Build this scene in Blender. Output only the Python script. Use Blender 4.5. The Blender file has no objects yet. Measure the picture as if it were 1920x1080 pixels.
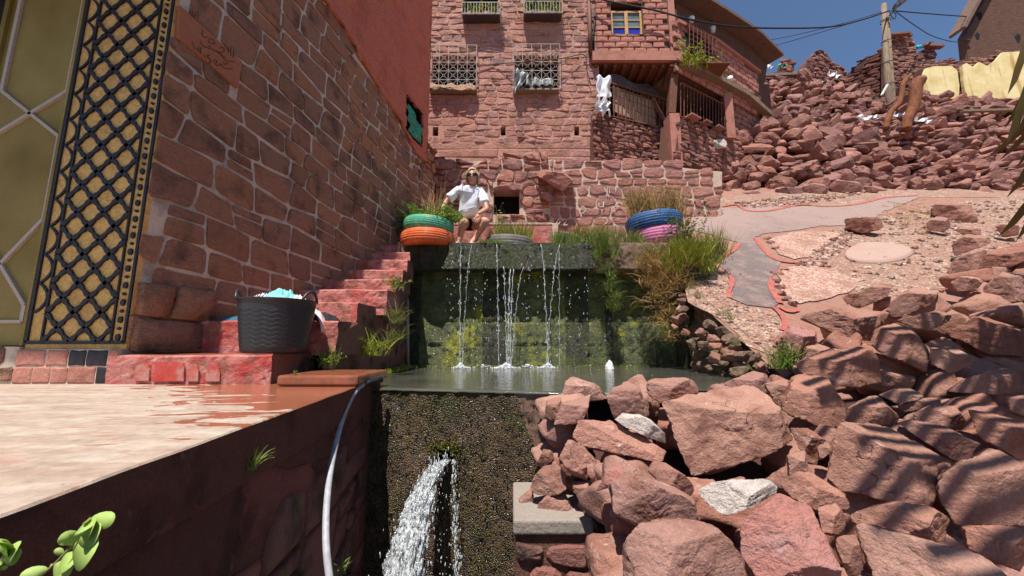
import bpy, bmesh, math, random
import numpy as np
from mathutils import Vector, Matrix, noise as mnoise
from mathutils.geometry import tessellate_polygon
R = math.radians
S = bpy.context.scene
COL = S.collection
# ------------------------------------------------------------------ camera, sky, sun, exposure
F = 720.0; TH = math.atan(106/F); CT, ST = math.cos(TH), math.sin(TH)
cam = bpy.data.objects.new('camera', bpy.data.cameras.new('camera')); COL.objects.link(cam)
cam.data.sensor_width = 36; cam.data.lens = F/1920*36
cam.data.clip_start = .03; cam.data.clip_end = 500
cam.rotation_euler = (math.pi/2+TH, 0, 0); S.camera = cam
SUN = Vector((-.125, -.36, .92)).normalized()
world = bpy.data.worlds.new('World'); S.world = world; world.use_nodes = True
wn = world.node_tree; bg = wn.nodes['Background']
sky = wn.nodes.new('ShaderNodeTexSky'); sky.sky_type = 'NISHITA'; sky.sun_disc = False
sky.sun_elevation = math.asin(SUN.z); sky.sun_rotation = math.atan2(SUN.x, SUN.y)
sky.altitude = 900; sky.air_density = 1.0; sky.dust_density = .1; sky.ozone_density = 4.0
wn.links.new(sky.outputs[0], bg.inputs[0]); bg.inputs[1].default_value = .095
sl = bpy.data.lights.new('sun', 'SUN'); sl.energy = 5.0; sl.angle = R(.5); sl.color = (1, .95, .88)
so = bpy.data.objects.new('sun', sl); COL.objects.link(so)
so.rotation_euler = (-SUN).to_track_quat('-Z', 'Y').to_euler(); so.location = (0, 0, 20)
S.view_settings.view_transform = 'Standard'; S.view_settings.look = 'None'
S.view_settings.gamma = 1; S.view_settings.use_curve_mapping = False
S.view_settings.exposure = 0.48
# ------------------------------------------------------------------ helpers
def ray(u, v):
    y = (540-v)/F; d = CT-ST*y
    return ((u-960)/F/d, (ST+CT*y)/d)
def at(u, v, Y):
    a, b = ray(u, v); return Vector((a*Y, Y, b*Y))
def vhit(u, v, P0, D):      # vertical plane through P0 (x,y) along D (x,y)
    k, s = ray(u, v); t = (k*P0[1]-P0[0])/(D[0]-k*D[1]); Y = P0[1]+D[1]*t
    return Vector((k*Y, Y, s*Y)), t
def tag(o, label=None, cat=None, group=None, kind=None):
    if label: o['label'] = label
    if cat: o['category'] = cat
    if group: o['group'] = group
    if kind: o['kind'] = kind
    return o
def obj(name, verts, faces, mat, parent=None, smooth=False, loc=None):
    me = bpy.data.meshes.new(name); me.from_pydata([tuple(v) for v in verts], [], faces)
    return link(name, me, mat, parent, smooth, loc)
def link(name, me, mat=None, parent=None, smooth=False, loc=None):
    if mat is not None:
        for m in (mat if isinstance(mat, (list, tuple)) else [mat]): me.materials.append(m)
    if smooth: me.polygons.foreach_set('use_smooth', [True]*len(me.polygons))
    o = bpy.data.objects.new(name, me); COL.objects.link(o)
    if loc is not None: o.location = loc
    if parent is not None:
        o.parent = parent
        o.matrix_parent_inverse = parent.matrix_basis.inverted()
    return o
def thing(name, label, cat, loc=(0, 0, 0), group=None, kind=None):
    o = bpy.data.objects.new(name, None); COL.objects.link(o); o.location = loc
    o.empty_display_size = .1
    return tag(o, label, cat, group, kind)
class MB:
    def __init__(s): s.v = []; s.f = []
    def add(s, vs, fs):
        n = len(s.v); s.v += [tuple(v) for v in vs]; s.f += [tuple(i+n for i in f) for f in fs]; return s
    def box(s, x0, x1, y0, y1, z0, z1):
        return s.add([(x0,y0,z0),(x1,y0,z0),(x1,y1,z0),(x0,y1,z0),(x0,y0,z1),(x1,y0,z1),(x1,y1,z1),(x0,y1,z1)],
                     [(0,3,2,1),(4,5,6,7),(0,1,5,4),(1,2,6,5),(2,3,7,6),(3,0,4,7)])
    def obox(s, c, ax, ay, az, hx, hy, hz):
        c = Vector(c); ax = Vector(ax).normalized()*hx; ay = Vector(ay).normalized()*hy; az = Vector(az).normalized()*hz
        return s.add([c-ax-ay-az, c+ax-ay-az, c+ax+ay-az, c-ax+ay-az, c-ax-ay+az, c+ax-ay+az, c+ax+ay+az, c-ax+ay+az],
                     [(0,3,2,1),(4,5,6,7),(0,1,5,4),(1,2,6,5),(2,3,7,6),(3,0,4,7)])
    def bar(s, a, b, w, h=None):
        a = Vector(a); b = Vector(b); d = b-a; h = h or w
        up = Vector((0, 0, 1)) if abs(d.normalized().z) < .95 else Vector((0, 1, 0))
        x = d.cross(up); y = x.cross(d)
        return s.obox((a+b)/2, d, x, y, d.length/2, w/2, h/2)
    def tube(s, pts, r, n=8, cap=True):
        pts = [Vector(p) for p in pts]; k = len(pts)
        rs = r if isinstance(r, (list, tuple)) else [r]*k
        base = len(s.v); prev = None
        for i, p in enumerate(pts):
            t = (pts[min(i+1, k-1)]-pts[max(i-1, 0)]).normalized()
            if prev is None:
                up = Vector((0, 0, 1)) if abs(t.z) < .9 else Vector((0, 1, 0))
                x = t.cross(up).normalized()
            else: x = (prev-t*prev.dot(t)).normalized()
            prev = x; y = t.cross(x)
            for j in range(n):
                a = 2*math.pi*j/n; s.v.append(tuple(p+(x*math.cos(a)+y*math.sin(a))*rs[i]))
        for i in range(k-1):
            for j in range(n):
                a = base+i*n+j; b = base+i*n+(j+1) % n; s.f.append((a, b, b+n, a+n))
        if cap:
            s.f.append(tuple(base+j for j in reversed(range(n)))); s.f.append(tuple(base+(k-1)*n+j for j in range(n)))
        return s
    def lathe(s, prof, c, n=32, axis=None):
        base = len(s.v); c = Vector(c); k = len(prof)
        for (r, z) in prof:
            for j in range(n):
                a = 2*math.pi*j/n; s.v.append((c.x+r*math.cos(a), c.y+r*math.sin(a), c.z+z))
        for i in range(k-1):
            for j in range(n):
                a = base+i*n+j; b = base+i*n+(j+1) % n; s.f.append((a, b, b+n, a+n))
        return s
    def build(s, name, mat, parent=None, smooth=False, loc=None):
        return obj(name, s.v, s.f, mat, parent, smooth, loc)
def bez(pts, n=16):     # Catmull-Rom through points
    P = [Vector(p) for p in pts]; P = [P[0]*2-P[1]]+P+[P[-1]*2-P[-2]]; out = []
    for i in range(1, len(P)-2):
        for k in range(n):
            t = k/n; a, b, c, d = P[i-1], P[i], P[i+1], P[i+2]
            out.append(.5*((2*b)+(c-a)*t+(2*a-5*b+4*c-d)*t*t+(3*b-a-3*c+d)*t**3))
    out.append(P[-2]); return out
def inside(p, poly):
    x, y = p; c = False; n = len(poly)
    for i in range(n):
        x1, y1 = poly[i]; x2, y2 = poly[(i+1) % n]
        if (y1 > y) != (y2 > y) and x < (x2-x1)*(y-y1)/(y2-y1)+x1: c = not c
    return c
def vnoise(P, seed=0):  # vectorised value noise, P (n,3) -> (n,) in -1..1
    P = P+seed*17.31; I = np.floor(P).astype(np.int64); f = P-I; f = f*f*(3-2*f)
    def h(i, j, k):
        n = (i*374761393+j*668265263+k*2147483647+seed*1013904223) & 0xffffffff
        n = ((n ^ (n >> 13))*1274126177) & 0xffffffff; n = n ^ (n >> 16)
        return (n & 0xffff)/32767.5-1
    r = 0
    for a in (0, 1):
        for b in (0, 1):
            for c in (0, 1):
                w = (f[:,0] if a else 1-f[:,0])*(f[:,1] if b else 1-f[:,1])*(f[:,2] if c else 1-f[:,2])
                r = r+w*h(I[:,0]+a, I[:,1]+b, I[:,2]+c)
    return r
def fbm(P, seed=0, octs=4, gain=.5):
    r = 0; a = 1
    for o in range(octs): r = r+a*vnoise(P*(2.03**o), seed+o*7); a *= gain
    return r
# ------------------------------------------------------------------ materials
class NT:
    def __init__(s, name):
        s.m = bpy.data.materials.new(name); s.m.use_nodes = True; s.t = s.m.node_tree; s.b = s.t.nodes['Principled BSDF']
        s.geo = s.t.nodes.new('ShaderNodeNewGeometry'); s.pos = s.geo.outputs['Position']
        s.oi = s.t.nodes.new('ShaderNodeObjectInfo')
    def n(s, typ, **kw):
        nd = s.t.nodes.new(typ)
        for k, v in kw.items(): setattr(nd, k, v)
        return nd
    def put(s, sock, v):
        if hasattr(v, 'is_linked') or hasattr(v, 'links'): s.t.links.new(v, sock)
        elif isinstance(v, (tuple, list)) and len(v) == 3 and sock.type == 'RGBA': sock.default_value = (*v, 1)
        else: sock.default_value = v
    def mapv(s, scale=(1,1,1), rot=(0,0,0), vec=None):
        m = s.n('ShaderNodeMapping'); s.put(m.inputs[0], vec or s.pos); m.inputs['Scale'].default_value = scale; m.inputs['Rotation'].default_value = rot
        return m.outputs[0]
    def noise(s, sc, det=5, rough=.55, vec=None, dist=0):
        n = s.n('ShaderNodeTexNoise'); s.put(n.inputs['Vector'], vec or s.pos); n.inputs['Scale'].default_value = sc
        n.inputs['Detail'].default_value = det; n.inputs['Roughness'].default_value = rough; n.inputs['Distortion'].default_value = dist
        return n.outputs[0]
    def vor(s, sc, vec=None, feature='F1', out=0, rnd=1):
        n = s.n('ShaderNodeTexVoronoi', feature=feature); s.put(n.inputs['Vector'], vec or s.pos); n.inputs['Scale'].default_value = sc
        n.inputs['Randomness'].default_value = rnd
        return n.outputs[out]
    def ramp(s, fac, stops, interp='LINEAR'):
        r = s.n('ShaderNodeValToRGB'); s.put(r.inputs[0], fac); e = r.color_ramp.elements; r.color_ramp.interpolation = interp
        while len(e) < len(stops): e.new(.5)
        for k, (p, c) in enumerate(stops):
            e[k].position = p; e[k].color = (*c, 1) if isinstance(c, (tuple, list)) else (c, c, c, 1)
        return r.outputs[0]
    def mix(s, a, b, f=.5, mode='MIX'):
        m = s.n('ShaderNodeMix', data_type='RGBA', blend_type=mode); m.clamp_result = False
        s.put(m.inputs[0], f); s.put(m.inputs[6], a); s.put(m.inputs[7], b); return m.outputs[2]
    def math(s, op, a, b=0, c=0):
        m = s.n('ShaderNodeMath', operation=op); s.put(m.inputs[0], a); s.put(m.inputs[1], b)
        if op in ('MULTIPLY_ADD',): s.put(m.inputs[2], c)
        return m.outputs[0]
    def rand(s):
        a = s.math('ADD', s.oi.outputs['Random'], s.geo.outputs['Random Per Island']); return s.math('FRACT', a)
    def bump(s, h, st=.5, d=.01, nrm=None):
        b = s.n('ShaderNodeBump'); s.put(b.inputs['Height'], h); b.inputs['Strength'].default_value = st; b.inputs['Distance'].default_value = d
        if nrm: s.put(b.inputs['Normal'], nrm)
        return b.outputs[0]
    def done(s, col=None, rough=.8, nrm=None, spec=.3, **kw):
        if col is not None: s.put(s.b.inputs['Base Color'], col)
        s.put(s.b.inputs['Roughness'], rough); s.b.inputs['Specular IOR Level'].default_value = spec
        if nrm: s.put(s.b.inputs['Normal'], nrm)
        for k, v in kw.items(): s.put(s.b.inputs[k.replace('_', ' ')], v)
        return s.m
def stone_mat(name, cols, sc=1., bump=.6, bd=.02, stain=(.1, .06, .045), stain_amt=.5, pale=None, rough=.85, strata=0, spec=.2, moss=None, fine=.6, crack=0):
    m = NT(name); cols = cols*2 if len(cols) == 1 else cols; k = len(cols)
    c = m.ramp(m.rand(), [(i/(k-1), cc) for i, cc in enumerate(cols)])
    big = m.noise(3*sc, 4); med = m.noise(14*sc, 6, .6); fin = m.noise(70*sc, 5, .65)
    c = m.mix(c, (1.25, 1.2, 1.2), m.ramp(med, [(.45, 0), (.7, .5)]), 'MULTIPLY')
    c = m.mix(c, stain, m.math('MULTIPLY', m.ramp(big, [(.5, 0), (.68, 1)]), stain_amt))
    v = m.ramp(fin, [(.3, (1-fine*.5,)*3), (.65, (1.08,)*3)]); c = m.mix(c, v, .8, 'MULTIPLY')
    if pale: c = m.mix(c, pale, m.ramp(m.noise(6*sc, 6, .7, dist=1.), [(.6, 0), (.68, .7)]))
    if moss: c = m.mix(c, moss, m.ramp(m.noise(4*sc, 5, .6), [(.48, 0), (.6, .8)]))
    h = m.math('ADD', m.math('MULTIPLY', med, 1.), m.math('MULTIPLY', fin, .35))
    if crack:
        ve = m.vor(3.2*sc, vec=m.mix(m.pos, m.n('ShaderNodeTexNoise').outputs[1], .12), feature='DISTANCE_TO_EDGE')
        ck = m.math('MULTIPLY', m.ramp(ve, [(0, 1), (.012, 0)]), m.ramp(m.noise(2.2*sc, 3), [(.56, 0), (.64, 1)]))
        c = m.mix(c, (.35, .3, .3), m.math('MULTIPLY', ck, .6), 'MULTIPLY'); h = m.math('SUBTRACT', h, m.math('MULTIPLY', ck, .8))
    if strata:
        st = m.noise(9*sc, 5, .6, vec=m.mapv((1, .6, strata), (.25, .12, 0)), dist=.6)
        h = m.math('ADD', h, m.math('MULTIPLY', st, .4 if crack else .8))
    return m.done(c, rough, m.bump(h, bump, bd), spec)
def flat_mat(name, col, rough=.7, sc=20, var=.25, bump=.2, bd=.004, spec=.3, metallic=0, **kw):
    m = NT(name); n = m.noise(sc, 5, .6)
    c = m.mix(col, m.ramp(n, [(.3, (1-var,)*3), (.7, (1+var,)*3)]), 1., 'MULTIPLY')
    return m.done(c, rough, m.bump(n, bump, bd), spec, Metallic=metallic, **kw)
RED = [(.18,.066,.05), (.25,.098,.072), (.22,.088,.07), (.30,.125,.09), (.20,.085,.075), (.33,.118,.07)]
M = {}
M['wall_stone'] = stone_mat('dressed red sandstone', [(.40,.20,.12),(.48,.24,.14),(.43,.225,.15),(.57,.265,.14),(.33,.18,.135),(.58,.25,.12)], 1.6, 1., .045, stain_amt=.75, pale=(.46,.27,.2), stain=(.12,.07,.055), strata=2.5)
M['wall_mortar'] = stone_mat('grey pink mortar', [(.66,.53,.42)], 2, .6, .012, stain=(.16,.1,.08), stain_amt=.6)
M['plaster_red'] = stone_mat('rough red plaster', [(.72,.23,.14)], .8, 1., .06, stain=(.48,.13,.075), stain_amt=.5, fine=.7, strata=2)
M['facade_stone'] = stone_mat('facade sandstone', [(.40,.195,.15),(.47,.24,.18),(.43,.225,.18),(.52,.27,.195),(.37,.21,.18),(.52,.24,.165)], 1.2, .7, .03, strata=2)
M['facade_mortar'] = stone_mat('facade mortar', [(.50,.27,.21)], 2, .8, .02, stain=(.40,.19,.145))
M['brick'] = stone_mat('earthen brick', [(.42,.18,.135),(.47,.21,.155),(.44,.195,.145)], 1.5, .6, .015, stain=(.25,.1,.07))
M['brick_joint'] = stone_mat('earth joint', [(.13,.06,.045)], 2, .6, .01)
M['pale_mortar'] = stone_mat('pale lime mortar', [(.66,.50,.38)], 3, .9, .025, stain=(.4,.25,.18), stain_amt=.7)
M['ret_stone'] = stone_mat('retaining wall stone', [(.36,.16,.125),(.44,.20,.15),(.38,.18,.155),(.50,.24,.175),(.33,.17,.155)], 1.5, .9, .03, strata=3)
M['rubble'] = stone_mat('rubble sandstone', [(.24,.115,.09),(.35,.165,.125),(.30,.15,.125),(.42,.205,.155),(.22,.11,.10),(.36,.155,.11)], 1.3, .7, .03, strata=3)
M['rubble_shade'] = stone_mat('shade toned rubble sandstone', [(.15,.065,.05),(.22,.09,.07),(.19,.08,.065)], 1.3, .7, .03, strata=3)  # darker copy of the rubble stone, shade put into its colour
M['rock'] = stone_mat('broken red sandstone', [(.30,.15,.11),(.39,.205,.15),(.36,.195,.155),(.47,.27,.20),(.31,.135,.095),(.40,.195,.14),(.35,.19,.16)], 2.2, .75, .018, stain=(.23,.10,.07), stain_amt=.8, strata=1.5, fine=.7, pale=(.52,.36,.29), crack=1)
M['rock_pink'] = stone_mat('pink sandstone', [(.42,.185,.15)], 2.2, .9, .02, stain=(.44,.26,.24), stain_amt=.7, strata=2, fine=.6, crack=1)
M['rock_white'] = stone_mat('whitish limestone', [(.60,.52,.46)], 3, .9, .015, stain=(.36,.27,.23), stain_amt=.8, fine=.9)
M['rock_patch'] = stone_mat('sandstone with lime patches', [(.44,.22,.165)], 2.2, .9, .02, stain=(.33,.14,.09), pale=(.72,.65,.58), strata=2)
M['earth'] = stone_mat('red earth', [(.36,.19,.14)], 3, .9, .02, stain=(.2,.085,.06), pale=(.45,.27,.2))
M['earth_core'] = stone_mat('packed rubble earth', [(.13,.06,.045)], 3, 1., .04, stain=(.06,.03,.022), stain_amt=.8)
M['earth_dark'] = stone_mat('dark damp earth', [(.09,.045,.035)], 3, .9, .02)
# terrace floor: pale worn screed with a wet patch near the steps
m = NT('worn terrace screed')
n1 = m.noise(5, 6, .62, vec=m.mapv((.8, 2.6, 1)), dist=.5); n2 = m.noise(30, 6, .7)
c = m.ramp(n1, [(.3, (.36,.25,.185)), (.5, (.44,.335,.26)), (.7, (.53,.445,.36))])
c = m.mix(c, (.42,.19,.13), m.ramp(m.noise(9, 6, .65, vec=m.mapv((.7, 3, 1)), dist=.8), [(.56, 0), (.66, .6)]))
c = m.mix(c, m.ramp(n2, [(.3, (.72,)*3), (.7, (1.12,)*3)]), 1., 'MULTIPLY'); c = m.mix(c, (.20,.11,.08), m.ramp(m.noise(70, 3, .7), [(.66, 0), (.72, .8)]))
sp = m.n('ShaderNodeSeparateXYZ'); m.put(sp.inputs[0], m.pos)
# wet area: a ragged patch towards the basin corner (x -1.55..-.8, y 1.5..2.4)
wx = m.math('MULTIPLY_ADD', sp.outputs[0], 1.25, 1.62); wy = m.math('MULTIPLY_ADD', sp.outputs[1], 1.25, -2.02)
w = m.math('ADD', m.math('ADD', wx, wy), m.math('MULTIPLY_ADD', m.noise(4.5, 6, .6, vec=m.mapv((.8, 2, 1)), dist=1.2), 2.6, -1.3))
wet = m.ramp(w, [(.02, 0), (.07, 1)])
c = m.mix(c, (.31,.095,.045), m.math('MULTIPLY', wet, .92))
ro = m.ramp(wet, [(0, .8), (1, .16)])
M['screed'] = m.done(c, ro, m.bump(m.math('MULTIPLY', n2, m.ramp(wet, [(0, 1), (1, .25)])), .5, .006), .4)
# damp terrace side
M['side_wall'] = stone_mat('damp rubble masonry', [(.24,.11,.08),(.30,.12,.09),(.20,.10,.08),(.34,.13,.10)], 2, .9, .03, stain=(.03,.022,.015), stain_amt=.9, rough=.6, spec=.4)
M['side_mortar'] = stone_mat('damp render', [(.20,.095,.07)], 2, 1., .04, stain=(.075,.045,.035), stain_amt=.9, pale=(.36,.15,.12))
M['side_render'] = stone_mat('stained render patches', [(.14,.07,.055),(.20,.085,.065),(.17,.08,.065),(.30,.11,.085),(.12,.06,.05)], 2, 1., .03, stain=(.06,.04,.03), stain_amt=.8)
# red painted steps
def paint_mat(name, base, sc=1.):
    m = NT(name); wn_ = m.noise(3*sc, 5, .6, dist=.7)
    c = m.ramp(wn_, base)
    c = m.mix(c, (.24,.09,.06), m.ramp(m.noise(11*sc, 6, .7), [(.50, 0), (.58, .85)]))
    c = m.mix(c, (.56,.32,.25), m.ramp(m.noise(7*sc, 6, .7, vec=m.mapv((1, 1, 1.7))), [(.6, 0), (.68, .55)]))
    h = m.noise(25*sc, 6, .7)
    return m.done(c, .7, m.bump(h, .8, .02), .3)
M['step_paint'] = paint_mat('flaking red step paint', [(.35, (.40,.115,.095)), (.5, (.50,.20,.17)), (.62, (.42,.06,.05))])
M['step_tread'] = paint_mat('worn red tread', [(.35, (.42,.15,.11)), (.6, (.52,.24,.19))])
M['wet_tread'] = flat_mat('wet red tread', (.26,.085,.045), .22, 12, .35, .3, .006, .5)
M['red_border'] = paint_mat('red border paint', [(.3, (.50,.15,.12)), (.7, (.42,.10,.08))], 2)
m = NT('thick red paint'); c = m.ramp(m.noise(5, 5, .6, dist=1), [(.35, (.46,.035,.022)), (.52, (.44,.07,.05)), (.6, (.45,.2,.16))])
M['bright_red'] = m.done(c, .45, m.bump(m.noise(25, 5), .5, .01), .5)
# mossy concrete of the dam and basin
def moss_mat(name, a, b, g, amt=(.45, .62), sc=1., rough=.35, spec=.5, streak=0):
    m = NT(name); gr = m.vor(120*sc, vec=m.mix(m.pos, m.n('ShaderNodeTexNoise').outputs[1], .04)); n = m.noise(2.2*sc, 6, .65, dist=.6)
    c = m.ramp(m.noise(6*sc, 6, .6), [(.35, a), (.65, b)])
    c = m.mix(c, g, m.ramp(n, [(amt[0], 0), (amt[1], 1)]))
    c = m.mix(c, m.ramp(gr, [(.0, (1.2,)*3), (.6, (.7,)*3)]), .6, 'MULTIPLY'); c = m.mix(c, m.ramp(m.noise(9*sc, 6, .7), [(.35, (.45,)*3), (.65, (1.3,)*3)]), .9, 'MULTIPLY')
    h = m.math('SUBTRACT', m.math('MULTIPLY', m.noise(18*sc, 6, .7), 1.), m.math('MULTIPLY', gr, .55))
    return m.done(c, m.ramp(m.noise(40, 4), [(.4, rough*.5), (.6, rough*1.6)]), m.bump(h, 1., .03), spec)
M['dam'] = moss_mat('wet mossy concrete', (.10,.062,.034), (.175,.105,.055), (.075,.062,.014))
M['dam_dry'] = flat_mat('plain brown concrete', (.17,.10,.07), .6, 30, .3, .4, .006)
M['back_moss'] = moss_mat('green algae wall', (.12,.15,.05), (.20,.21,.08), (.36,.36,.03), (.53,.62), .9)
M['back_dark'] = moss_mat('dark wet concrete', (.05,.052,.03), (.08,.08,.045), (.10,.11,.03), (.45,.6))
M['fascia'] = moss_mat('algae stained ledge', (.04,.04,.026), (.10,.085,.055), (.06,.075,.018), (.42,.56), 1.1)
M['fascia_dry'] = moss_mat('pebbly ledge end', (.30,.19,.13), (.42,.27,.2), (.22,.14,.09), (.55,.7), 1.1, .9, .2)
M['moss'] = flat_mat('bright moss', (.14,.15,.012), .8, 60, .6, 1, .02)
M['concrete'] = stone_mat('grey concrete', [(.33,.28,.235)], 3, .7, .01, stain=(.3,.25,.21), fine=.8)
# olive metal door face
m = NT('olive gold enamel'); sp = m.n('ShaderNodeSeparateXYZ'); m.put(sp.inputs[0], m.pos)
c = m.ramp(m.noise(2.2, 4, .5, vec=m.mapv((1, 1, .7))), [(.35, (.19,.13,.027)), (.65, (.31,.235,.075))])
c = m.mix(c, m.ramp(m.noise(120, 3), [(.3, (.85,)*3), (.7, (1.1,)*3)]), 1., 'MULTIPLY')
M['olive'] = m.done(c, .6, m.bump(m.noise(160, 3), .15, .002), .25)
M['silver'] = flat_mat('silver glitter strip', (.46,.38,.32), .5, 160, .35, .8, .004, .5)
m = NT('yellow ochre relief'); n = m.noise(26, 6, .7, dist=1.5)
c = m.ramp(n, [(.3, (.50,.28,.08)), (.55, (.78,.49,.17)), (.75, (.84,.58,.24))])
c = m.mix(c, (.33,.15,.07), m.ramp(m.noise(5, 4), [(.55, 0), (.72, .6)]))
M['ochre'] = m.done(c, .75, m.bump(n, .9, .012), .3)
M['black_paint'] = flat_mat('dark lattice paint', (.018,.014,.02), .5, 30, .5, .6, .006, .4)
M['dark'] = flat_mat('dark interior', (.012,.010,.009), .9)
# timber, iron and others
m = NT('weathered timber'); g = m.noise(14, 6, .6, vec=m.mapv((3, 3, .25)), dist=.5)
M['timber'] = m.done(m.ramp(g, [(.3, (.12,.08,.05)), (.55, (.25,.18,.12)), (.75, (.34,.25,.17))]), .8, m.bump(g, .6, .01), .2)
m = NT('old trunk wood'); g = m.noise(10, 6, .65, vec=m.mapv((3, 3, .35)), dist=.8)
M['trunk'] = m.done(m.ramp(g, [(.3, (.10,.035,.018)), (.6, (.27,.10,.045)), (.8, (.36,.15,.07))]), .8, m.bump(g, .9, .02), .2)
M['board'] = m_ = stone_mat('pale boards', [(.42,.26,.17),(.5,.33,.22),(.36,.23,.16)], 2, .5, .008, stain=(.2,.12,.08), strata=2)
M['rust'] = flat_mat('rusty iron', (.16,.062,.035), .7, 40, .5, .6, .004)
M['iron'] = flat_mat('pale painted iron', (.40,.33,.28), .55, 40, .35, .4, .003, .4)
M['iron_dark'] = flat_mat('dark iron', (.06,.05,.05), .6, 40, .4)
M['mesh_wire'] = flat_mat('galvanised wire', (.22,.21,.2), .5, 40, .2, metallic=.5)
M['white_cloth'] = flat_mat('white cloth', (.72,.71,.72), .85, 15, .2, .4, .01)
M['grey_sheet'] = flat_mat('grey plastic sheet', (.30,.32,.31), .4, 25, .5, .8, .02, .5)
M['sack'] = flat_mat('brown sacking', (.40,.25,.16), .85, 25, .4, .8, .02)
M['window_wood'] = flat_mat('varnished window wood', (.52,.30,.12), .6, 25, .3)
M['glass_blue'] = flat_mat('blue glass', (.02,.035,.32), .08, 3, .4, .05, .002, .6)
M['glass_grey'] = flat_mat('dusty window glass', (.12,.17,.17), .08, 3, .5, .05, .002, .6)
M['roof'] = stone_mat('flat roof edge', [(.20,.13,.10)], 2, .8, .03)
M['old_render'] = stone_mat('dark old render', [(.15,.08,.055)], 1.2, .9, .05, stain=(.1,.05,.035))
m = NT('yellow distemper'); sp = m.n('ShaderNodeSeparateXYZ'); m.put(sp.inputs[0], m.pos)
c = m.ramp(m.noise(2, 5, .6), [(.3, (.66,.50,.20)), (.6, (.82,.68,.36))])
c = m.mix(c, (.42,.22,.06), m.math('MULTIPLY', m.ramp(m.noise(1.6, 5, .6, vec=m.mapv((2.2, 1, .25)), dist=.5), [(.52, 0), (.64, 1)]), .75))
M['yellow'] = m.done(c, .9, m.bump(m.noise(6, 6), .4, .03), .1)
M['green_net'] = flat_mat('green plastic netting', (.05,.30,.19), .5, 30, .5, .8, .02)
# tyres
def tyre_mat(name, col, worn):
    m = NT(name); c = m.mix(col, worn, m.ramp(m.noise(9, 6, .7), [(.5, 0), (.66, .75)])); c = m.mix(c, (.16,.10,.075), m.ramp(m.noise(16, 7, .75, dist=1), [(.52, 0), (.64, .75)]))
    return m.done(c, .6, m.bump(m.noise(40, 5), .4, .006), .35)
M['tyre_green'] = tyre_mat('green tyre paint', (.07,.40,.23), (.45,.42,.12))
M['tyre_orange'] = tyre_mat('orange tyre paint', (.68,.115,.025), (.72,.26,.10))
M['tyre_blue'] = tyre_mat('blue tyre paint', (.02,.10,.28), (.03,.05,.09))
M['tyre_pink'] = tyre_mat('pink tyre paint', (.62,.16,.34), (.5,.2,.3))
M['tyre_grey'] = tyre_mat('dusty tyre rubber', (.13,.115,.11), (.24,.2,.18))
M['tyre_groove'] = flat_mat('tyre groove shadow paint', (.05,.03,.02), .8)
M['tub'] = flat_mat('black rubber', (.028,.030,.036), .42, 60, .15, .15, .002, .45)
M['teal_cloth'] = flat_mat('pale teal cloth', (.22,.56,.55), .85, 20, .2)
M['blue_cloth'] = flat_mat('blue cloth', (.04,.12,.17), .85, 20, .2)
M['pink_cloth'] = flat_mat('pale pink cloth', (.74,.50,.49), .85, 20, .2)
M['black_cloth'] = flat_mat('black cloth', (.02,.02,.022), .85, 20, .2)
m = NT('black and white striped cloth'); wv = m.n('ShaderNodeTexWave'); m.put(wv.inputs[0], m.pos); wv.inputs['Scale'].default_value = 22; wv.inputs['Distortion'].default_value = 4
M['stripe_cloth'] = m.done(m.ramp(wv.outputs[0], [(.45, (.03,.03,.035)), (.55, (.72,.72,.74))]), .85)
M['hose'] = flat_mat('grey hose', (.38,.38,.40), .45, 30, .25, .2, .002)
M['hose_end'] = flat_mat('black hose end', (.02,.02,.02), .4)
# plants
def leaf_mat(name, cols, tr=.25):
    m = NT(name); k = len(cols)
    c = m.ramp(m.rand(), [(i/(k-1), cc) for i, cc in enumerate(cols)])
    m.done(c, .55, None, .3)
    t = m.n('ShaderNodeBsdfTranslucent'); m.put(t.inputs[0], m.mix(c, (1.3, 1.35, .8), 1, 'MULTIPLY'))
    mx = m.n('ShaderNodeMixShader'); mx.inputs[0].default_value = tr
    m.t.links.new(m.b.outputs[0], mx.inputs[1]); m.t.links.new(t.outputs[0], mx.inputs[2])
    m.t.links.new(mx.outputs[0], m.t.nodes['Material Output'].inputs[0]); return m.m
M['leaf'] = leaf_mat('green leaves', [(.035,.07,.012), (.09,.14,.025), (.14,.17,.04)])
M['leaf_bright'] = leaf_mat('bright leaves', [(.10,.19,.02), (.20,.28,.03), (.14,.24,.04)])
M['leaf_yellow'] = leaf_mat('yellow green leaves', [(.16,.2,.02), (.32,.33,.04), (.24,.26,.03)])
M['grass_green'] = leaf_mat('fresh grass', [(.09,.15,.02), (.17,.24,.045), (.22,.27,.07)])
M['grass_mix'] = leaf_mat('mixed grass', [(.10,.13,.03), (.22,.19,.07), (.14,.19,.03), (.34,.25,.11)])
M['grass_dry'] = leaf_mat('dry grass', [(.36,.20,.07), (.50,.31,.12), (.30,.17,.07), (.55,.38,.18)])
M['pale_leaf'] = leaf_mat('pale round leaves', [(.42,.56,.14), (.52,.64,.22)], .3)
M['stem'] = flat_mat('plant stem', (.22,.20,.08), .7)
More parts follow.
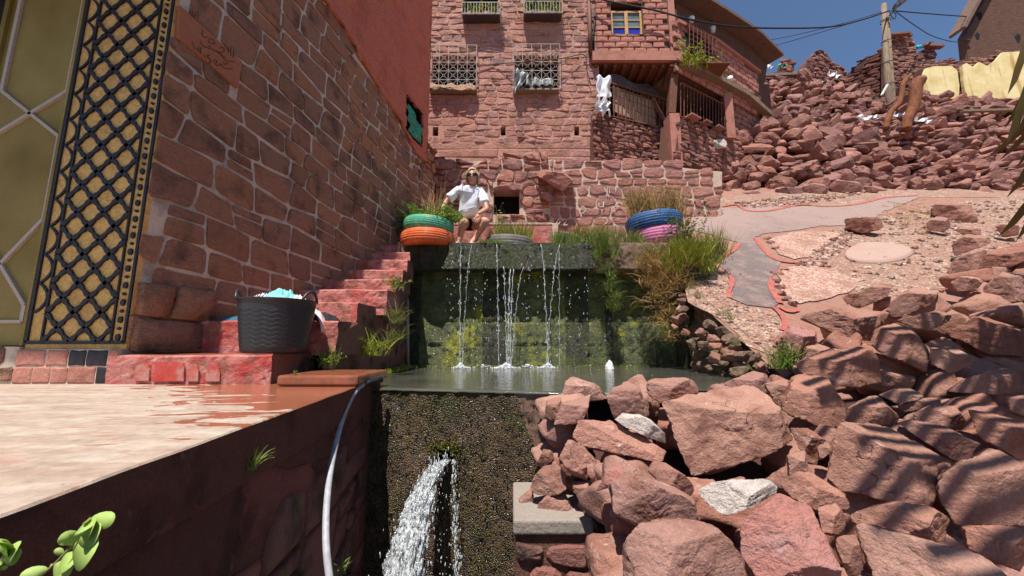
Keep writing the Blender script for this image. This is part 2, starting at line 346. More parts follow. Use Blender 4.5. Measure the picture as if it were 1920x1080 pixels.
# water
m = NT('basin water'); n = m.noise(9, 4, .6, vec=m.mapv((1, 2.4, 1))); n2 = m.noise(40, 3, .5)
M['water'] = m.done(m.ramp(m.noise(1.6, 4), [(.35, (.055,.055,.042)), (.65, (.10,.095,.075))]), .06, m.bump(m.math('ADD', n, m.math('MULTIPLY', n2, .3)), .35, .02), .6)
m = NT('falling water')
M['drops'] = m.done((.80,.84,.86), .12, None, .8, Transmission_Weight=.25, IOR=1.33)
m = NT('thin water film'); m.done((.85,.9,.92), .05, m.bump(m.noise(45, 5, .6, vec=m.mapv((1, 1, .3))), .9, .02), .8)
tb = m.n('ShaderNodeBsdfTransparent'); mx = m.n('ShaderNodeMixShader')
m.put(mx.inputs[0], m.ramp(m.noise(60, 4, .6, vec=m.mapv((1, 1, .12))), [(.45, .0), (.7, .75)]))
m.t.links.new(tb.outputs[0], mx.inputs[1]); m.t.links.new(m.b.outputs[0], mx.inputs[2]); m.t.links.new(mx.outputs[0], m.t.nodes['Material Output'].inputs[0])
M['film'] = m.m
M['foam'] = flat_mat('white foam', (.8,.83,.85), .4, 60, .2, 1, .02)
# path
M['slate'] = stone_mat('grey slate path', [(.25,.19,.178)], 1.6, 1., .04, stain=(.42,.29,.24), stain_amt=.9, strata=1, fine=1.1, crack=1)
_t = M['slate'].node_tree; _b = _t.nodes['Principled BSDF']; _src = _b.inputs['Base Color'].links[0].from_socket
_g = _t.nodes.new('ShaderNodeNewGeometry'); _s = _t.nodes.new('ShaderNodeSeparateXYZ'); _t.links.new(_g.outputs['Position'], _s.inputs[0])
_n = _t.nodes.new('ShaderNodeTexNoise'); _n.inputs['Scale'].default_value = 1.2; _t.links.new(_g.outputs['Position'], _n.inputs['Vector'])
_a = _t.nodes.new('ShaderNodeMath'); _a.operation = 'MULTIPLY_ADD'; _t.links.new(_n.outputs[0], _a.inputs[0]); _a.inputs[1].default_value = 3.; _t.links.new(_s.outputs[1], _a.inputs[2])
_m = _t.nodes.new('ShaderNodeMapRange'); _m.inputs[1].default_value = 6.2; _m.inputs[2].default_value = 8.4; _t.links.new(_a.outputs[0], _m.inputs[0])
_x = _t.nodes.new('ShaderNodeMix'); _x.data_type = 'RGBA'; _t.links.new(_m.outputs[0], _x.inputs[0]); _t.links.new(_src, _x.inputs[6]); _x.inputs[7].default_value = (.38,.265,.225,1)
_t.links.new(_x.outputs[2], _b.inputs['Base Color'])
m = NT('pink crazy gravel'); vv = m.vor(48); cc = m.vor(48, out=1)
sp = m.n('ShaderNodeSeparateXYZ'); m.put(sp.inputs[0], cc)
c = m.ramp(sp.outputs[0], [(.0, (.54,.35,.27)), (.35, (.60,.45,.35)), (.6, (.46,.18,.13)), (.8, (.54,.30,.23))], 'CONSTANT')
c = m.mix(c, (.34,.18,.13), m.ramp(m.noise(3, 6, .7), [(.48, 0), (.62, .7)]))
M['pink_gravel'] = m.done(m.mix(c, m.ramp(vv, [(.2, (1.05,)*3), (.6, (.6,)*3)]), .8, 'MULTIPLY'), .85, m.bump(m.math('SUBTRACT', 1, vv), .8, .012), .2)
m = NT('pale gravel'); vv = m.vor(34); cc = m.vor(34, out=1); sp = m.n('ShaderNodeSeparateXYZ'); m.put(sp.inputs[0], cc)
c = m.ramp(sp.outputs[0], [(.0, (.42,.25,.18)), (.3, (.55,.40,.30)), (.6, (.35,.19,.14)), (.85, (.62,.48,.38))], 'CONSTANT')
c = m.mix(c, (.40,.225,.165), m.ramp(m.noise(2.5, 6, .7), [(.40, 0), (.55, .8)]))
M['pale_gravel'] = m.done(m.mix(c, m.ramp(vv, [(.2, (1.05,)*3), (.6, (.55,)*3)]), .8, 'MULTIPLY'), .9, m.bump(m.math('SUBTRACT', 1, vv), .9, .02), .2)
M['pebble'] = stone_mat('pebbles', [(.5,.33,.25),(.34,.16,.12),(.6,.47,.37),(.42,.22,.16),(.3,.26,.24)], 3, .5, .005)
M['flagstone'] = stone_mat('smooth flagstone', [(.40,.27,.22)], 1.5, .35, .008, stain=(.42,.22,.17), fine=.3)
# person
M['skin'] = flat_mat('plain skin tone', (.52,.27,.17), .5, 20, .08, .1, .002, .4)  # one even skin colour for body, head and hands
M['shirt'] = flat_mat('white t-shirt', (.80,.80,.84), .85, 9, .06, .5, .012)
M['shorts'] = flat_mat('black shorts', (.012,.012,.014), .8)
M['hair'] = flat_mat('blonde hair', (.52,.38,.22), .55, 60, .35, .8, .006)
M['shades'] = flat_mat('dark sunglasses', (.006,.006,.006), .35, spec=.4)
M['lips'] = flat_mat('lips', (.42,.10,.08), .5)
M['cable'] = flat_mat('black cable', (.012,.012,.015), .6)
M['pot_white'] = flat_mat('white pot', (.7,.68,.65), .6); M['pot_blue'] = flat_mat('blue pot', (.07,.22,.42), .6)
M['pot_yellow'] = flat_mat('yellow pot', (.62,.42,.07), .6); M['pot_red'] = flat_mat('terracotta pot', (.42,.10,.05), .6)
M['chalk'] = flat_mat('white chalk paint', (.72,.62,.52), .9)
M['scratch'] = flat_mat('carved dark strokes', (.10,.045,.03), .9)
M['plaque'] = stone_mat('orange render plaque', [(.44,.165,.085)], 2, .8, .015, stain=(.36,.14,.08), fine=.4)
M['thatch'] = leaf_mat('dry palm leaf', [(.13,.09,.03), (.22,.16,.06), (.10,.08,.03)], .15)
M['lamp_metal'] = flat_mat('lamp metal', (.16,.16,.17), .4, metallic=.6)
M['teal_bag'] = flat_mat('turquoise plastic bag', (.02,.38,.45), .5)
# ------------------------------------------------------------------ generators
class Plane:            # vertical wall plane; s along D, z up; faces the side given by nsign
    def __init__(s, P0, D, flip=False):
        s.P0 = P0; l = math.hypot(*D); s.D = (D[0]/l, D[1]/l)
        s.n = Vector((s.D[1], -s.D[0], 0)) * (-1 if flip else 1)      # outward (towards the viewer)
    def px(s, u, v):
        p, t = vhit(u, v, s.P0, s.D); return (t, p.z)
    def w(s, a, z, off=0): return Vector((s.P0[0]+s.D[0]*a, s.P0[1]+s.D[1]*a, z))+s.n*off
def cells(x0, x1, z0, z1, hr, wr, rng, wave=.15, jit=.12, split=.1, slope=0, rect=False):
    """irregular courses -> list of quads [(x,z)...]; hr, wr = (min,max) course height / stone width"""
    out = []; z = z0; L = x1-x0; rows = [z0]
    while z < z1: z += rng.uniform(*hr); rows.append(z)
    ph = [[rng.uniform(0, 6.3) for _ in range(3)] for _ in rows]
    def Y(k, x):
        h = hr[1]*wave; p = ph[k]
        return rows[k]+slope*(x-x0)+h*(.6*math.sin(x*2.1/wr[1]+p[0])+.4*math.sin(x*5.3/wr[1]*.5+p[1]))
    for k in range(len(rows)-1):
        x = x0-rng.uniform(0, wr[1]); h = rows[k+1]-rows[k]
        if rect: x = x0-(k % 2)*.5*wr[0]
        j0 = 0
        while x < x1:
            w = rng.uniform(*wr); xn = x+w; j1 = rng.uniform(-jit, jit)*h*(0 if rect else 1)
            q = [(x-j0, Y(k, x)), (xn-j1, Y(k, xn)), (xn+j1, Y(k+1, xn)), (x+j0, Y(k+1, x))]
            r = rng.random()
            if r < split and h > hr[0]*1.15:
                f = rng.uniform(.35, .65); a = [q[0], q[1], None, None]
                m1 = (q[1][0]*(1-f)+q[2][0]*f, q[1][1]*(1-f)+q[2][1]*f); m0 = (q[0][0]*(1-f)+q[3][0]*f, q[0][1]*(1-f)+q[3][1]*f)
                out.append([q[0], q[1], m1, m0]); out.append([m0, m1, q[2], q[3]])
            else: out.append(q)
            x = xn; j0 = j1
    return out
def stone_poly(q, gap, rng, chamfer=.22, rough=.06, mids=True):
    """shrink a quad by the joint, cut its corners -> polygon"""
    cx = sum(p[0] for p in q)/4; cz = sum(p[1] for p in q)/4
    w = max(abs(q[1][0]-q[0][0]), .01); h = max(abs(q[2][1]-q[1][1]), .01)
    fx = max(.3, 1-gap/w); fz = max(.3, 1-gap/h)
    p = [(cx+(a-cx)*fx, cz+(b-cz)*fz) for a, b in q]; out = []; m = min(w, h)
    for i in range(4):
        a = p[i]; b = p[(i+1) % 4]; pr = p[i-1]
        c = rng.uniform(.4, 1)*chamfer*m
        la = math.hypot(b[0]-a[0], b[1]-a[1]) or 1; lb = math.hypot(pr[0]-a[0], pr[1]-a[1]) or 1
        c1 = min(c/lb, .4); c2 = min(c*rng.uniform(.6, 1.3)/la, .4)
        out.append((a[0]+(pr[0]-a[0])*c1, a[1]+(pr[1]-a[1])*c1)); 
        out.append((a[0]+(b[0]-a[0])*c2, a[1]+(b[1]-a[1])*c2))
        if mids:
            t = rng.uniform(.4, .6); r = rng.uniform(-rough, rough)*m
            nx, nz = -(b[1]-a[1])/la, (b[0]-a[0])/la
            out.append((a[0]+(b[0]-a[0])*t+nx*r, a[1]+(b[1]-a[1])*t+nz*r))
    return out, (cx, cz), m
def stone_geo(plane, poly, c, m, proud, rng, bev=.16, back=.03, tilt=.3):
    n = len(poly); V = []; tx, tz = rng.uniform(-tilt, tilt)*proud/m, rng.uniform(-tilt, tilt)*proud/m
    def ring(f, off):
        for (a, b) in poly:
            x = c[0]+(a-c[0])*f; z = c[1]+(b-c[1])*f
            V.append(plane.w(x, z, off+(tx*(x-c[0])+tz*(z-c[1])+rng.uniform(-.12, .12)*proud if off > 0 else 0)))
    ring(1, -back); ring(.99, proud*.45); ring(1-bev, proud*.95)
    V.append(plane.w(c[0]+rng.uniform(-.15, .15)*m, c[1]+rng.uniform(-.15, .15)*m, proud*rng.uniform(.95, 1.35)))
    Fc = []
    for i in range(n):
        j = (i+1) % n; Fc += [(i, j, n+j, n+i), (n+i, n+j, 2*n+j, 2*n+i), (2*n+i, 2*n+j, 3*n)]
    return V, Fc
def masonry(parent, plane, poly, mat, hr, wr, seed, gap=.025, proud=.03, name='stone', holes=(), smooth=False, bev=.16, cap=300, chamfer=.22,
            wave=.15, jit=.12, split=.1, slope=0, rect=False, mids=True, extra=None, keep=None, rough=.06, tilt=.3):
    rng = random.Random(seed); xs = [p[0] for p in poly]; zs = [p[1] for p in poly]
    L = max(xs)-min(xs)
    cs = cells(min(xs), max(xs), min(zs)-abs(slope)*L, max(zs)+abs(slope)*L, hr, wr, rng, wave, jit, split, slope, rect)
    items = []
    for q in cs:
        cx = sum(p[0] for p in q)/4; cz = sum(p[1] for p in q)/4
        if not inside((cx, cz), poly): continue
        bad = False
        for (hx0, hx1, hz0, hz1) in holes:
            if hx0 < cx < hx1 and hz0 < cz < hz1: bad = True; break
            x0 = min(p[0] for p in q); x1 = max(p[0] for p in q); z0 = min(p[1] for p in q); z1 = max(p[1] for p in q)
            if x1 > hx0 and x0 < hx1 and z1 > hz0 and z0 < hz1:
                if cx <= hx0: q = [(min(p[0], hx0), p[1]) for p in q]
                elif cx >= hx1: q = [(max(p[0], hx1), p[1]) for p in q]
                elif cz <= hz0: q = [(p[0], min(p[1], hz0)) for p in q]
                else: q = [(p[0], max(p[1], hz1)) for p in q]
        if bad or (keep and not keep(cx, cz)): continue
        q = [(min(max(p[0], min(xs)), max(xs)), p[1]) for p in q]
        pp, c, m = stone_poly(q, gap, rng, chamfer, rough, mids)
        if m < gap*1.3: continue
        geo = stone_geo(plane, pp, c, m, proud*rng.uniform(.6, 1.3), rng, bev, tilt=tilt)
        wc = plane.w(*c); w = abs(q[1][0]-q[0][0]); items.append((w*m/max(wc.y, .5)**2, geo))
    items.sort(key=lambda t: -t[0])
    for a, (V, Fc) in items[:cap]: obj(name, V, Fc, mat, parent, smooth)
    if len(items) > cap:
        mb = MB()
        for a, (V, Fc) in items[cap:]: mb.add(V, Fc)
        tag(mb.build('small_stones', mat, parent, smooth), kind='stuff')
def core(parent, plane, poly, mat, thick=.3, name='wall_core', holes=()):
    """extruded outline behind the stones, outline polygon in (s,z)"""
    if not holes:
        n = len(poly); V = [plane.w(a, b, 0) for a, b in poly]+[plane.w(a, b, -thick) for a, b in poly]
        tr = tessellate_polygon([[Vector((a, b, 0)) for a, b in poly]])
        Fc = [tuple(t) for t in tr]+[tuple(i+n for i in reversed(t)) for t in tr]+[(i, (i+1) % n, n+(i+1) % n, n+i) for i in range(n)]
        return obj(name, V, Fc, mat, parent)
    xs = sorted({min(p[0] for p in poly), max(p[0] for p in poly), *[h[0] for h in holes], *[h[1] for h in holes]})
    zs = sorted({min(p[1] for p in poly), max(p[1] for p in poly), *[h[2] for h in holes], *[h[3] for h in holes]})
    mb = MB()
    for i in range(len(xs)-1):
        for j in range(len(zs)-1):
            cx = (xs[i]+xs[i+1])/2; cz = (zs[j]+zs[j+1])/2
            if any(h[0] < cx < h[1] and h[2] < cz < h[3] for h in holes): continue
            mb.add([plane.w(xs[i], zs[j]), plane.w(xs[i+1], zs[j]), plane.w(xs[i+1], zs[j+1]), plane.w(xs[i], zs[j+1])], [(0,1,2,3)])
    for (a, b, c, d) in holes:
        q = [(a, c), (b, c), (b, d), (a, d)]
        for k in range(4):
            p1, p2 = q[k], q[(k+1) % 4]
            mb.add([plane.w(*p1), plane.w(*p2), plane.w(*p2, -thick), plane.w(*p1, -thick)], [(0,1,2,3)])
    return mb.build(name, mat, parent)
# ---- rocks
def ico(sub):
    bm = bmesh.new(); bmesh.ops.create_icosphere(bm, subdivisions=sub, radius=1)
    V = np.array([v.co[:] for v in bm.verts]); Fc = [tuple(v.index for v in f.verts) for f in bm.faces]; bm.free(); return V, Fc
ICO = {k: ico(k) for k in (1, 2, 3, 4, 5, 6)}
def rock_shape(N, H, sub, seed, p=26, namp=.045, nfreq=2.2, strat=None):
    V, Fc = ICO[sub]; N = np.array(N); N = N/np.linalg.norm(N, axis=1)[:, None]; H = np.array(H); Rm = H.mean()
    dn = V@N.T
    wob = 1+.035*vnoise(V*1.3+seed*.37, seed)[:, None]*np.ones(len(H))*np.cos(np.arange(len(H))*2.4+seed)[None, :]
    r = np.where(dn > .02, H[None, :]*wob/np.maximum(dn, .02), 1e3*Rm)
    r = (np.sum((r/Rm)**-p, axis=1))**(-1/p)*Rm
    P = V*r[:, None]; q = P/Rm
    d = namp*fbm(q*nfreq, seed, 5, .55)
    rid = 1-np.abs(vnoise(q*nfreq*1.4, seed+5)); d = d-namp*.9*np.clip(rid-.72, 0, 1)*2.2
    if strat is not None:
        s = q@np.array(strat); s = s*2.6+fbm(q*1.1, seed+3, 2)*.8; fr = s-np.floor(s)
        d = d+namp*.28*(np.clip((fr-.4)*7, 0, 1)-.5)
    return P*(1+d/np.maximum(np.linalg.norm(q, axis=1), .3))[:, None], Fc
def np_mesh(name, P, Fc):
    me = bpy.data.meshes.new(name); me.from_pydata(P.tolist(), [], Fc); return me
def rand_rock(seed, sub=2, flat=(1, .8, .5), nplanes=11, namp=.05, p=22):
    rr = np.random.RandomState(seed); N = rr.normal(size=(nplanes, 3)); N = np.vstack([N, [[1,0,0],[-1,0,0],[0,1,0],[0,-1,0],[0,0,1],[0,0,-1]]])
    H = np.concatenate([rr.uniform(.68, 1, nplanes), np.ones(6)*.95])
    P, Fc = rock_shape(N, H, sub, seed, p, namp)
    return P*np.array(flat), Fc
def slab_rock(seed, sub):
    rr = np.random.RandomState(seed); N = []; H = []
    for ax, h in ((0, 1.), (1, .75), (2, rr.uniform(.36, .62))):
        for sg in (-1, 1):
            v = np.zeros(3); v[ax] = sg; v = v+rr.normal(size=3)*.22; N.append(v); H.append(h*rr.uniform(.85, 1.05))
    for _ in range(5):
        v = rr.normal(size=3); v /= np.linalg.norm(v); N.append(v); H.append(rr.uniform(.62, .85))
    return rock_shape(N, H, sub, seed, 60, .035)
def hero(name, label, cat, poly, Y, depth=.8, mat='rock', facets=None, seed=0, group=None, sub=5, namp=.035, parent=None, tiltr=.15):
    pts = [at(u, v, Y) for u, v in poly]; n = len(pts); rg = random.Random(seed*7+3)
    w = (sum(pts, Vector())/n).normalized(); r = w.cross(Vector((0, 0, 1))).normalized(); u = r.cross(w)
    # area centroid in the (r,u) plane
    q = [(p.dot(r), p.dot(u)) for p in pts]; A = cx = cy = 0
    for i in range(n):
        a, b = q[i], q[(i+1) % n]; k = a[0]*b[1]-b[0]*a[1]; A += k; cx += (a[0]+b[0])*k; cy += (a[1]+b[1])*k
    A /= 2; cx /= 6*A; cy /= 6*A; wd = sum(p.dot(w) for p in pts)/n
    c = r*cx+u*cy+w*wd; N = []; H = []; sg = 1 if A > 0 else -1; R0 = math.sqrt(abs(A)/math.pi)
    for i in range(n):
        a, b = q[i], q[(i+1) % n]; ex, ey = b[0]-a[0], b[1]-a[1]; l = math.hypot(ex, ey)
        if l < 1e-5: continue
        nx, ny = sg*ey/l, -sg*ex/l; h = nx*(a[0]-cx)+ny*(a[1]-cy)
        if h < R0*.15: h = R0*.15
        t = rg.uniform(-tiltr, tiltr); nn = r*nx+u*ny+w*t; N.append(nn/nn.length); H.append(h/nn.length)
    D = R0*depth
    N += [w, -w]; H += [D, D*.85]
    def supp(nn): return max(nn.dot(p-c) for p in pts)*.92+D*.85*abs(nn.dot(w))
    if facets is None:
        facets = [((rg.uniform(-.3, .3), rg.uniform(-.8, -.35), 1), rg.uniform(.5, .66)),
                  ((rg.uniform(-.35, .45), -1, rg.uniform(-.35, .1)), rg.uniform(.5, .68)),
                  ((rg.choice((-1, 1))*rg.uniform(.6, 1), -.8, rg.uniform(-.1, .6)), rg.uniform(.62, .8))]
    for nn, f in facets:
        nn = Vector(nn).normalized(); N.append(nn); H.append(max(supp(nn)*f, R0*.2))
    for _ in range(5):       # chipped corners
        nn = Vector((rg.gauss(0, .7), -abs(rg.gauss(.5, .5)), rg.gauss(.3, .7))).normalized(); N.append(nn); H.append(supp(nn)*rg.uniform(.80, .93))
    P, Fc = rock_shape([tuple(x) for x in N], H, sub, seed+11, p=110, namp=namp, strat=(rg.uniform(-.3, .3), rg.uniform(-.2, .2), 1))
    me = np_mesh(name, P, Fc); me.polygons.foreach_set('use_smooth', [True]*len(Fc)); me.set_sharp_from_angle(angle=R(24)); m = M[mat] if isinstance(mat, str) else mat
    o = link(name, me, m, parent, False, loc=c)
    if label: tag(o, label, cat, group)
    return o
# ---- plants
def blades(mb, base, n, h, spread, rng, width=.006, droop=.5, lean=(0, 0, 0), jitter=.03, seg=4, hmin=.5):
    for _ in range(n):
        b = Vector(base)+Vector((rng.gauss(0, jitter), rng.gauss(0, jitter), 0)); a = rng.uniform(0, 2*math.pi); L = h*rng.uniform(hmin, 1)
        out = Vector((math.cos(a), math.sin(a), 0)); sp = spread*rng.random()**.7
        d = (Vector((0, 0, 1))+out*sp+Vector(lean)).normalized(); side = d.cross(Vector((rng.gauss(0,1), rng.gauss(0,1), rng.gauss(0,1)))).normalized()
        pts = []; p = b.copy(); dd = d.copy(); dr = droop*rng.uniform(.3, 1.2)
        for k in range(seg+1):
            wv = width*(1-(k/seg)**1.6)*rng.uniform(.8, 1.2)+.0008; pts.append((p-side*wv/2, p+side*wv/2))
            p = p+dd*L/seg; dd = (dd+Vector((out.x*.3, out.y*.3, -1))*dr*.35*(k+1)/seg).normalized()
        V = [x for pr in pts for x in pr]; mb.add(V, [(2*k, 2*k+1, 2*k+3, 2*k+2) for k in range(seg)])
def leaf(mb, p, d, size, rng, wf=.45, nrm=None):
    d = d.normalized(); s = d.cross(nrm if nrm is not None else Vector((rng.gauss(0,1), rng.gauss(0,1), rng.gauss(0,1)+.6))).normalized(); up = s.cross(d)
    w = size*wf
    mb.add([p, p+d*size*.35+s*w*.5+up*size*.05, p+d*size*.75+s*w*.38, p+d*size-up*size*.08, p+d*size*.75-s*w*.38, p+d*size*.35-s*w*.5+up*size*.05, p+d*size*.5-up*size*.06],
           [(0,1,6), (1,2,6), (2,3,6), (3,4,6), (4,5,6), (5,0,6)])
def bushy(stems, leaves, base, n, h, spread, rng, leafsize=.03, per=14, droop=.3, lean=(0,0,0), wf=.45, jitter=.05, sr=.0025, hmin=.6):
    for _ in range(n):
        p = Vector(base)+Vector((rng.gauss(0, jitter), rng.gauss(0, jitter), 0)); a = rng.uniform(0, 6.28)
        out = Vector((math.cos(a), math.sin(a), 0)); d = (Vector((0, 0, 1))+out*spread*rng.random()+Vector(lean)).normalized(); L = h*rng.uniform(hmin, 1); pts = [p]
        for k in range(5):
            d = (d+Vector((rng.gauss(0, .12), rng.gauss(0, .12), -droop*.25*(k+1)/5))).normalized(); p = p+d*L/5; pts.append(p)
        stems.tube(pts, [sr*(1-.14*i) for i in range(6)], 4, False)
        for k in range(per):
            t = rng.uniform(.15, 1)*5; i = min(int(t), 4); q = pts[i].lerp(pts[i+1], t-i)
            ld = Vector((rng.gauss(0, 1), rng.gauss(0, 1), rng.gauss(.3, .7)))
            leaf(leaves, q, ld, leafsize*rng.uniform(.6, 1.2), rng, wf)
def plant(name, label, cat, base, group=None):
    return thing(name, label, cat, base, group)
def cloth(name, label, pts_fn, nu, nv, mat, parent=None, cat='cloth', smooth=True, thick=.004):
    V = [pts_fn(i/nu, j/nv) for j in range(nv+1) for i in range(nu+1)]
    Fc = [(j*(nu+1)+i, j*(nu+1)+i+1, (j+1)*(nu+1)+i+1, (j+1)*(nu+1)+i) for j in range(nv) for i in range(nu)]
    o = obj(name, V, Fc, mat, parent, smooth)
    md = o.modifiers.new('thickness', 'SOLIDIFY'); md.thickness = thick
    if label: tag(o, label, cat)
    return o
# ---- terrain profile of the slope on the right (height depends on distance)
TK = [(-2, -1.2), (1.5, -1.15), (2.2, -.72), (2.9, -.22), (3.7, .232), (4.3, .57), (5.0, 1.02), (5.9, 1.63), (7.2, 2.53), (8.2, 3.25), (9.0, 3.78), (12, 5.4), (16, 7.4), (30, 11), (60, 14), (300, 16)]
def T(Y):
    for (a, b), (c, d) in zip(TK, TK[1:]):
        if Y <= c: return b+(d-b)*(Y-a)/(c-a)
    return TK[-1][1]
def hitT(u, v, lift=0):
    k, s = ray(u, v); Y = 1.6
    while Y < 60:
        if T(Y)+lift >= s*Y: break
        Y += .01
    return Vector((k*Y, Y, T(Y)+lift))
def sheet(name, poly_px, mat, lift, parent=None, world=None):
    """flush sheet on the slope: outline pixels -> plan polygon, clipped at the slope's creases"""
    P = world or [tuple(hitT(u, v))[:2] for u, v in poly_px]
    # densify + wobble
    Q = []; rng = random.Random(len(P))
    for i in range(len(P)):
        a, b = P[i], P[(i+1) % len(P)]; L = math.hypot(b[0]-a[0], b[1]-a[1]); k = max(1, int(L/.12))
        for j in range(k):
            t = j/k; Q.append((a[0]+(b[0]-a[0])*t+(rng.gauss(0, .012) if j else 0), a[1]+(b[1]-a[1])*t+(rng.gauss(0, .012) if j else 0)))
    def clip(pl, y, above):
        o = []
        for i in range(len(pl)):
            a, b = pl[i], pl[(i+1) % len(pl)]; ia = (a[1] >= y) == above; ib = (b[1] >= y) == above
            if ia: o.append(a)
            if ia != ib: t = (y-a[1])/(b[1]-a[1]); o.append((a[0]+(b[0]-a[0])*t, y))
        return o
    mb = MB(); ys = [k[0] for k in TK]
    for y0, y1 in zip(ys, ys[1:]):
        c = clip(clip(Q, y0, True), y1, False) if Q else []
        if len(c) < 3: continue
        V = [Vector((x, y, 0)) for x, y in c]
        tr = tessellate_polygon([V]); W = [(x, y, T(min(max(y, y0), y1))+lift) for x, y in c]
        Fc = []
        for t in tr:
            a, b, d = (Vector(W[i]) for i in t)
            if (b-a).cross(d-a).z < 0: t = (t[0], t[2], t[1])
            Fc.append(tuple(t))
        mb.add(W, Fc)
    return mb.build(name, mat, parent)
# ================================================================== SETTING: ground, terrace, basin, dam, ledge
ys = sorted({k[0] for k in TK}); mb = MB()
# slope: right of the basin bank line, then the whole hillside behind the upper terrace
bank = [(-2, 1.2), (1.5, .62), (2.2, .62), (2.9, 1.98), (3.7, 1.98), (4.3, 2.0), (5.0, 2.35), (5.9, 2.5), (7.2, 2.6), (8.2, 2.6)]
def bankx(Y):
    for (a, b), (c, d) in zip(bank, bank[1:]):
        if Y <= c: return b+(d-b)*(Y-a)/(c-a)
    return -60
V = []; Fc = []
yy = [-2, 1.5, 2.2, 2.9, 3.3, 3.7, 4.0, 4.3, 5.0, 5.9, 7.2, 8.2]
for y in yy: V += [(bankx(y), y, T(y)), (6, y, T(y)), (40, y, T(y))]
for i in range(len(yy)-1):
    for k in (0, 1): Fc.append((3*i+k, 3*i+k+1, 3*i+k+4, 3*i+k+3))
n0 = len(V)
for y in (8.2, 9.0, 12, 16, 30, 60, 300): V += [(-200 if y > 8.9 else -3, y, T(y)), (200, y, T(y))]
for i in range(6): a = n0+2*i; Fc.append((a, a+1, a+3, a+2))
hill = obj('hillside', V, Fc, M['earth']); tag(hill, 'red earth hillside rising from the stream to the ruins', kind='structure')
# gully bed
mb = MB(); mb.add([(-60, -60, -1.85), (60, -60, -1.85), (60, 9, -1.85), (-60, 9, -1.85)], [(0,1,2,3)])
tag(mb.build('ground', M['earth_dark']), 'dark damp ground of the gully', kind='structure')
mb = MB(); mb.add([(-.86, -1, -1.62), (.9, -1, -1.62), (.9, 2.6, -1.62), (-.86, 2.6, -1.62)], [(0,1,2,3)])
tag(mb.build('channel_water', M['water']), 'dark water running in the channel below the dam', kind='structure')
# terrace slab (edge slightly skewed and chipped)
def edge_x(y): return -.66-.10*(y-.3)
PZ = -.225; rng = random.Random(4); top = []
ysl = [-1.5+.04*i for i in range(int((2.22+1.5)/.04)+1)]+[2.24]
V = []; Fc = []
for i, y in enumerate(ysl):
    x = edge_x(y)+.008*mnoise.noise(Vector((y*6, 0, 0)))+(-.02 if mnoise.noise(Vector((y*9, 3, 0))) > .42 else 0)
    V += [(-7, y, PZ), (x-.004, y, PZ), (x, y, PZ-.004), (x-.004, y, PZ-.16), (x-.02, y, PZ-.165)]
for i in range(len(ysl)-1):
    a = 5*i
    for k in range(4): Fc.append((a+k, a+k+1, a+k+6, a+k+5))
tf = obj('terrace_floor', V, Fc, [M['screed'], M['side_mortar']]); tag(tf, 'pale sunlit terrace slab with a wet red patch', kind='structure')
tf.data.polygons.foreach_set('material_index', [0 if i % 4 < 2 else 1 for i in range(len(Fc))])
mb = MB(); mb.add([(-7, 2.24, PZ), (-7, 4.5, PZ), (-1.25, 4.5, PZ), (-1.25, 2.24, PZ)], [(0,3,2,1)])
mb.add([(-1.25, 2.24, PZ), (edge_x(2.24), 2.24, PZ), (edge_x(2.24), 2.5, PZ), (-1.25, 2.5, PZ)], [(0,1,2,3)]); tag(mb.build('terrace_floor', M['screed']), kind='structure')
# terrace side wall, seen from the gully
pl = Plane((edge_x(-1.5)-.02, -1.5), (edge_x(2.4)-edge_x(-1.5), 3.9))
tw = thing('terrace_wall', 'dark damp rubble retaining wall under the edge of the sunlit terrace', 'retaining wall', (-.8, 1, -1.8))
P = [(0, -1.9), (4.05, -1.9), (4.05, PZ-.166), (0, PZ-.166)]
core(tw, pl, P, M['side_mortar'], .2)
masonry(tw, pl, [(0, -.58), (4.0, -.60), (4.0, PZ-.175), (0, PZ-.175)], M['side_render'], (.12, .2), (.25, .7), 22, .006, .007, name='render_patch', smooth=False, wave=.5, jit=.5, split=.3, rough=.2, chamfer=.4)
mb = MB(); mb.box(-1.3, edge_x(2.4)-.005, 2.26, 2.62, -1.9, PZ-.006); mb.build('corner_pier', M['side_mortar'], tw)
masonry(tw, pl, [(0, -1.9), (4.0, -1.9), (4.0, -.62), (0, -.55)], M['side_wall'], (.13, .26), (.18, .42), 21, .02, .02, smooth=True, wave=.3, jit=.3, split=.25)
# dam
A = Vector((-.90, 2.47, 0)); B = Vector((.42, 2.21, 0)); dd = (B-A).normalized(); dn = Vector((dd.y, -dd.x, 0))
dam = thing('dam', 'tall mossy concrete dam with water spouting from a hole', 'dam', A.lerp(B, .5)+Vector((0, 0, -1.8)))
DL = (B-A).length; nx_, nz_ = 132, 150; V = []; Fc = []; Fd = []; ztop = -.275
hc = (DL*.455, -.60)    # hole centre along the dam, set from the photograph below
k0, s0 = ray(835, 858); tt = 0
for i in range(2000):
    q = A+dd*(DL*i/2000)
    if abs(q.x/q.y-k0) < .002: hc = (DL*i/2000, s0*q.y); break
idx = {}
for j in range(nz_+1):
    for i in range(nx_+1):
        a = DL*i/nx_; z = -1.85+(ztop+1.85)*j/nz_
        dr = .012*mnoise.noise(Vector((a*5, z*5, 1)))+.010*mnoise.noise(Vector((a*22, z*22, 4)))+.006*mnoise.noise(Vector((a*60, z*60, 8)))
        if a > DL*.80 and z > -.60-.4*(a/DL-.8): dr *= .2
        if j == nz_: dr = 0
        p = A+dd*a+dn*(dr); idx[(i, j)] = len(V); V.append((p.x, p.y, z))
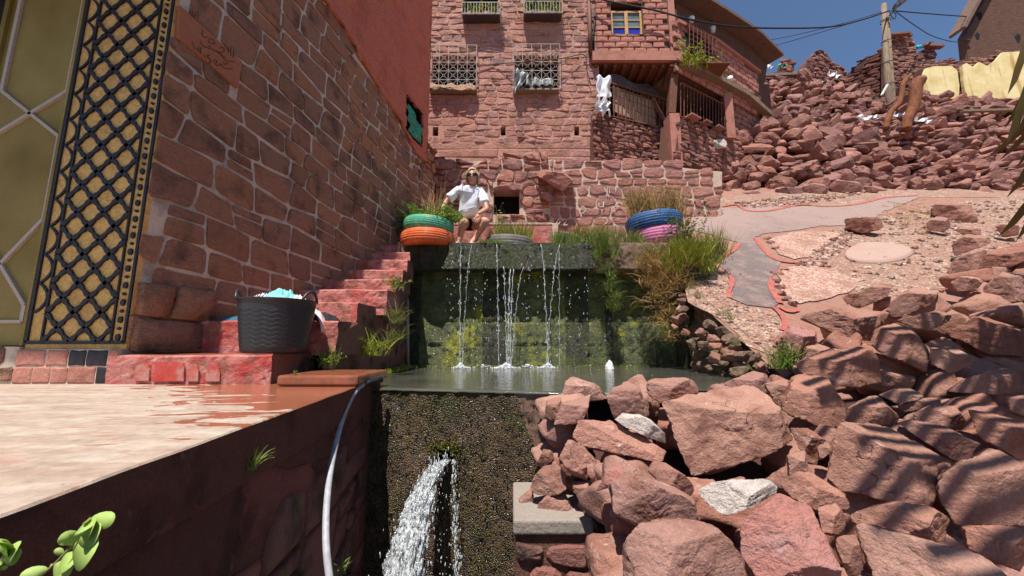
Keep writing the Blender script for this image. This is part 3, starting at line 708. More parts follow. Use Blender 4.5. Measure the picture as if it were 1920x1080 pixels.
for j in range(nz_):
    for i in range(nx_):
        a = DL*(i+.5)/nx_; z = -1.85+(ztop+1.85)*(j+.5)/nz_
        if math.hypot(a-hc[0], (z-hc[1])*1.0) < .052: continue
        dry = a > DL*.70+.10*max(0, (ztop-z)/.3)+.03*mnoise.noise(Vector((a*9, z*9, 0))) and z > -.62-.2*(1-a/DL)*0
        Fc.append((idx[(i, j)], idx[(i+1, j)], idx[(i+1, j+1)], idx[(i, j+1)])); Fd.append(1 if dry else 0)
o = obj('dam_face', V, Fc, [M['dam'], M['dam_dry']], dam, True); o.data.polygons.foreach_set('material_index', Fd)
mb = MB(); th = -dn*.16
for p, q in ((A, B),):
    mb.add([p+Vector((0,0,ztop)), q+Vector((0,0,ztop)), q+th+Vector((0,0,ztop-.01)), p+th+Vector((0,0,ztop-.01))], [(0,1,2,3)])
mb.build('dam_crest', M['dam'], dam)
hp = A+dd*hc[0]; hp.z = hc[1]
mb = MB(); ring = [hp+dd*math.cos(a)*.055+Vector((0,0,math.sin(a)*.055)) for a in [2*math.pi*i/20 for i in range(20)]]
V = [p+dn*.004 for p in ring]+[p-dn*.3 for p in ring]; Fc = [(i, (i+1) % 20, 20+(i+1) % 20, 20+i) for i in range(20)]+[tuple(range(20, 40))]
obj('outlet_pipe', V, Fc, M['dark'], dam)
# moss clump over the hole
mb = MB(); rng = random.Random(5)
for _ in range(300):
    a = rng.gauss(0, .05)+.01; z = rng.gauss(.05, .03)
    p = hp+dd*a+Vector((0, 0, z))
    if math.hypot(a, z) < .05: continue
    leaf(mb, p+dn*.004, dn+Vector((rng.gauss(0,.6), 0, rng.gauss(-.2,.6))), .013, rng, .8)
mb.build('moss_clump', M['moss'], dam)
# fallen leaves stuck on the dam
for k in range(26):
    rg = random.Random(100+k); mb = MB(); a = rg.uniform(.1, .95)*DL; z = rg.uniform(-1.5, -.32); p = A+dd*a+Vector((0,0,z))+dn*.016
    leaf(mb, p, Vector((rg.gauss(0,1), -.2, rg.gauss(0,1))), rg.uniform(.010, .018), rg, .7, nrm=dn); mb.build('stuck_leaf', M['leaf_yellow'], dam)
mb = MB()
for k in range(2600):
    a = rng.uniform(.0, .98)*DL; z = rng.uniform(-1.7, -.29); p = A+dd*a+Vector((0,0,z))+dn*.004
    leaf(mb, p, Vector((rng.gauss(0,1), -.8, rng.gauss(-.6,1))), rng.uniform(.006, .014), rng, .8)
tag(mb.build('algae_flakes', M['dam'], dam), kind='stuff')
# basin: water, side walls, back wall
WZ = -.27
mb = MB(); mb.add([A+Vector((-.4,.1,WZ)), B+Vector((0,0,WZ))+dn*-.02, Vector((1.75,2.4,WZ)), Vector((2.2,5.1,WZ)), Vector((-1.6,5.1,WZ)), Vector((-1.45,2.7,WZ))], [(0,1,2,3,4,5)])
bw = mb.build('basin_water', M['water']); tag(bw, 'still dark water filling the basin', kind='structure')
# thin sheet of water slipping over the crest
mb = MB(); n = 60
for i in range(n+1):
    p = A+dd*DL*(.0+.98*i/n); w_ = .006*mnoise.noise(Vector((i*.4, 0, 0)))
    for k, (o_, z_) in enumerate([(-.05, WZ+.002), (.006, WZ+.001), (.013, WZ-.004), (.012, WZ-.010+w_)]): mb.v.append(tuple(p+dn*o_+Vector((0,0,z_))))
for i in range(n):
    for k in range(3): a = 4*i+k; mb.f.append((a, a+4, a+5, a+1))
tag(mb.build('overflow', M['water'], None, True), 'thin film of water slipping over the dam crest', kind='structure')
# left flank of the basin below the stairs
pl = Plane((-1.24, 2.3), (0, 1)); fl = thing('basin_side_wall', 'dark damp concrete flank of the basin under the stairs', 'retaining wall', (-1.3, 3.4, -.4))
V = []; Fc = []; nn = 60; mm = 34
def stair_top(y):
    for y0, z0 in ((4.62, 1.13), (4.38, .98), (4.12, .81), (3.85, .66), (3.55, .51), (3.15, .345), (2.68, .165), (0, -.06)):
        if y >= y0: return z0
for j in range(mm+1):
    for i in range(nn+1):
        y = 2.25+2.5*i/nn; zt = min(stair_top(y)-.12, 2); z = -.5+(zt+.5)*j/mm
        d = .05*mnoise.noise(Vector((y*3, z*3, 2)))+.025*mnoise.noise(Vector((y*11, z*11, 2)))
        V.append((-1.29+d, y, z))
for j in range(mm):
    for i in range(nn): a = j*(nn+1)+i; Fc.append((a, a+1, a+nn+2, a+nn+1))
obj('wall_face', V, Fc, M['side_wall'], fl, True)
# back wall of the cascade (algae blocks), and deep recess above it
bk = thing('cascade_wall', 'green algae covered block wall behind the falling water', 'wall', (.3, 4.95, -.3))
V = []; Fc = []; nn = 190; mm = 60
for j in range(mm+1):
    for i in range(nn+1):
        x = -1.42+3.6*i/nn; z = -.45+1.40*j/mm
        d = .02*mnoise.noise(Vector((x*4, z*4, 2)))+.018*mnoise.noise(Vector((x*15, z*15, 2)))+.010*mnoise.noise(Vector((x*45, z*45, 2)))
        g = abs(((z+.3) % .30)-.15); d -= .02*max(0, 1-(.15-g)/.012) if g > .138 else 0
        V.append((x, 4.93-d, z))
for j in range(mm):
    for i in range(nn): a = j*(nn+1)+i; Fc.append((a, a+1, a+nn+2, a+nn+1))
o = obj('wall_face', V, Fc, [M['back_moss'], M['back_dark']], bk, True)
mi = []
for j in range(mm):
    for i in range(nn):
        x = -1.42+3.6*i/nn; mi.append(1 if (math.sin(x*5.1)+.7*math.sin(x*12.7+1) < -.45 or x < -1.3) else 0)
o.data.polygons.foreach_set('material_index', mi)
# ledge (lip slab)
LZ = 1.275; lg = thing('ledge', 'thick concrete ledge the water spills over, algae stained', 'ledge', (.3, 4.8, LZ))
V = []; Fc = []; nn = 200; prof = [(5.0, LZ), (4.72, LZ), (4.70, LZ-.012)]+[(4.70, LZ-.02-.33*k/16) for k in range(1, 17)]+[(4.715, LZ-.352), (4.95, LZ-.345)]
for i in range(nn+1):
    x = -1.40+3.5*i/nn
    for k, (y, z) in enumerate(prof):
        d = 0
        if 2 < k < 19: d = .02*mnoise.noise(Vector((x*7, z*7, 2)))+.016*mnoise.noise(Vector((x*25, z*25, 2)))+.01*mnoise.noise(Vector((x*60, z*60, 2)))
        z2 = z+(.02*mnoise.noise(Vector((x*4, 0, 9))) if k > 17 else 0)
        V.append((x, y-d, z2))
k = len(prof)
for i in range(nn):
    for j in range(k-1): a = i*k+j; Fc.append((a, a+1, a+k+1, a+k))
o = obj('ledge_slab', V, Fc, [M['fascia'], M['fascia_dry'], M['back_dark']], lg, True); mi = []
for i in range(nn):
    x = -1.40+3.5*i/nn
    for j in range(k-1): mi.append(1 if x > 1.02+.1*mnoise.noise(Vector((j*.4, x*5, 0))) or x < -1.36 else 0)
o.data.polygons.foreach_set('material_index', mi)
mb = MB(); mb.box(-1.43, -1.40, 4.66, 5.2, -.3, LZ-.01); mb.build('ledge_end', M['fascia_dry'], lg)
mb = MB(); mb.add([(-1.42, 4.73, LZ-.35), (-1.42, 4.95, LZ-.35), (-1.42, 4.95, -.4), (-1.42, 4.73, -.4)], [(0,1,2,3)]); mb.build('recess_side', M['back_dark'], lg)
mb = MB(); mb.box(2.08, 2.5, 4.6, 5.0, -.4, LZ-.02); mb.build('ledge_pier', M['back_dark'], lg)
# upper terrace behind the ledge
mb = MB(); mb.add([(-1.9, 4.99, LZ-.004), (2.6, 4.99, LZ-.004), (2.6, 7.3, LZ+.1), (-1.9, 7.3, LZ+.1)], [(0,1,2,3)])
tag(mb.build('upper_terrace', M['earth']), 'upper terrace behind the ledge', kind='structure')
# iron pipe standing at the left of the cascade
mb = MB(); mb.tube([at(764, 560, 4.55), at(765, 690, 4.55)], .018, 8); tag(mb.build('iron_pipe', M['concrete'], None, True), 'thin grey upright pipe at the left side of the cascade', 'pipe')
# right bank of the basin: craggy rock face
V = []; Fc = []; nn = 90; mm = 44
for j in range(mm+1):
    for i in range(nn+1):
        y = 1.9+3.0*i/nn; t = j/mm; xt = bankx(y)+.10; zt = T(y)+.015; zb = -.6
        x = xt+(-.42*(1-t)**1.4 if y < 4.0 else -.12*(1-t)); z = zb+(zt-zb)*t
        e = math.sin(t*math.pi)**.5
        d = e*(.14*mnoise.noise(Vector((y*2.2, z*3.5, 5)))+.09*abs(mnoise.noise(Vector((y*6, z*8, 5))))+.04*mnoise.noise(Vector((y*17, z*21, 5))))
        V.append((x-d, y, z))
for j in range(mm):
    for i in range(nn): a = j*(nn+1)+i; Fc.append((a+1, a, a+nn+1, a+nn+2))
M['bank'] = stone_mat('damp craggy bank', [(.30,.19,.14)], 2.2, 1., .05, stain=(.12,.075,.05), stain_amt=.8, pale=(.5,.34,.25), moss=(.12,.11,.04))
bkk = obj('basin_bank', V, Fc, M['bank'], None, False); tag(bkk, 'craggy shaded bank along the right side of the basin', kind='structure')
# ================================================================== STAIRS
st = thing('staircase', 'red painted masonry staircase climbing along the stone house', 'staircase', (-1.8, 3.4, PZ))
def wallx(y): return -2.83+.234*y
steps = [  # front y, right x, top z, right-part material
    (2.25, -1.385, -.058), (2.68, -1.215, .165), (3.15, -1.27, .345), (3.55, -1.165, .51), (3.85, -1.18, .66), (4.12, -1.19, .81), (4.38, -1.22, .98), (4.62, -1.26, 1.13), (4.80, -1.40, 1.27)]
for k, (y, xr, zt) in enumerate(steps):
    yb = steps[k+1][0]+.06 if k+1 < len(steps) else 6.5
    zb = steps[k-1][2]-.03 if k else PZ-.02
    if k: zb = zt-.24
    xl = wallx(y)-.12 if k else -2.33
    # grid front + top + right side, roughened
    V = []; Fc = []; mi = []
    nxs = int((xr-xl)/.03); prof = [(y, zb+(zt-.012-zb)*i/8) for i in range(9)]+[(y+.012, zt)]+[(y+.012+(yb-y-.012)*i/6, zt) for i in range(1, 7)]
    K = len(prof)
    for i in range(nxs+1):
        x = xl+(xr-xl)*i/nxs
        for j, (py, pz) in enumerate(prof):
            d = .008*mnoise.noise(Vector((x*8, pz*14, k*3)))+.006*mnoise.noise(Vector((x*30, pz*30, k))) if j < 10 else 0
            dz = (.008*mnoise.noise(Vector((x*5, py*5, k+7))) if j >= 8 else 0)
            ex = .012*mnoise.noise(Vector((pz*20, py*9, k))) if i == nxs else 0
            V.append((x+ex, py-d, pz+dz))
    for i in range(nxs):
        for j in range(K-1): a = i*K+j; Fc.append((a, a+K, a+K+1, a+1)); mi.append(0 if j < 9 else 1)
    n = len(V); e = nxs*K; side = [e+j for j in range(K)]; V += [(xr, yb, zb)]
    Fc.append(tuple(side+[n])); mi.append(2)
    o = obj('step', V, Fc, [M['step_paint'], M['wet_tread'] if k in (0,) else M['step_tread'], M['side_wall'] if k != 3 else M['step_paint']], st)
    o.data.polygons.foreach_set('material_index', mi)
    if k == 0: o['label'] = 'lowest step with bright red painted front'
# bright red painted leaves of the lowest riser
def lens_panel(u0, u1, vt, vb, mat, name):
    P = [(u0, vb), (u0+1.5, vt+7), (u0+(u1-u0)*.25, vt+1.5), (u0+(u1-u0)*.55, vt), (u1-3, vt+3), (u1, vt+12), (u1-1, vb)]
    W = [at(u, v, 2.237) for u, v in P]; W2 = [p+Vector((0, .05, 0)) for p in W]; n = len(W)
    obj(name, W+W2, [tuple(range(n))]+[(i, (i+1) % n, n+(i+1) % n, n+i) for i in range(n)], mat, st)
lens_panel(285, 345, 677, 715, M['bright_red'], 'painted_panel'); lens_panel(349, 372, 684, 715, M['bright_red'], 'painted_panel')
lens_panel(252, 280, 682, 714, M['bright_red'], 'painted_panel'); lens_panel(385, 412, 686, 715, M['bright_red'], 'painted_panel')
# low wet block on the terrace corner
blk = MB(); blk.box(-1.27, -.83, 2.12, 2.62, PZ+.004, -.165); o = blk.build('low_block', M['wet_tread'])
bv = o.modifiers.new('bevel', 'BEVEL'); bv.width = .012; bv.segments = 2; tag(o, 'low wet reddish block at the basin corner in front of the weeds', 'block')
# ================================================================== STONE HOUSE ON THE LEFT
hs = thing('stone_house', 'tall house on the left with mortared red stone wall and red plaster above', 'house', (-2.3, 3, PZ))
LW = Plane((-2.83, 0), (.234, 1))
def lp(u, v): return LW.px(u, v)
zb_ = -.3
bound = [lp(*p) for p in ((605, 2), (640, 52), (673, 110), (712, 172), (750, 232), (776, 285))]
s0_ = 2.3/math.cos(math.atan(.234)); s1_ = LW.px(815, 330)[0]
stone_poly_ = [(s0_, zb_), (s1_, zb_), (s1_, bound[-1][1]-.1)]+[(a, b) for a, b in reversed(bound)]+[(s0_, bound[0][1]+.15)]
ws0, wz0 = lp(757, 268); ws1, wz1 = lp(791, 205)
nh = (lp(757, 200)[0], lp(789, 200)[0], lp(775, 262)[1]-.02, lp(775, 205)[1]+.05)
core(hs, LW, stone_poly_, M['wall_mortar'], .3, 'mortar_wall')
pq_ = [lp(330, 12), lp(448, 118), lp(440, 166), lp(327, 72)]
phole = (min(p[0] for p in pq_)+.0, max(p[0] for p in pq_)-.0, min(p[1] for p in pq_)+.06, max(p[1] for p in pq_)-.04)
masonry(hs, LW, [(a-(.015 if i_ in (0, len(stone_poly_)-1) else 0), b) for i_, (a, b) in enumerate(stone_poly_)], M['wall_stone'], (.15, .25), (.18, .42), 12, .020, .014, smooth=False, slope=-.075, wave=.13, jit=.12, split=.12, holes=(phole,), bev=.05, chamfer=.12, rough=.05, tilt=.8, keep=lambda a, z: a < LW.px(776, 300)[0])
masonry(hs, LW, [(LW.px(776, 300)[0]-.1, zb_), (s1_+.1, zb_), (s1_+.1, 3.4), (LW.px(776, 300)[0]-.1, 3.5)], M['wall_stone'], (.10, .17), (.14, .3), 13, .03, .025, wave=.25, jit=.2, split=.1, cap=120)
# rubble footing course bulging at the bottom (behind the lowest step)
masonry(hs, Plane((-2.80, 0), (.234, 1)), [(s0_, -.06), (2.85, -.06), (2.85, .32), (s0_, .4)], M['wall_stone'], (.19, .24), (.3, .55), 5, .018, .03, smooth=True, bev=.07, chamfer=.08, wave=.05)
# red plaster storey
pp = [(a, b) for a, b in bound]; top_z = 7.2
plP = [(s0_-.02, bound[0][1]+.14)]+pp+[(LW.px(797, 253)[0], pp[-1][1]), (LW.px(797, 253)[0], top_z), (s0_-.02, top_z)]
V = []; Fc = []; nn, mm = 260, 260; sa, sb = s0_-.02, LW.px(797, 253)[0]
def blow(s):
    P_ = [(sa, bound[0][1]+.14)]+bound+[(sb+.1, bound[-1][1])]
    for (a, b), (c, d) in zip(P_, P_[1:]):
        if s <= c: return b+(d-b)*(s-a)/(c-a)
    return bound[-1][1]
for j in range(mm+1):
    for i in range(nn+1):
        s_ = sa+(sb-sa)*i/nn; z0 = blow(s_); z = z0+(top_z-z0)*(j/mm)**1.3
        d = .012*mnoise.noise(Vector((s_*7, z*7, 1)))+.022*mnoise.noise(Vector((s_*2, z*3, 1)))+.008*mnoise.noise(Vector((s_*30, z*30, 1)))
        zr = (z+.08*s_+.03*mnoise.noise(Vector((s_*2, z, 3))))/.21; sr_ = (s_+(.17 if int(zr) % 2 else 0)+.05*mnoise.noise(Vector((s_, z*3, 6))))/.36
        if mnoise.noise(Vector((s_*1.2, z*1.2, 9))) > -.25: d -= .014*max(0, 1-min(zr % 1, 1-zr % 1)*9)+.010*max(0, 1-min(sr_ % 1, 1-sr_ % 1)*12)
        V.append(LW.w(s_, z, .05+d))
for j in range(mm):
    for i in range(nn):
        a = j*(nn+1)+i; s_ = sa+(sb-sa)*(i+.5)/nn; z0 = blow(s_); z = z0+(top_z-z0)*((j+.5)/mm)**1.3
        if nh[0] < s_ < nh[1] and nh[2] < z < nh[3]: continue
        Fc.append((a, a+1, a+nn+2, a+nn+1))
o = obj('red_plaster', V, Fc, M['plaster_red'], hs, True); md = o.modifiers.new('t', 'SOLIDIFY'); md.thickness = .05; md.offset = -1
mb = MB(); mb.add([LW.w(s1_, zb_, 0), LW.w(s1_, pp[-1][1], 0), LW.w(s1_, pp[-1][1], 0)+Vector((-4, 0, 0)), LW.w(s1_, zb_, 0)+Vector((-4, 0, 0))], [(0,1,2,3)])
mb.add([LW.w(sb, pp[-1][1]-.2, .05), LW.w(sb, top_z, .05), LW.w(sb, top_z, .05)+Vector((-4, 1, 0)), LW.w(sb, pp[-1][1]-.2, .05)+Vector((-4, 1, 0))], [(0,1,2,3)])
mb.add([LW.w(sa, top_z, .05), LW.w(sb, top_z, .05), LW.w(sb, top_z, .05)+Vector((-6, 0, 0)), LW.w(sa, top_z, .05)+Vector((-6, 0, 0))], [(0,1,2,3)])
mb.build('end_wall', M['plaster_red'], hs)
# niche opening with green netting
mb = MB(); a, b, c, d = nh
q = [(a, c), (b, c), (b, d), (a, d)]
for k in range(4): mb.add([LW.w(*q[k], .05), LW.w(*q[(k+1) % 4], .05), LW.w(*q[(k+1) % 4], -.25), LW.w(*q[k], -.25)], [(0,1,2,3)])
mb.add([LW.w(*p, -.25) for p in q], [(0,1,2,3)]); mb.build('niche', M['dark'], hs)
def net(i, j):
    s_ = a+.06+(b-a-.1)*i; z = c+.01+(d-c-.12)*j*(1-.45*i)
    return LW.w(s_, z, .035+.04*math.sin(i*11+j*5)*math.sin(j*9)+.02)
o = cloth('green_netting', 'crumpled green netting stuffed in the small niche of the red plaster', net, 24, 24, M['green_net'], cat='netting')
# inscribed plaque
V = [LW.w(*p, .0) for p in pq_]+[LW.w(*p, .034) for p in pq_]
pq = obj('plaque', V, [(4,5,6,7), (0,1,5,4), (1,2,6,5), (2,3,7,6), (3,0,4,7)], M['plaque'], hs); pq['label'] = 'orange plaster plaque with scratched writing'
def strokes(name, plane_hit, lines, w, parent, mat):
    mb = MB()
    for L in lines:
        pts = [plane_hit(u, v) for u, v in L]; mb.tube(bez(pts, 5) if len(pts) > 2 else pts, w, 5)
    return mb.build(name, mat, parent)
def ph(x, y):     # zoomed crop coordinates (3x) -> point on the plaque
    s_, z = lp(x/3, y/3); return LW.w(s_, z, .037)
L = [[(1060,68),(1066,102)], [(1092,62),(1078,90),(1096,96)], [(1093,66),(1092,108)],
     [(1118,172),(1114,200),(1128,215),(1146,212)], [(1148,240),(1160,222),(1178,232),(1186,250),(1160,246),(1148,240)], [(1110,236),(1116,262),(1180,286),(1250,330)],
     [(1196,292),(1216,300),(1232,330),(1262,348),(1300,352)], [(1212,276),(1230,270),(1240,290),(1222,300)], [(1150,262),(1166,268)], [(1240,250),(1252,276),(1280,290)], [(1262,262),(1262,300)], [(1278,268),(1276,318)], [(1294,280),(1290,330)],
     [(1058,240),(1072,282)], [(1092,270),(1086,286),(1104,294)], [(1104,268),(1106,306)],
     [(1126,312),(1136,334)], [(1160,316),(1146,314),(1148,332),(1162,340),(1158,360),(1146,356)],
     [(1176,352),(1190,340),(1200,352),(1188,364),(1206,372),(1226,368)], [(1216,360),(1236,384),(1262,392),(1286,388)], [(1230,350),(1246,366),(1262,356)]]
strokes('inscription', ph, L, .0022, pq, M['scratch'])
# ---- lattice pillar + olive door, facing the viewer
PY = 2.30
pil = thing('lattice_pillar', 'ochre pillar with raised black star lattice beside the stone wall', 'pillar', (-2.6, PY, PZ))
def pf(u, v, o_=0): p = at(u, v, PY); p.y -= o_; return p
x0, x1 = pf(52, 645).x, pf(236, 645).x; x0 = -2.885; x1 = -2.285
zt_ = 4.2; zbp = pf(100, 655).z
mb = MB(); mb.box(x0, x1, PY, PY+.5, zbp, zt_); mb.build('pillar_body', M['ochre'], pil)
mb = MB(); g = .012
def bar2(a, b, w, d=.012, jag=0):
    """raised painted strip on the face, jagged like hand cut stencil"""
    a = Vector(a); b = Vector(b); L_ = (b-a).length; t = (b-a)/L_; nrm = Vector((-t.z, 0, t.x)); k = max(2, int(L_/.028)); base = len(mb.v)
    for i in range(k+1):
        f = i/k; ww = w/2*(1+jag*((i % 2)*2-1)*.55) if 0 < i < k else w/2
        p = a+(b-a)*f
        for s_ in (-1, 1): q = p+nrm*ww*s_; mb.v += [(q.x, PY-.001, q.z), (q.x, PY-d, q.z)]
    for i in range(k):
        o_ = base+4*i
        mb.f += [(o_+1, o_+5, o_+7, o_+3), (o_, o_+4, o_+5, o_+1), (o_+2, o_+3, o_+7, o_+6)]
xi0, xi1 = -2.785, -2.375; zb2 = zbp+.04
for x in (x0+.012, xi0, xi1, x1-.012): bar2((x, 0, zb2), (x, 0, zt_), .010 if x in (xi0, xi1) else .015)
bar2((x0, 0, zb2+.0), (x1, 0, zb2), .02)
cw, ch = .164, .178; zz = zb2
k = -4
def clipbar(p, q, w, jag):      # clip diagonal to the panel
    (ax, az), (bx, bz) = p, q
    def cl(ax, az, bx, bz, X, left):
        if (ax < X) == left and (bx < X) == left: return None
        if (ax < X) == left: t = (X-ax)/(bx-ax); ax, az = X, az+(bz-az)*t
        if (bx < X) == left: t = (X-bx)/(ax-bx); bx, bz = X, bz+(az-bz)*t
        return ax, az, bx, bz
    r = cl(ax, az, bx, bz, xi0, True)
    if r: r = cl(*r, xi1, False)
    if r and min(r[1], r[3]) > zb2-.02: bar2((r[0], 0, r[1]), (r[2], 0, r[3]), w, .014, jag)
for i in range(-6, 40):
    z0 = zb2+i*ch
    for j in range(4): clipbar((xi0+cw*j, z0+ch*j), (xi0+cw*(j+1), z0+ch*(j+1)), .022, .6); clipbar((xi0+cw*j, z0-ch*j+4*ch), (xi0+cw*(j+1), z0-ch*(j+1)+4*ch), .022, .6)
    # knots at crossings
    for j in range(4):
        cx_, cz_ = xi0+cw*j, z0+ch*j
    # scallops on the left border
    if z0 > zb2:
        P_ = [(xi0-.006, z0-.03), (xi0-.045, z0-.012), (xi0-.085, z0+.0), (xi0-.045, z0+.012), (xi0-.006, z0+.03)]
        P_ = [(x0+.012, z0-.028), (xi0, z0+.03)], [(x0+.012, z0+.030), (xi0, z0-.028)]
        arc = [(xi0-.07*math.sin(math.pi*t)-.008, z0+ch*(t-.0)) for t in [q/8 for q in range(9)]]
        arc = [(x0+.016+.052*(1-math.sin(math.pi*t)**.6)-.0, z0+ch*t) for t in [q/8 for q in range(9)]] if False else [(x0+.03+.062*math.sin(math.pi*t)**.8, z0+ch*t) for t in [q/8 for q in range(9)]]
        for q in range(8): bar2((arc[q][0], 0, arc[q][1]), (arc[q+1][0], 0, arc[q+1][1]), .012)
for i in range(90):             # bead border on the right
    z0 = zb2+.03+i*.052; c_ = (xi1+x1-.012)/2
    if z0 > zt_: break
    h_ = .021 if i % 2 == 0 else .010; w_ = .013 if i % 2 == 0 else .012
    n_ = 10 if i % 2 == 0 else 4; b_ = len(mb.v)
    for q in range(n_):
        a_ = 2*math.pi*q/n_; mb.v.append((c_+w_*math.cos(a_), PY-.012, z0+h_*math.sin(a_)))
    mb.f.append(tuple(b_+q for q in range(n_)))
    for q in range(n_):
        a_ = 2*math.pi*q/n_; mb.v.append((c_+w_*math.cos(a_), PY-.001, z0+h_*math.sin(a_)))
    mb.f += [(b_+q, b_+(q+1) % n_, b_+n_+(q+1) % n_, b_+n_+q) for q in range(n_)]
mb.build('lattice', M['black_paint'], pil)
# pillar base of painted bricks
bp = Plane((x0-.0, PY-.03), (1, 0)); 
core(pil, bp, [(0, PZ-.01), (x1-x0, PZ-.01), (x1-x0, zbp), (0, zbp)], M['wall_mortar'], .4, 'base_core')
rng = random.Random(8)
for r_ in range(2):
    xx = 0
    while xx < x1-x0-.03:
        w_ = min(rng.uniform(.09, .19), x1-x0-xx); h_ = (zbp-PZ)/2
        q = [(xx, PZ+r_*h_), (xx+w_, PZ+r_*h_), (xx+w_, PZ+(r_+1)*h_), (xx, PZ+(r_+1)*h_)]
        pp_, c_, m_ = stone_poly(q, .007, rng, .06); V, Fc = stone_geo(bp, pp_, c_, m_, .007, rng)
        obj('brick', V, Fc, M['black_paint'] if xx > .30 and rng.random() < .75 else M['brick'], pil); xx += w_
# olive metal door leaf / jamb with silver strips
dr = thing('metal_door', 'olive gold metal door with raised silver zigzag strips at the left edge', 'door', (-3.13, PY, PZ))
mb = MB(); mb.box(-3.40, x0-.003, PY+.01, PY+.09, pf(20, 648).z, 4.2); mb.build('door_panel', M['olive'], dr)
mb = MB(); mb.box(-3.43, -3.40, PY-.01, PY+.09, PZ, 4.2); mb.box(x0-.02, x0-.003, PY-.012, PY+.01, pf(20, 648).z, 4.2); mb.build('door_frame', M['olive'], dr)
zs = []
L1 = [pf(40, 0), pf(8, 165), pf(55, 213), pf(115, 260), pf(92, 400)]
cz1 = pf(55, 213).z; hx = .215; xc = -3.125; per = cz1-pf(0, 395).z
zc = cz1; mb = MB()
def strip(a, b): mb.bar((a[0], PY+.004, a[1]), (b[0], PY+.004, b[1]), .022, .02)
zlo = pf(48, 603).z; up = .16
strip((xc-hx, zc+up), (xc, zc)); strip((xc+hx, zc+up), (xc, zc)); strip((xc, zc), (xc-hx, zc-up)); strip((xc, zc), (xc+hx, zc-up))
strip((xc-hx, zc+up), (xc-hx, 4.2)); strip((xc+hx, zc+up), (xc+hx, 4.2))
z1_ = pf(90, 410).z; z2_ = pf(0, 495).z; z3_ = pf(50, 572).z
strip((xc+hx, zc-up), (xc+hx, z1_)); strip((xc+hx, z1_), (xc, z2_)); strip((xc, z2_), (xc+hx-.02, z3_)); strip((xc+hx-.02, z3_), (xc+hx-.02, zlo)); strip((xc+hx-.02, zlo), (xc-hx, zlo))
strip((xc-hx, zc-up), (xc-hx, z1_)); strip((xc-hx, z1_), (xc, z2_))
mb.build('silver_strip', M['silver'], dr)
mb = MB(); mb.box(-3.43, x0-.003, PY-.02, PY+.3, PZ-.01, pf(20, 650).z); ob = mb.build('door_sill', M['wall_mortar'], dr)
bp2 = Plane((-3.43, PY-.02), (1, 0)); masonry(dr, bp2, [(0, PZ), (.54, PZ), (.54, pf(20, 650).z), (0, pf(20, 650).z)], M['wall_stone'], (.11, .12), (.13, .22), 3, .02, .015)
mb = MB(); mb.box(-6.5, -3.44, PY+.02, PY+.4, PZ-.05, 4.3); mb.build('doorway_shade', M['dark'], dr)  # near-black block stands in for the shade inside the open doorway
mb = MB(); mb.box(-6.5, x1-.02, PY+.5, PY+.8, PZ-.05, 7.2); mb.build('return_wall', M['wall_mortar'], hs)
# balcony overhead that keeps the door in shade (outside the frame)
mb = MB(); zc_ = 3.15; V = [(-7, 1.02, zc_), (-2.72, 1.0, zc_), (-2.50, 1.12, zc_), (-2.32, 2.28, zc_), (-7, 2.28, zc_)]
V2 = [(x, y, z+.15) for x, y, z in V]; n = 5
mb.add(V+V2, [(4,3,2,1,0), (5,6,7,8,9)]+[(i, (i+1) % n, n+(i+1) % n, n+i) for i in range(n)]); mb.build('balcony_slab', M['concrete'], hs)
# stones breaking the line of the bank
rng = random.Random(61); bmz = {}
for k in range(8):
    P, Fc = rand_rock(800+k, 4, (1, .8, .6), 9, .06, 60); bmz[k] = np_mesh('stone', P, Fc); bmz[k].materials.append(M['rock'] if k % 4 == 0 else M['bank'])
for n in range(62):
    y = rng.uniform(2.55, 4.6); lo = rng.random()*.6
    x = bankx(y)-.02-.28*lo+rng.gauss(0, .03); z = T(y)-.02-lo*rng.uniform(.1, .6); s = rng.uniform(.03, .085)
    if z < WZ-.05: continue
    o = bpy.data.objects.new('stone', bmz[n % 8]); COL.objects.link(o); o.location = (x, y, z); o.scale = (s, s, s); o.rotation_euler = (rng.uniform(-.6,.6), rng.uniform(-.6,.6), rng.uniform(0, 6))
    o.parent = bkk
# ================================================================== RETAINING WALL OF THE UPPER TERRACE
RW = Plane((0, 7.0), (1, 0))
rw = thing('retaining_wall', 'rough stone retaining wall with thick pale mortar behind the squatting woman', 'retaining wall', (1, 7, 1.3))
rp = [RW.px(u, v) for u, v in ((818,480),(1352,480),(1354,322),(1300,317),(1235,308),(1150,301),(1080,302),(1000,297),(930,301),(836,304),(818,304))]
hole = (*[RW.px(925, 400)[0], RW.px(974, 400)[0]], RW.px(950, 402)[1], RW.px(950, 354)[1])
xs = [p[0] for p in rp]
core(rw, RW, [(RW.px(818,480)[0], 1.0), (xs[1], 1.0), (xs[1], rp[3][1]+.03), (hole[1]+.9, rp[5][1]), (hole[1]+.9, 1.0)][0:0] or rp, M['pale_mortar'], .5, 'mortar_core') if False else None
# core split round the drain opening
def sub(poly, x0, x1, z0=None, z1=None):
    def clip(pl, ax, val, keep_ge):
        o = []
        for i in range(len(pl)):
            a, b = pl[i], pl[(i+1) % len(pl)]; ia = (a[ax] >= val) == keep_ge; ib = (b[ax] >= val) == keep_ge
            if ia: o.append(a)
            if ia != ib: t = (val-a[ax])/(b[ax]-a[ax]); o.append((a[0]+(b[0]-a[0])*t, a[1]+(b[1]-a[1])*t))
        return o
    pl = clip(clip(poly, 0, x0, True), 0, x1, False)
    if z0 is not None: pl = clip(pl, 1, z0, True)
    if z1 is not None: pl = clip(pl, 1, z1, False)
    return pl
for a, b, c, d in ((-9, hole[0], None, None), (hole[1], 9, None, None), (hole[0], hole[1], hole[3], None), (hole[0], hole[1], None, hole[2])):
    core(rw, RW, sub(rp, a, b, c, d), M['pale_mortar'], .45, 'mortar_core')
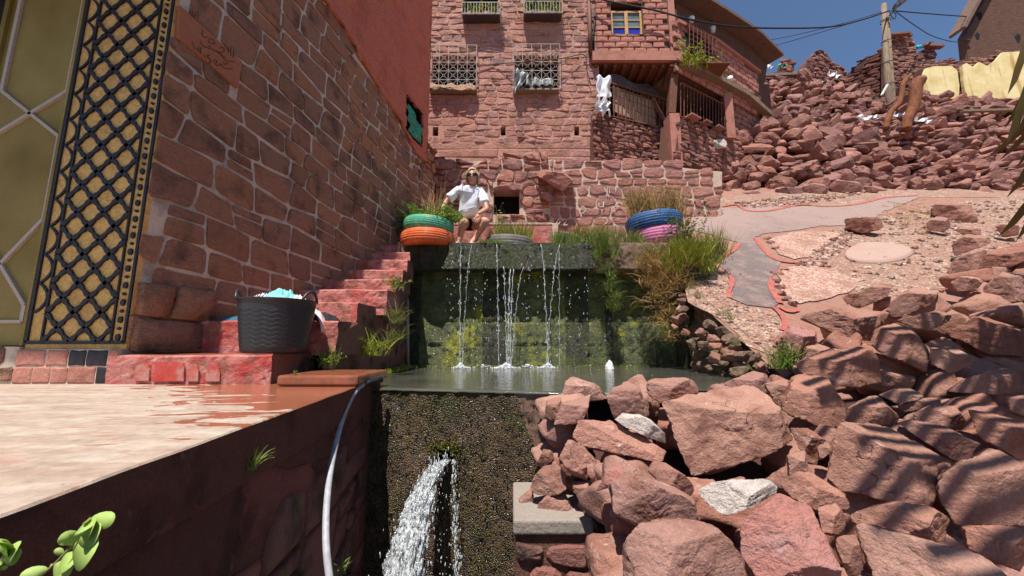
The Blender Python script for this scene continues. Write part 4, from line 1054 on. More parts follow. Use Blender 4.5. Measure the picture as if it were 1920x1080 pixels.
mb = MB(); mb.box(hole[0]-.1, hole[1]+.1, 7.4, 7.45, hole[2]-.1, hole[3]+.1); mb.build('drain_recess', M['dark'], rw)
mid = RW.px(1030, 350)[0]
rpm = [(x, z+(.08 if z > 2.9 else 0)) for x, z in rp]
masonry(rw, RW, sub(rpm, -9, mid), M['ret_stone'], (.13, .25), (.16, .46), 31, .02, .05, holes=(hole,), wave=.3, jit=.3, split=.25, rough=.12, chamfer=.3, tilt=.6, cap=150)
masonry(rw, RW, sub(rpm, mid, 9), M['ret_stone'], (.13, .23), (.16, .42), 33, .030, .025, wave=.28, jit=.2, split=.2, rough=.08, chamfer=.22, cap=150)
mb = MB()
hero('lintel_stone', None, None, [(918,352),(925,345),(975,343),(985,350),(978,357),(925,358)], 6.93, .8, 'ret_stone', seed=3, sub=4, parent=rw)
hero('boulder', None, None, [(1007,318),(1022,310),(1050,318),(1075,338),(1055,362),(1040,352),(1008,340)], 6.8, .8, 'ret_stone', seed=9, sub=5, parent=rw)
hero('boulder', None, None, [(1012,352),(1025,358),(1044,372),(1032,380),(1018,372)], 6.85, .7, 'ret_stone', seed=12, sub=4, parent=rw)
bm_ = MB(); bm_.box(RW.px(806,300)[0], RW.px(833,300)[0], 7.02, 7.4, 1.2, RW.px(806,293)[1]); bm_.build('gap_shade', M['rubble_shade'], rw)  # dark box paints the shaded gap at the wall's left end
# chalk scribbles on the retaining wall
def rpx(u, v): p = at(u, v, 7.0); p.y -= .062; return p
L = [[(1043,420),(1046,414),(1050,417),(1046,422),(1043,420)], [(1054,415),(1060,413),(1060,418),(1056,424),(1063,423)], [(1137,353),(1137,365)], [(1141,353),(1141,365)], [(1153,352),(1153,362)],
     [(1150,377),(1153,379)], [(1158,377),(1160,379)], [(1152,387),(1156,383),(1163,383),(1166,387)], [(1085,396),(1092,390),(1097,396),(1090,402),(1085,396)], [(1122,382),(1122,390),(1130,388),(1130,380),(1130,391)], [(1144,392),(1149,390),(1151,396),(1146,398)], [(1096,352),(1102,360)], [(1128,412),(1134,410),(1137,418),(1130,424)]]
o = strokes('chalk_marks', rpx, L, .007, rw, M['chalk'])
# low red painted curb behind the tyres
cb = MB(); p0, p1 = at(800, 455, 5.75), at(1036, 455, 5.75); zc1 = at(1000, 421, 5.75).z
cb.box(p0.x, p1.x, 5.75, 6.6, 1.2, zc1); o = cb.build('painted_curb', M['step_paint']); tag(o, 'low red painted masonry step with pale edging behind the grey tyre', 'step')
cb = MB(); cb.box(p1.x, p1.x+.09, 5.74, 6.6, 1.2, zc1+.02); cb.box(p0.x, p1.x, 5.742, 5.80, zc1, zc1+.03); cb.build('pale_edging', M['pale_mortar'], o)
# fill between the retaining wall and the house
mb = MB(); zt = rp[6][1]
mb.add([(-2.2, 7.02, zt-.02), (4.1, 7.02, zt-.1), (4.1, 8.6, zt+.6), (-2.2, 8.6, zt+.6)], [(0,1,2,3)]); tag(mb.build('house_terrace', M['earth']), 'earth terrace at the foot of the house', kind='structure')
# ================================================================== MAIN HOUSE
FY = 8.5; FW = Plane((0, FY), (1, 0))
mh = thing('village_house', 'three storey red stone village house with barred windows and flower boxes', 'house', (0, FY, 4))
def fx(u, v): return FW.px(u, v)
def rect(u0, v0, u1, v1): a = fx(u0, v1); b = fx(u1, v0); return (a[0], b[0], a[1], b[1])
w1 = rect(808, 106, 893, 178); w2 = rect(965, 106, 1047, 175); w3 = rect(868, -40, 934, 20); w4 = rect(985, -40, 1052, 18)
h1 = rect(811, 238, 822, 255); h2 = rect(939, 238, 948, 254); h3 = rect(1077, 237, 1086, 254)
xL, xR = fx(770, 200)[0], fx(1120, 200)[0]+.07; zB, zT = fx(900, 312)[1], 9.6
holes = (w1, w2, w3, w4, h1, h2, h3)
core(mh, FW, [(xL, zB), (xR, zB), (xR, zT), (xL, zT)], M['facade_mortar'], .3, 'facade_wall', holes)
zb1 = fx(900, 268)[1]
masonry(mh, FW, [(xL, zb1), (xR, zb1), (xR, zT), (xL, zT)], M['facade_stone'], (.13, .20), (.18, .46), 41, .020, .018, holes=holes, wave=.16, jit=.16, split=.10, chamfer=.16, rough=.09, tilt=1.0)
masonry(mh, FW, [(xL, zB), (xR, zB), (xR, zb1), (xL, zb1)], M['facade_stone'], (.2, .24), (.8, 1.6), 42, .02, .012, wave=.05, jit=.02, split=0, chamfer=.05)
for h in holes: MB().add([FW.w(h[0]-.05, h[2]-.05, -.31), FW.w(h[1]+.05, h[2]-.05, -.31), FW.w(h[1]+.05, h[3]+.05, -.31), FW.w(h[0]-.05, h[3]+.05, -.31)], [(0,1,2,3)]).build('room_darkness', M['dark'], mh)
mb = MB(); mb.box(xL, xR, FY-.035, FY, fx(900, 100)[1]-.06, fx(900, 100)[1]+.05); 
# window grilles
def grille(name, u0, v0, u1, v1, parent, label, nx, nz, dark_top=1, out=.13):
    a = fx(u0, v1); b = fx(u1, v0); g = MB(); W = b[0]-a[0]; Hh = b[1]-a[1]; cwx = W/nx; chz = Hh/nz; y = FY-out-.03
    r = .0065
    for i in range(nx+1): g.bar((a[0]+cwx*i, y, a[1]), (a[0]+cwx*i, y, b[1]), .011)
    for j in range(nz+1): g.bar((a[0], y, a[1]+chz*j), (b[0], y, a[1]+chz*j), .011)
    for i in range(nx):
        for j in range(nz-dark_top):
            cx = a[0]+cwx*(i+.5); cz = a[1]+chz*(j+.5); rr = cwx*.13
            for sx in (-1, 1):
                for sz in (-1, 1): g.bar((cx+sx*rr*.7, y, cz+sz*rr*.7), (cx+sx*cwx*.5, y, cz+sz*chz*.5), r)
            pts = [(cx+rr*math.cos(t*math.pi/4), y, cz+rr*math.sin(t*math.pi/4)) for t in range(9)]
            for p, q in zip(pts, pts[1:]): g.bar(p, q, r)
    for x in (a[0], b[0]):
        for z in (a[1], b[1], (a[1]+b[1])/2): g.bar((x, y, z), (x, FY, z), .014)
    o = g.build(name, M['iron'], parent); 
    if label: o['label'] = label
    return o
win1 = obj('window', [FW.w(w1[0], w1[2], -.02), FW.w(w1[1], w1[2], -.02), FW.w(w1[1], w1[2]+.03, -.02), FW.w(w1[0], w1[2]+.03, -.02)], [(0,1,2,3)], M['window_wood'], mh)
grille('grille', 807, 94, 895, 174, win1, None, 5, 5)
win2 = obj('window', [FW.w(w2[0], w2[2], -.02), FW.w(w2[1], w2[2], -.02), FW.w(w2[1], w2[2]+.03, -.02), FW.w(w2[0], w2[2]+.03, -.02)], [(0,1,2,3)], M['window_wood'], mh)
grille('grille', 962, 92, 1048, 174, win2, None, 5, 5)
# ledge boards under grilles + rags
for (u0, u1, v) in ((807, 894, 174), (963, 1047, 174)):
    mb = MB(); a = fx(u0, v); b = fx(u1, v); mb.box(a[0], b[0], FY-.17, FY+.02, a[1]-.04, a[1]-.01); mb.build('window_sill', M['timber'], mh)
a = fx(808, 172); b = fx(893, 172)
cloth('sack', 'brown sacking sagging along the sill of the left barred window', lambda i, j: Vector((a[0]+(b[0]-a[0])*i, FY-.19-.03*math.sin(i*17)-.02*j, a[1]+.05-.16*j*(.4+.6*abs(math.sin(2.2+i*3.4)))+.015*math.sin(i*30+j*8))), 40, 8, M['sack'], cat='sacking')
a2 = fx(966, 150)
cloth('plastic_sheet', 'crumpled grey plastic sheet hanging out of the right barred window', lambda i, j: Vector((a2[0]+.02+.36*i*(1-.35*j)-.05*j, FY-.20-.04*math.sin(i*13+j*4)-.03*math.sin(j*9), a2[1]+.12*(1-i)-.62*j*(1-.62*i)+.03*math.sin(i*19+j*3))), 28, 28, M['grey_sheet'], cat='plastic sheet')
a3 = fx(985, 166)
cloth('plastic_sheet', 'torn dark plastic strip lying along the bottom of the right barred window', lambda i, j: Vector((a3[0]+.66*i, FY-.18-.03*math.sin(i*23), a3[1]+.11*abs(math.sin(i*9+1))*(1-j)+.05-.1*j)), 40, 5, M['grey_sheet'], cat='plastic sheet')
# flower boxes
pm = [M['pot_white'], M['pot_blue'], M['pot_yellow'], M['pot_red']]
def pot(x, y, z, r, h, mat, label, parent=None):
    o = MB().lathe([(.001, 0), (r*.72, 0), (r, h), (r*1.08, h), (r*1.08, h+.012), (r*.9, h+.012), (r*.85, h-.01), (.001, h-.01)], (x, y, z), 14).build('flower_pot', mat, parent, True)
    return o
def flowerbox(u0, u1, v, seed, lab):
    rng = random.Random(seed); a = at(u0, v+2, FY-.3); b = at(u1, v+2, FY-.3); a = (a.x, a.z); b = (b.x, b.z)
    bx_ = thing('window_box', lab, 'window box', ((a[0]+b[0])/2, FY-.15, a[1]))
    g = MB(); y0, y1 = FY-.30, FY-.0
    for z in (a[1], a[1]+.30): g.bar((a[0], y0, z), (b[0], y0, z), .016); g.bar((a[0], y0, z), (a[0], y1, z), .016); g.bar((b[0], y0, z), (b[0], y1, z), .016)
    n = 13
    for i in range(n+1):
        x = a[0]+(b[0]-a[0])*i/n; g.bar((x, y0, a[1]), (x, y0, a[1]+.3), .01)
    for i in range(4): x = a[0]+(b[0]-a[0])*i/3; g.bar((x, y0, a[1]), (x, y1, a[1]), .014)
    g.build('basket_frame', M['iron'], bx_)
    g2 = MB(); g2.box(a[0]+.01, b[0]-.01, y0+.02, y1-.01, a[1]-.012, a[1]+.004); g2.build('basket_floor', M['iron_dark'], bx_)
    n = 5
    for i in range(n):
        x = a[0]+(b[0]-a[0])*(i+.5)/n+rng.uniform(-.02, .02); y = (y0+y1)/2+rng.uniform(-.03, .03); mt = rng.choice(pm)
        pt = pot(x, y, a[1]+.004, .06, .12, mt, None, bx_)
        st_, lf = MB(), MB()
        bushy(st_, lf, (x, y-.02, a[1]+.11), 8, rng.uniform(.26, .38), .9, rng, .05, 12, .8, jitter=.03)
        bushy(st_, lf, (x, y-.05, a[1]+.11), 4, .35, 1.2, rng, .045, 12, 2.6, jitter=.03)
        st_.build('stems', M['stem'], pt); lf.build('foliage', rng.choice([M['leaf_bright'], M['leaf'], M['leaf_yellow']]), pt)
    return bx_
flowerbox(866, 938, 23, 1, 'left iron window box with potted green plants high on the house')
flowerbox(982, 1055, 21, 2, 'right iron window box with potted green plants high on the house')
# drainpipe and the cable beside it
mb = MB(); mb.tube([at(1104, -10, FY-.14), at(1106, 60, FY-.12), at(1107, 102, FY-.1)], .05, 8); tag(mb.build('drainpipe', M['rust'], None, True), 'rusty drainpipe stub at the right edge of the stone house front', 'drainpipe')
mb = MB(); mb.tube([at(1118, -5, FY-.06), at(1113, 60, FY-.05), at(1113, 100, FY-.05)], .02, 6); tag(mb.build('cable_bundle', M['cable'], None, True), 'dark cable bundle beside the drainpipe', 'cable')
# ---- brick extension
BY = 8.42; BW = Plane((0, BY), (1, 0))
def bxp(u, v): return BW.px(u, v)
bw_ = (bxp(1147, 62)[0], bxp(1206, 62)[0], bxp(1180, 64)[1], bxp(1180, 6)[1])
bh1 = (bxp(1150, 70)[0], bxp(1170, 70)[0], bxp(1160, 71)[1], bxp(1160, 61.5)[1])
bx0, bx1 = bxp(1117, 50)[0], bxp(1254, 50)[0]; bz0, bz1 = bxp(1180, 101)[1], 9.7
be = thing('brick_extension', 'brick upper room with blue glazed window above the open gallery', 'house', (3, BY, 5))
core(be, BW, [(bx0, bz0), (bx1, bz0), (bx1, bz1), (bx0, bz1)], M['brick_joint'], .25, 'backing_wall', (bw_,))
masonry(be, BW, [(bx0, bz0), (bx1, bz0), (bx1, bz1), (bx0, bz1)], M['brick'], (.152, .156), (.29, .31), 51, .022, .03, name='brick', holes=(bw_,), wave=.02, jit=.03, split=0, chamfer=.08, rect=True, rough=.02, bev=.1)
mb = MB(); mb.box(bx1, bxp(1266, 50)[0], BY-.03, BY+.25, bz0, bz1); mb.build('corner_post', M['brick'], be)
a = bxp(1110, 118); b = bxp(1276, 100)
mb = MB(); mb.box(a[0], b[0], BY-.10, BY+1.1, a[1], bz0); mb.build('floor_beam', M['brick'], be)
mb = MB()
for i in range(9): x = a[0]+.1+(b[0]-a[0]-.3)*i/8; mb.tube([(x, BY+.02, a[1]-.05), (x+.04, BY+2.2, a[1]-.05)], .05, 6)
mb.box(a[0], b[0]+1.2, BY+.0, BY+2.4, a[1]-.003, a[1]+.02)
mb.build('ceiling_poles', M['rust'], be)
wf = MB(); x0_, x1_, z0_, z1_ = bw_; y = BY+.05; t = .05
z1w = bxp(1180, 17)[1]
for (p, q) in (((x0_, z0_), (x0_+t, z1w)), ((x1_-t, z0_), (x1_, z1w)), ((x0_+t, z0_), (x1_-t, z0_+t)), ((x0_+t, z1w-t), (x1_-t, z1w)), (((x0_+x1_)/2-.04, z0_+t), ((x0_+x1_)/2+.04, z1w-t))): wf.box(p[0], q[0], y, y+.06, p[1], q[1])
win = wf.build('window', M['window_wood'], be)
hz = (z1w-z0_-2*t)/3; wx = (x1_-x0_)/2-t-.04
mbm = MB()
for k, (xa) in enumerate((x0_+t, (x0_+x1_)/2+.04)):
    for j in range(3):
        g = MB(); za = z0_+t+j*hz; g.box(xa+.012, xa+wx-.012, y+.03, y+.036, za+.012, za+hz-.012); g.build('pane', M['glass_blue'] if j == 0 else M['glass_grey'], win)
        if j: mbm.box(xa, xa+wx, y+.012, y+.05, za-.012, za+.012)
mbm.build('glazing_bar', M['window_wood'], win)
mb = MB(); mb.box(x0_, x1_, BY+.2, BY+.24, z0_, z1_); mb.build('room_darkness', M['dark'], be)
# ---- open gallery under the brick room
gl = thing('gallery', 'open shaded gallery with rusty railing and boards under the brick room', 'gallery', (3, 8.5, 4))
GD = Plane((1.98, 8.36), (2.5, 1)); 
def gp(u, v): return GD.px(u, v)
zz0 = gp(1118, 216)
low = [gp(*p) for p in ((1114, 340), (1252, 340), (1250, 247), (1190, 232), (1150, 222), (1114, 212))]
core(gl, GD, low, M['brick_joint'], .5, 'parapet_core')
masonry(gl, GD, low, M['rubble'], (.07, .12), (.16, .34), 61, .018, .04, name='stone', wave=.4, jit=.2, split=0, rough=.12, chamfer=.3, cap=220, tilt=.6)
# back of the gallery, its shade painted in as dark stone
mb = MB(); mb.box(1.9, 8, 10.9, 11, 2.5, 8.0); mb.box(1.93, 1.97, 8.5, 11, 3, 8.0)
mb.build('back_wall', M['rubble_shade'], gl)
# railing
rl = MB(); rt = [GD.w(*gp(1118, 150), .05), GD.w(*gp(1247, 190), .05)]; rb = [GD.w(*gp(1118, 214), .05), GD.w(*gp(1247, 243), .05)]
rl.bar(rt[0], rt[1], .03); rl.bar(rb[0], rb[1], .025); m1 = [rt[k].lerp(rb[k], .15) for k in (0, 1)]; rl.bar(m1[0], m1[1], .018)
for i in range(19):
    t = i/18; rl.bar(rt[0].lerp(rt[1], t), rb[0].lerp(rb[1], t), .016)
rl.build('railing', M['rust'], gl)
# boards behind the railing
rng = random.Random(3)
bo = [GD.w(*gp(u, v), -.04) for u, v in ((1150, 158), (1228, 186), (1232, 238), (1152, 207))]
for k in range(3):
    f0, f1 = k/3+.01, (k+1)/3-.01
    q = [bo[0].lerp(bo[3], f0), bo[1].lerp(bo[2], f0), bo[1].lerp(bo[2], f1), bo[0].lerp(bo[3], f1)]; n_ = Vector((0, .03, 0))
    obj('board', q+[p+n_ for p in q], [(0,1,2,3), (7,6,5,4), (0,4,5,1), (1,5,6,2), (2,6,7,3), (3,7,4,0)], M['board'], gl)
cr = MB(); cr.bar(bo[1]+Vector((-.05,-.02,.02)), bo[2]+Vector((.25,-.02,.1)), .16, .02); cr.build('leaning_board', M['board'], gl)
# slabs projecting under the railing
for (u, v, w_) in ((1166, 220, 26), (1195, 232, 34), (1222, 240, 30), (1240, 245, 20)):
    p = at(u, v, 8.5+(u-1120)/200); mb = MB(); h_ = w_/1000*8.6*.5; mb.obox(p, (1, .4, -.12), (-.4, 1, 0), (.1, 0, 1), h_, .09, .014); mb.build('projecting_slab', M['rubble'], gl)
# chicken wire
cw_ = MB(); wa, wb, wc, wd = at(1142, 140, 8.5), at(1216, 160, 9.0), at(1243, 186, 9.1), at(1150, 158, 8.5)
def wq(i, j): return (wa.lerp(wb, i)).lerp(wd.lerp(wc, i), j)+Vector((0, -.02*math.sin(i*8), .04*math.sin(i*7)*(1-j)))
nxw, nzw = 18, 8
for i in range(nxw):
    for j in range(nzw):
        ox = .5 if j % 2 else 0; P0_ = wq((i+ox)/nxw, j/nzw); P1_ = wq((i+.5+ox)/nxw, (j+.33)/nzw); P2_ = wq((i-.5+ox)/nxw, (j+.33)/nzw); P3_ = wq((i+.5+ox)/nxw, (j+1)/nzw)
        cw_.bar(P0_, P1_, .008); cw_.bar(P0_, P2_, .008); cw_.bar(P1_, P3_, .008)
tag(cw_.build('chicken_wire', M['mesh_wire']), 'sagging chicken wire stretched above the gallery railing', 'wire mesh')
q0 = at(1117, 143, 8.25)
cloth('white_cloth', 'white cloth hung over the left end of the gallery railing', lambda i, j: q0+Vector((.34*i+.02*math.sin(j*9), -.02-.05*math.sin(i*9+j*3), -.55*j+.03*math.sin(i*8)-.03*abs(i-.5)*4*(1-j))), 14, 20, M['white_cloth'])
q1 = at(1120, 185, 8.2)
cloth('laundry', 'bunch of white and blue rags hanging at the foot of the gallery railing', lambda i, j: q1+Vector((-.04+.30*i+.04*math.sin(j*9), -.02-.07*math.sin(i*12+j*5), -.40*j+.05*math.sin(i*11))), 16, 20, M['white_cloth'])
# pillar
pr = MB(); p = at(1252, 200, 8.46); p2 = at(1271, 200, 8.46)
pr.box(p.x, p2.x, 8.40, 8.75, at(1260, 318, 8.4).z, at(1260, 212, 8.4).z); pr.build('pillar', M['brick'], gl)
pr = MB(); pr.bar(at(1258, 214, 8.55), at(1264, 117, 8.52), .17, .16); pr.build('leaning_post', M['rust'], gl)
br = MB(); br.bar(at(1262, 120, 8.38), at(1247, 165, 8.9), .16, .14); br.build('bracket', M['rust'], gl)
# ================================================================== WING running back to the right
wg = thing('brick_wing', 'brick wing with overhanging flat roof running back up the slope', 'house', (5.5, 9.4, 5))
WP = Plane((4.06, 8.5), (1.7, 1.0))
def wp(u, v): return WP.px(u, v)
upoly = [wp(*p) for p in ((1267, 130), (1310, 150), (1360, 180), (1420, 212), (1420, 138), (1385, 110), (1345, 78), (1267, 44))]
gw = (wp(1284, 80)[0], wp(1332, 80)[0], wp(1284, 104)[1], wp(1284, 52)[1])
ext = [wp(*p) for p in ((1267, 140), (1422, 216), (1440, 118), (1400, 78), (1267, 4))]
core(wg, WP, ext, M['old_render'], .3, 'upper_wall')
WP2 = Plane((4.06+.05, 8.44), (1.7, 1.0))
upoly2 = [WP2.px(*p) for p in ((1267, 132), (1310, 152), (1360, 180), (1420, 214), (1420, 138), (1385, 112), (1345, 80), (1267, 44))]
core(wg, WP2, upoly2, M['brick_joint'], .06, 'brick_backing')
def slope_holes(c, z):
    return True
ghu = [WP2.px(*p) for p in ((1283, 108), (1333, 128), (1333, 80), (1283, 52))]
masonry(wg, WP2, upoly2, M['brick'], (.15, .155), (.28, .32), 71, .02, .02, name='brick', wave=.02, jit=.03, split=0, chamfer=.08, rect=True, rough=.02, keep=lambda s_, z: not inside((s_, z), ghu))
c2 = WP2.px(1268, 42); c3 = WP2.px(1345, 80); c4 = WP2.px(1422, 137)
mb = MB()
for (p_, q_) in ((c2, c3), (c3, c4)): mb.bar(WP2.w(*p_, .03), WP2.w(*q_, .03), .1, .08)
mb.build('string_course', M['brick'], wg)
# roof slab
e0, e1, e2, e3 = wp(1262, -3), wp(1345, 46), wp(1400, 80), wp(1442, 120)
V = []; 
for e in (e0, e1, e2, e3): V += [WP.w(*e, .42), WP.w(*e, -2.2), WP.w(e[0], e[1]+.09, .42), WP.w(e[0], e[1]+.09, -2.2)]
Fc = []
for i in range(3): a_ = 4*i; Fc += [(a_, a_+4, a_+5, a_+1), (a_+2, a_+3, a_+7, a_+6), (a_, a_+2, a_+6, a_+4), (a_+1, a_+5, a_+7, a_+3)]
Fc += [(12, 13, 15, 14), (0, 1, 3, 2)]
obj('roof_slab', V, Fc, M['roof'], wg)
# lower slab (gallery roof)
V = []
for p_ in ((1272, 131), (1330, 157), (1385, 186), (1428, 222)): e = wp(*p_); V += [WP.w(e[0], e[1]-.04, .28), WP.w(e[0], e[1]-.04, -1.5), WP.w(e[0], e[1]+.09, .28), WP.w(e[0], e[1]+.09, -1.5)]
obj('gallery_roof', V, Fc, M['timber'], wg)
# window with red grille
mb = MB(); mb.add([WP2.w(*p_, .012) for p_ in ghu], [(0,1,2,3)]); wwn = mb.build('window', M['dark'], wg)
g = MB(); A0, B0, B1, A1 = [WP2.w(*p_, .14) for p_ in ghu]
for i in range(8): t = i/7; g.bar(A0.lerp(B0, t), A1.lerp(B1, t), .016)
for j in range(7): t = j/6; g.bar(A0.lerp(A1, t), B0.lerp(B1, t), .016)
for q_, b_ in ((A0, 0), (B0, 1), (B1, 2), (A1, 3)): g.bar(q_, WP2.w(*ghu[b_], 0), .016)
g.build('grille', M['rust'], wwn)
# second gallery: back wall, railing, post and parapet
lowp = [wp(*p) for p in ((1266, 330), (1425, 330), (1425, 262), (1366, 250), (1320, 240), (1272, 222))]
core(wg, WP, lowp, M['brick_joint'], .5, 'parapet_core')
masonry(wg, WP, lowp, M['rubble'], (.08, .14), (.18, .36), 72, .02, .04, wave=.4, jit=.2, split=0, rough=.12, chamfer=.3, cap=120, tilt=.6)
end = [wp(*p) for p in ((1366, 300), (1425, 300), (1425, 218), (1366, 185))]
core(wg, WP, end, M['brick_joint'], .4, 'end_core'); masonry(wg, WP, end, M['rubble'], (.15, .2), (.22, .36), 73, .02, .03, cap=60)
mb = MB(); pa = WP.w(*wp(1358, 200), .06)
mb.bar((pa.x, pa.y, at(1358, 185, pa.y).z+.1), (pa.x, pa.y, at(1358, 262, pa.y).z), .22, .22); mb.build('post', M['brick'], wg)
dp = Plane((4.2, 9.6), (1.7, 1.0)); mb = MB(); V = [Vector((4.0, 10.2, 2.8)), Vector((9.5, 13.4, 3.5)), Vector((9.5, 13.4, 9.2)), Vector((4.0, 10.2, 7.3))]
mb.add(V, [(0,1,2,3)]); mb.build('gallery_back_wall', M['rubble_shade'], wg)
rl = MB(); rt = [WP.w(*wp(1272, 158), .06), WP.w(*wp(1354, 199), .06)]; rb = [WP.w(*wp(1272, 221), .06), WP.w(*wp(1354, 246), .06)]
rl.bar(*rt, .03); rl.bar(*rb, .025)
for i in range(15): t = i/14; rl.bar(rt[0].lerp(rt[1], t), rb[0].lerp(rb[1], t), .016)
rl.build('railing', M['rust'], wg)
for (u, v, w_) in ((1290, 226, 30), (1314, 236, 20), (1338, 246, 26)):
    p = vhit(u, v, WP.P0, WP.D)[0]+WP.n*.1; mb = MB(); mb.obox(p, (1, .5, -.15), (-.5, 1, 0), (.1, 0, 1), w_/1000*8.6*.62, .14, .02); mb.build('projecting_slab', M['rubble'], wg)
# green shrub in the planter under the red grille
rng = random.Random(17); pb = WP2.w(*WP2.px(1300, 130), .15)
pl_ = plant('planter_shrub', 'bright green shrub spilling from the planter under the red window grille', 'shrub', pb); s_, l_ = MB(), MB()
for i in range(9):
    t = i/8; b_ = WP2.w(*WP2.px(1270+62*t, 122+16*t), .18); bushy(s_, l_, b_-Vector((0,0,.2)), 5, .75-.3*t, .6, rng, .075, 26, .7, jitter=.07)
s_.build('stems', M['stem'], pl_); l_.build('foliage', M['leaf_yellow'], pl_)
# small white pots on the string course
for k, (u, v) in enumerate(((1289, 48), (1329, 66), (1361, 158))):
    p = WP2.w(*WP2.px(u, v), .12); 
    o = MB().lathe([(.001, 0), (.05, 0), (.07, .13), (.06, .13), (.001, .12)], p, 12).build('flower_pot', M['pot_white'], None, True)
    tag(o, ('small white pot on the ledge above the left side of the red grille', 'small white pot on the ledge right of the red grille', 'small white pot at the bottom edge of the brick wing')[k], 'pot')
    s_, l_ = MB(), MB(); bushy(s_, l_, p+Vector((0,0,.12)), 5, .16, .8, rng, .03, 6, .4, jitter=.015); l_.build('foliage', M['grass_mix'], o)
p = at(1408, 60, 11.5)
mb = MB(); mb.lathe([(.001, 0), (.16, .02), (.2, .12), (.26, .30), (.22, .36), (.16, .38), (.001, .4)], p-Vector((.35,0,.25)), 12); tag(mb.build('chimney_pot', M['dark']), 'dark chimney cowl sticking up behind the roof edge of the brick wing', 'chimney')
# ================================================================== HILLSIDE WALLS AND RUINS
RG = random.Random(77)
protos = {}
def proto(k, sub=2):
    key = (k, sub)
    if key not in protos:
        P, Fc = slab_rock(900+k, sub); protos[key] = np_mesh('stone', P, Fc); protos[key].materials.append(M['rubble'])
        protos[key].polygons.foreach_set('use_smooth', [False]*len(Fc))
    return protos[key]
def face_y(u, v):      # distance of the loose stone face for a pixel
    if u < 1600: base = 9.0
    else: base = 9.0-(u-1600)*.0006
    return base+max(0, (372-v))*.0095
def loose_wall(name, label, region, seed, du, dv, cap, ydist, size=(.8, 1.35), mat='rubble', skip=None, core_off=.30, sub=2, tall=(.9, 1.3)):
    rng = random.Random(seed); us = [p[0] for p in region]; vs = [p[1] for p in region]
    t = thing(name, label, 'stone wall', at(sum(us)/len(us), max(vs), ydist(sum(us)/len(us), max(vs)))); items = []
    v = max(vs); row = 0
    while v > min(vs):
        u = min(us)+rng.uniform(0, du); 
        while u < max(us):
            s = rng.uniform(*size); uu = u+rng.gauss(0, du*.12); vv = v+rng.gauss(0, dv*.22)
            if inside((uu, vv), region) and not (skip and skip(uu, vv)):
                Y = ydist(uu, vv)+rng.uniform(-.07, .10); p = at(uu, vv, Y); w = du*s/F*Y*.62
                items.append((w, p, rng.randrange(16), (rng.gauss(0, .22), rng.gauss(0, .22), rng.uniform(0, 6.28)), rng.uniform(*tall)))
            u += du*s
        v -= dv*rng.uniform(.85, 1.1); row += 1
    items.sort(key=lambda i: -i[0]); mb = MB()
    for n, (w, p, k, rot, tl) in enumerate(items):
        me = proto(k, 3 if n < cap else 2)
        if n < cap:
            o = bpy.data.objects.new('stone', me); COL.objects.link(o); o.parent = t; o.matrix_parent_inverse = t.matrix_basis.inverted()
            o.location = p; o.rotation_euler = rot; o.scale = (w, w, w*tl)
        else:
            from mathutils import Euler
            mt = Euler(rot).to_matrix(); sc = Vector((w, w, w*tl))
            base = len(mb.v); mb.v += [tuple(p+mt@Vector((q.co.x*sc.x, q.co.y*sc.y, q.co.z*sc.z))) for q in me.vertices]; mb.f += [tuple(i+base for i in q.vertices) for q in me.polygons]
    if mb.v: tag(mb.build('small_stones', M[mat], t), kind='stuff')
    # earth behind the stones
    V = []; g = 14; u0, u1, v0, v1 = min(us), max(us), min(vs), max(vs); idx = {}; Fc = []
    for j in range(g+1):
        for i in range(g*2+1):
            uu = u0+(u1-u0)*i/(g*2); vv = v0+(v1-v0)*j/g; idx[i, j] = len(V); V.append(at(uu, vv, ydist(uu, vv)+core_off))
    for j in range(g):
        for i in range(g*2):
            cu = u0+(u1-u0)*(i+.5)/(g*2); cv = v0+(v1-v0)*(j+.5)/g
            if inside((cu, cv), region): Fc.append((idx[i, j], idx[i, j+1], idx[i+1, j+1], idx[i+1, j]))
    o = obj('earth_core', V, Fc, M['earth_core'], t)
    return t
loose_wall('loose_stone_wall', 'bulging heap of loose red stones below the brick wing', [(1262,330),(1300,292),(1342,268),(1400,232),(1452,222),(1560,236),(1640,250),(1650,372),(1530,376),(1352,384),(1350,325)], 1, 27, 13, 260, face_y, (.6, 1.5), tall=(.7, 1.1))
loose_wall('dry_stone_wall', 'dry stone terrace wall of flat red stones at the right, below the bent trunks', [(1625,252),(1690,240),(1760,235),(1925,228),(1990,240),(1990,362),(1880,362),(1640,362)], 2, 23, 9, 300, face_y, (.7, 1.5), tall=(.65, 1.0))
loose_wall('upper_stone_wall', 'upper collapsed stone wall behind the loose heap, left of the pole', [(1412,250),(1420,170),(1455,140),(1500,140),(1560,160),(1650,178),(1690,190),(1690,255),(1560,245),(1460,235)], 3, 20, 9, 280, lambda u, v: 11.5+max(0, 250-v)*.012, (.7, 1.3), tall=(.8, 1.2))
loose_wall('terrace_wall_right', 'low stone wall carrying the yellow painted ruin', [(1680,250),(1685,180),(1740,182),(1925,186),(1990,190),(1990,250),(1925,240)], 4, 21, 8.5, 240, lambda u, v: 11.3+max(0, 250-v)*.008, (.7, 1.4), tall=(.65, 1.0))
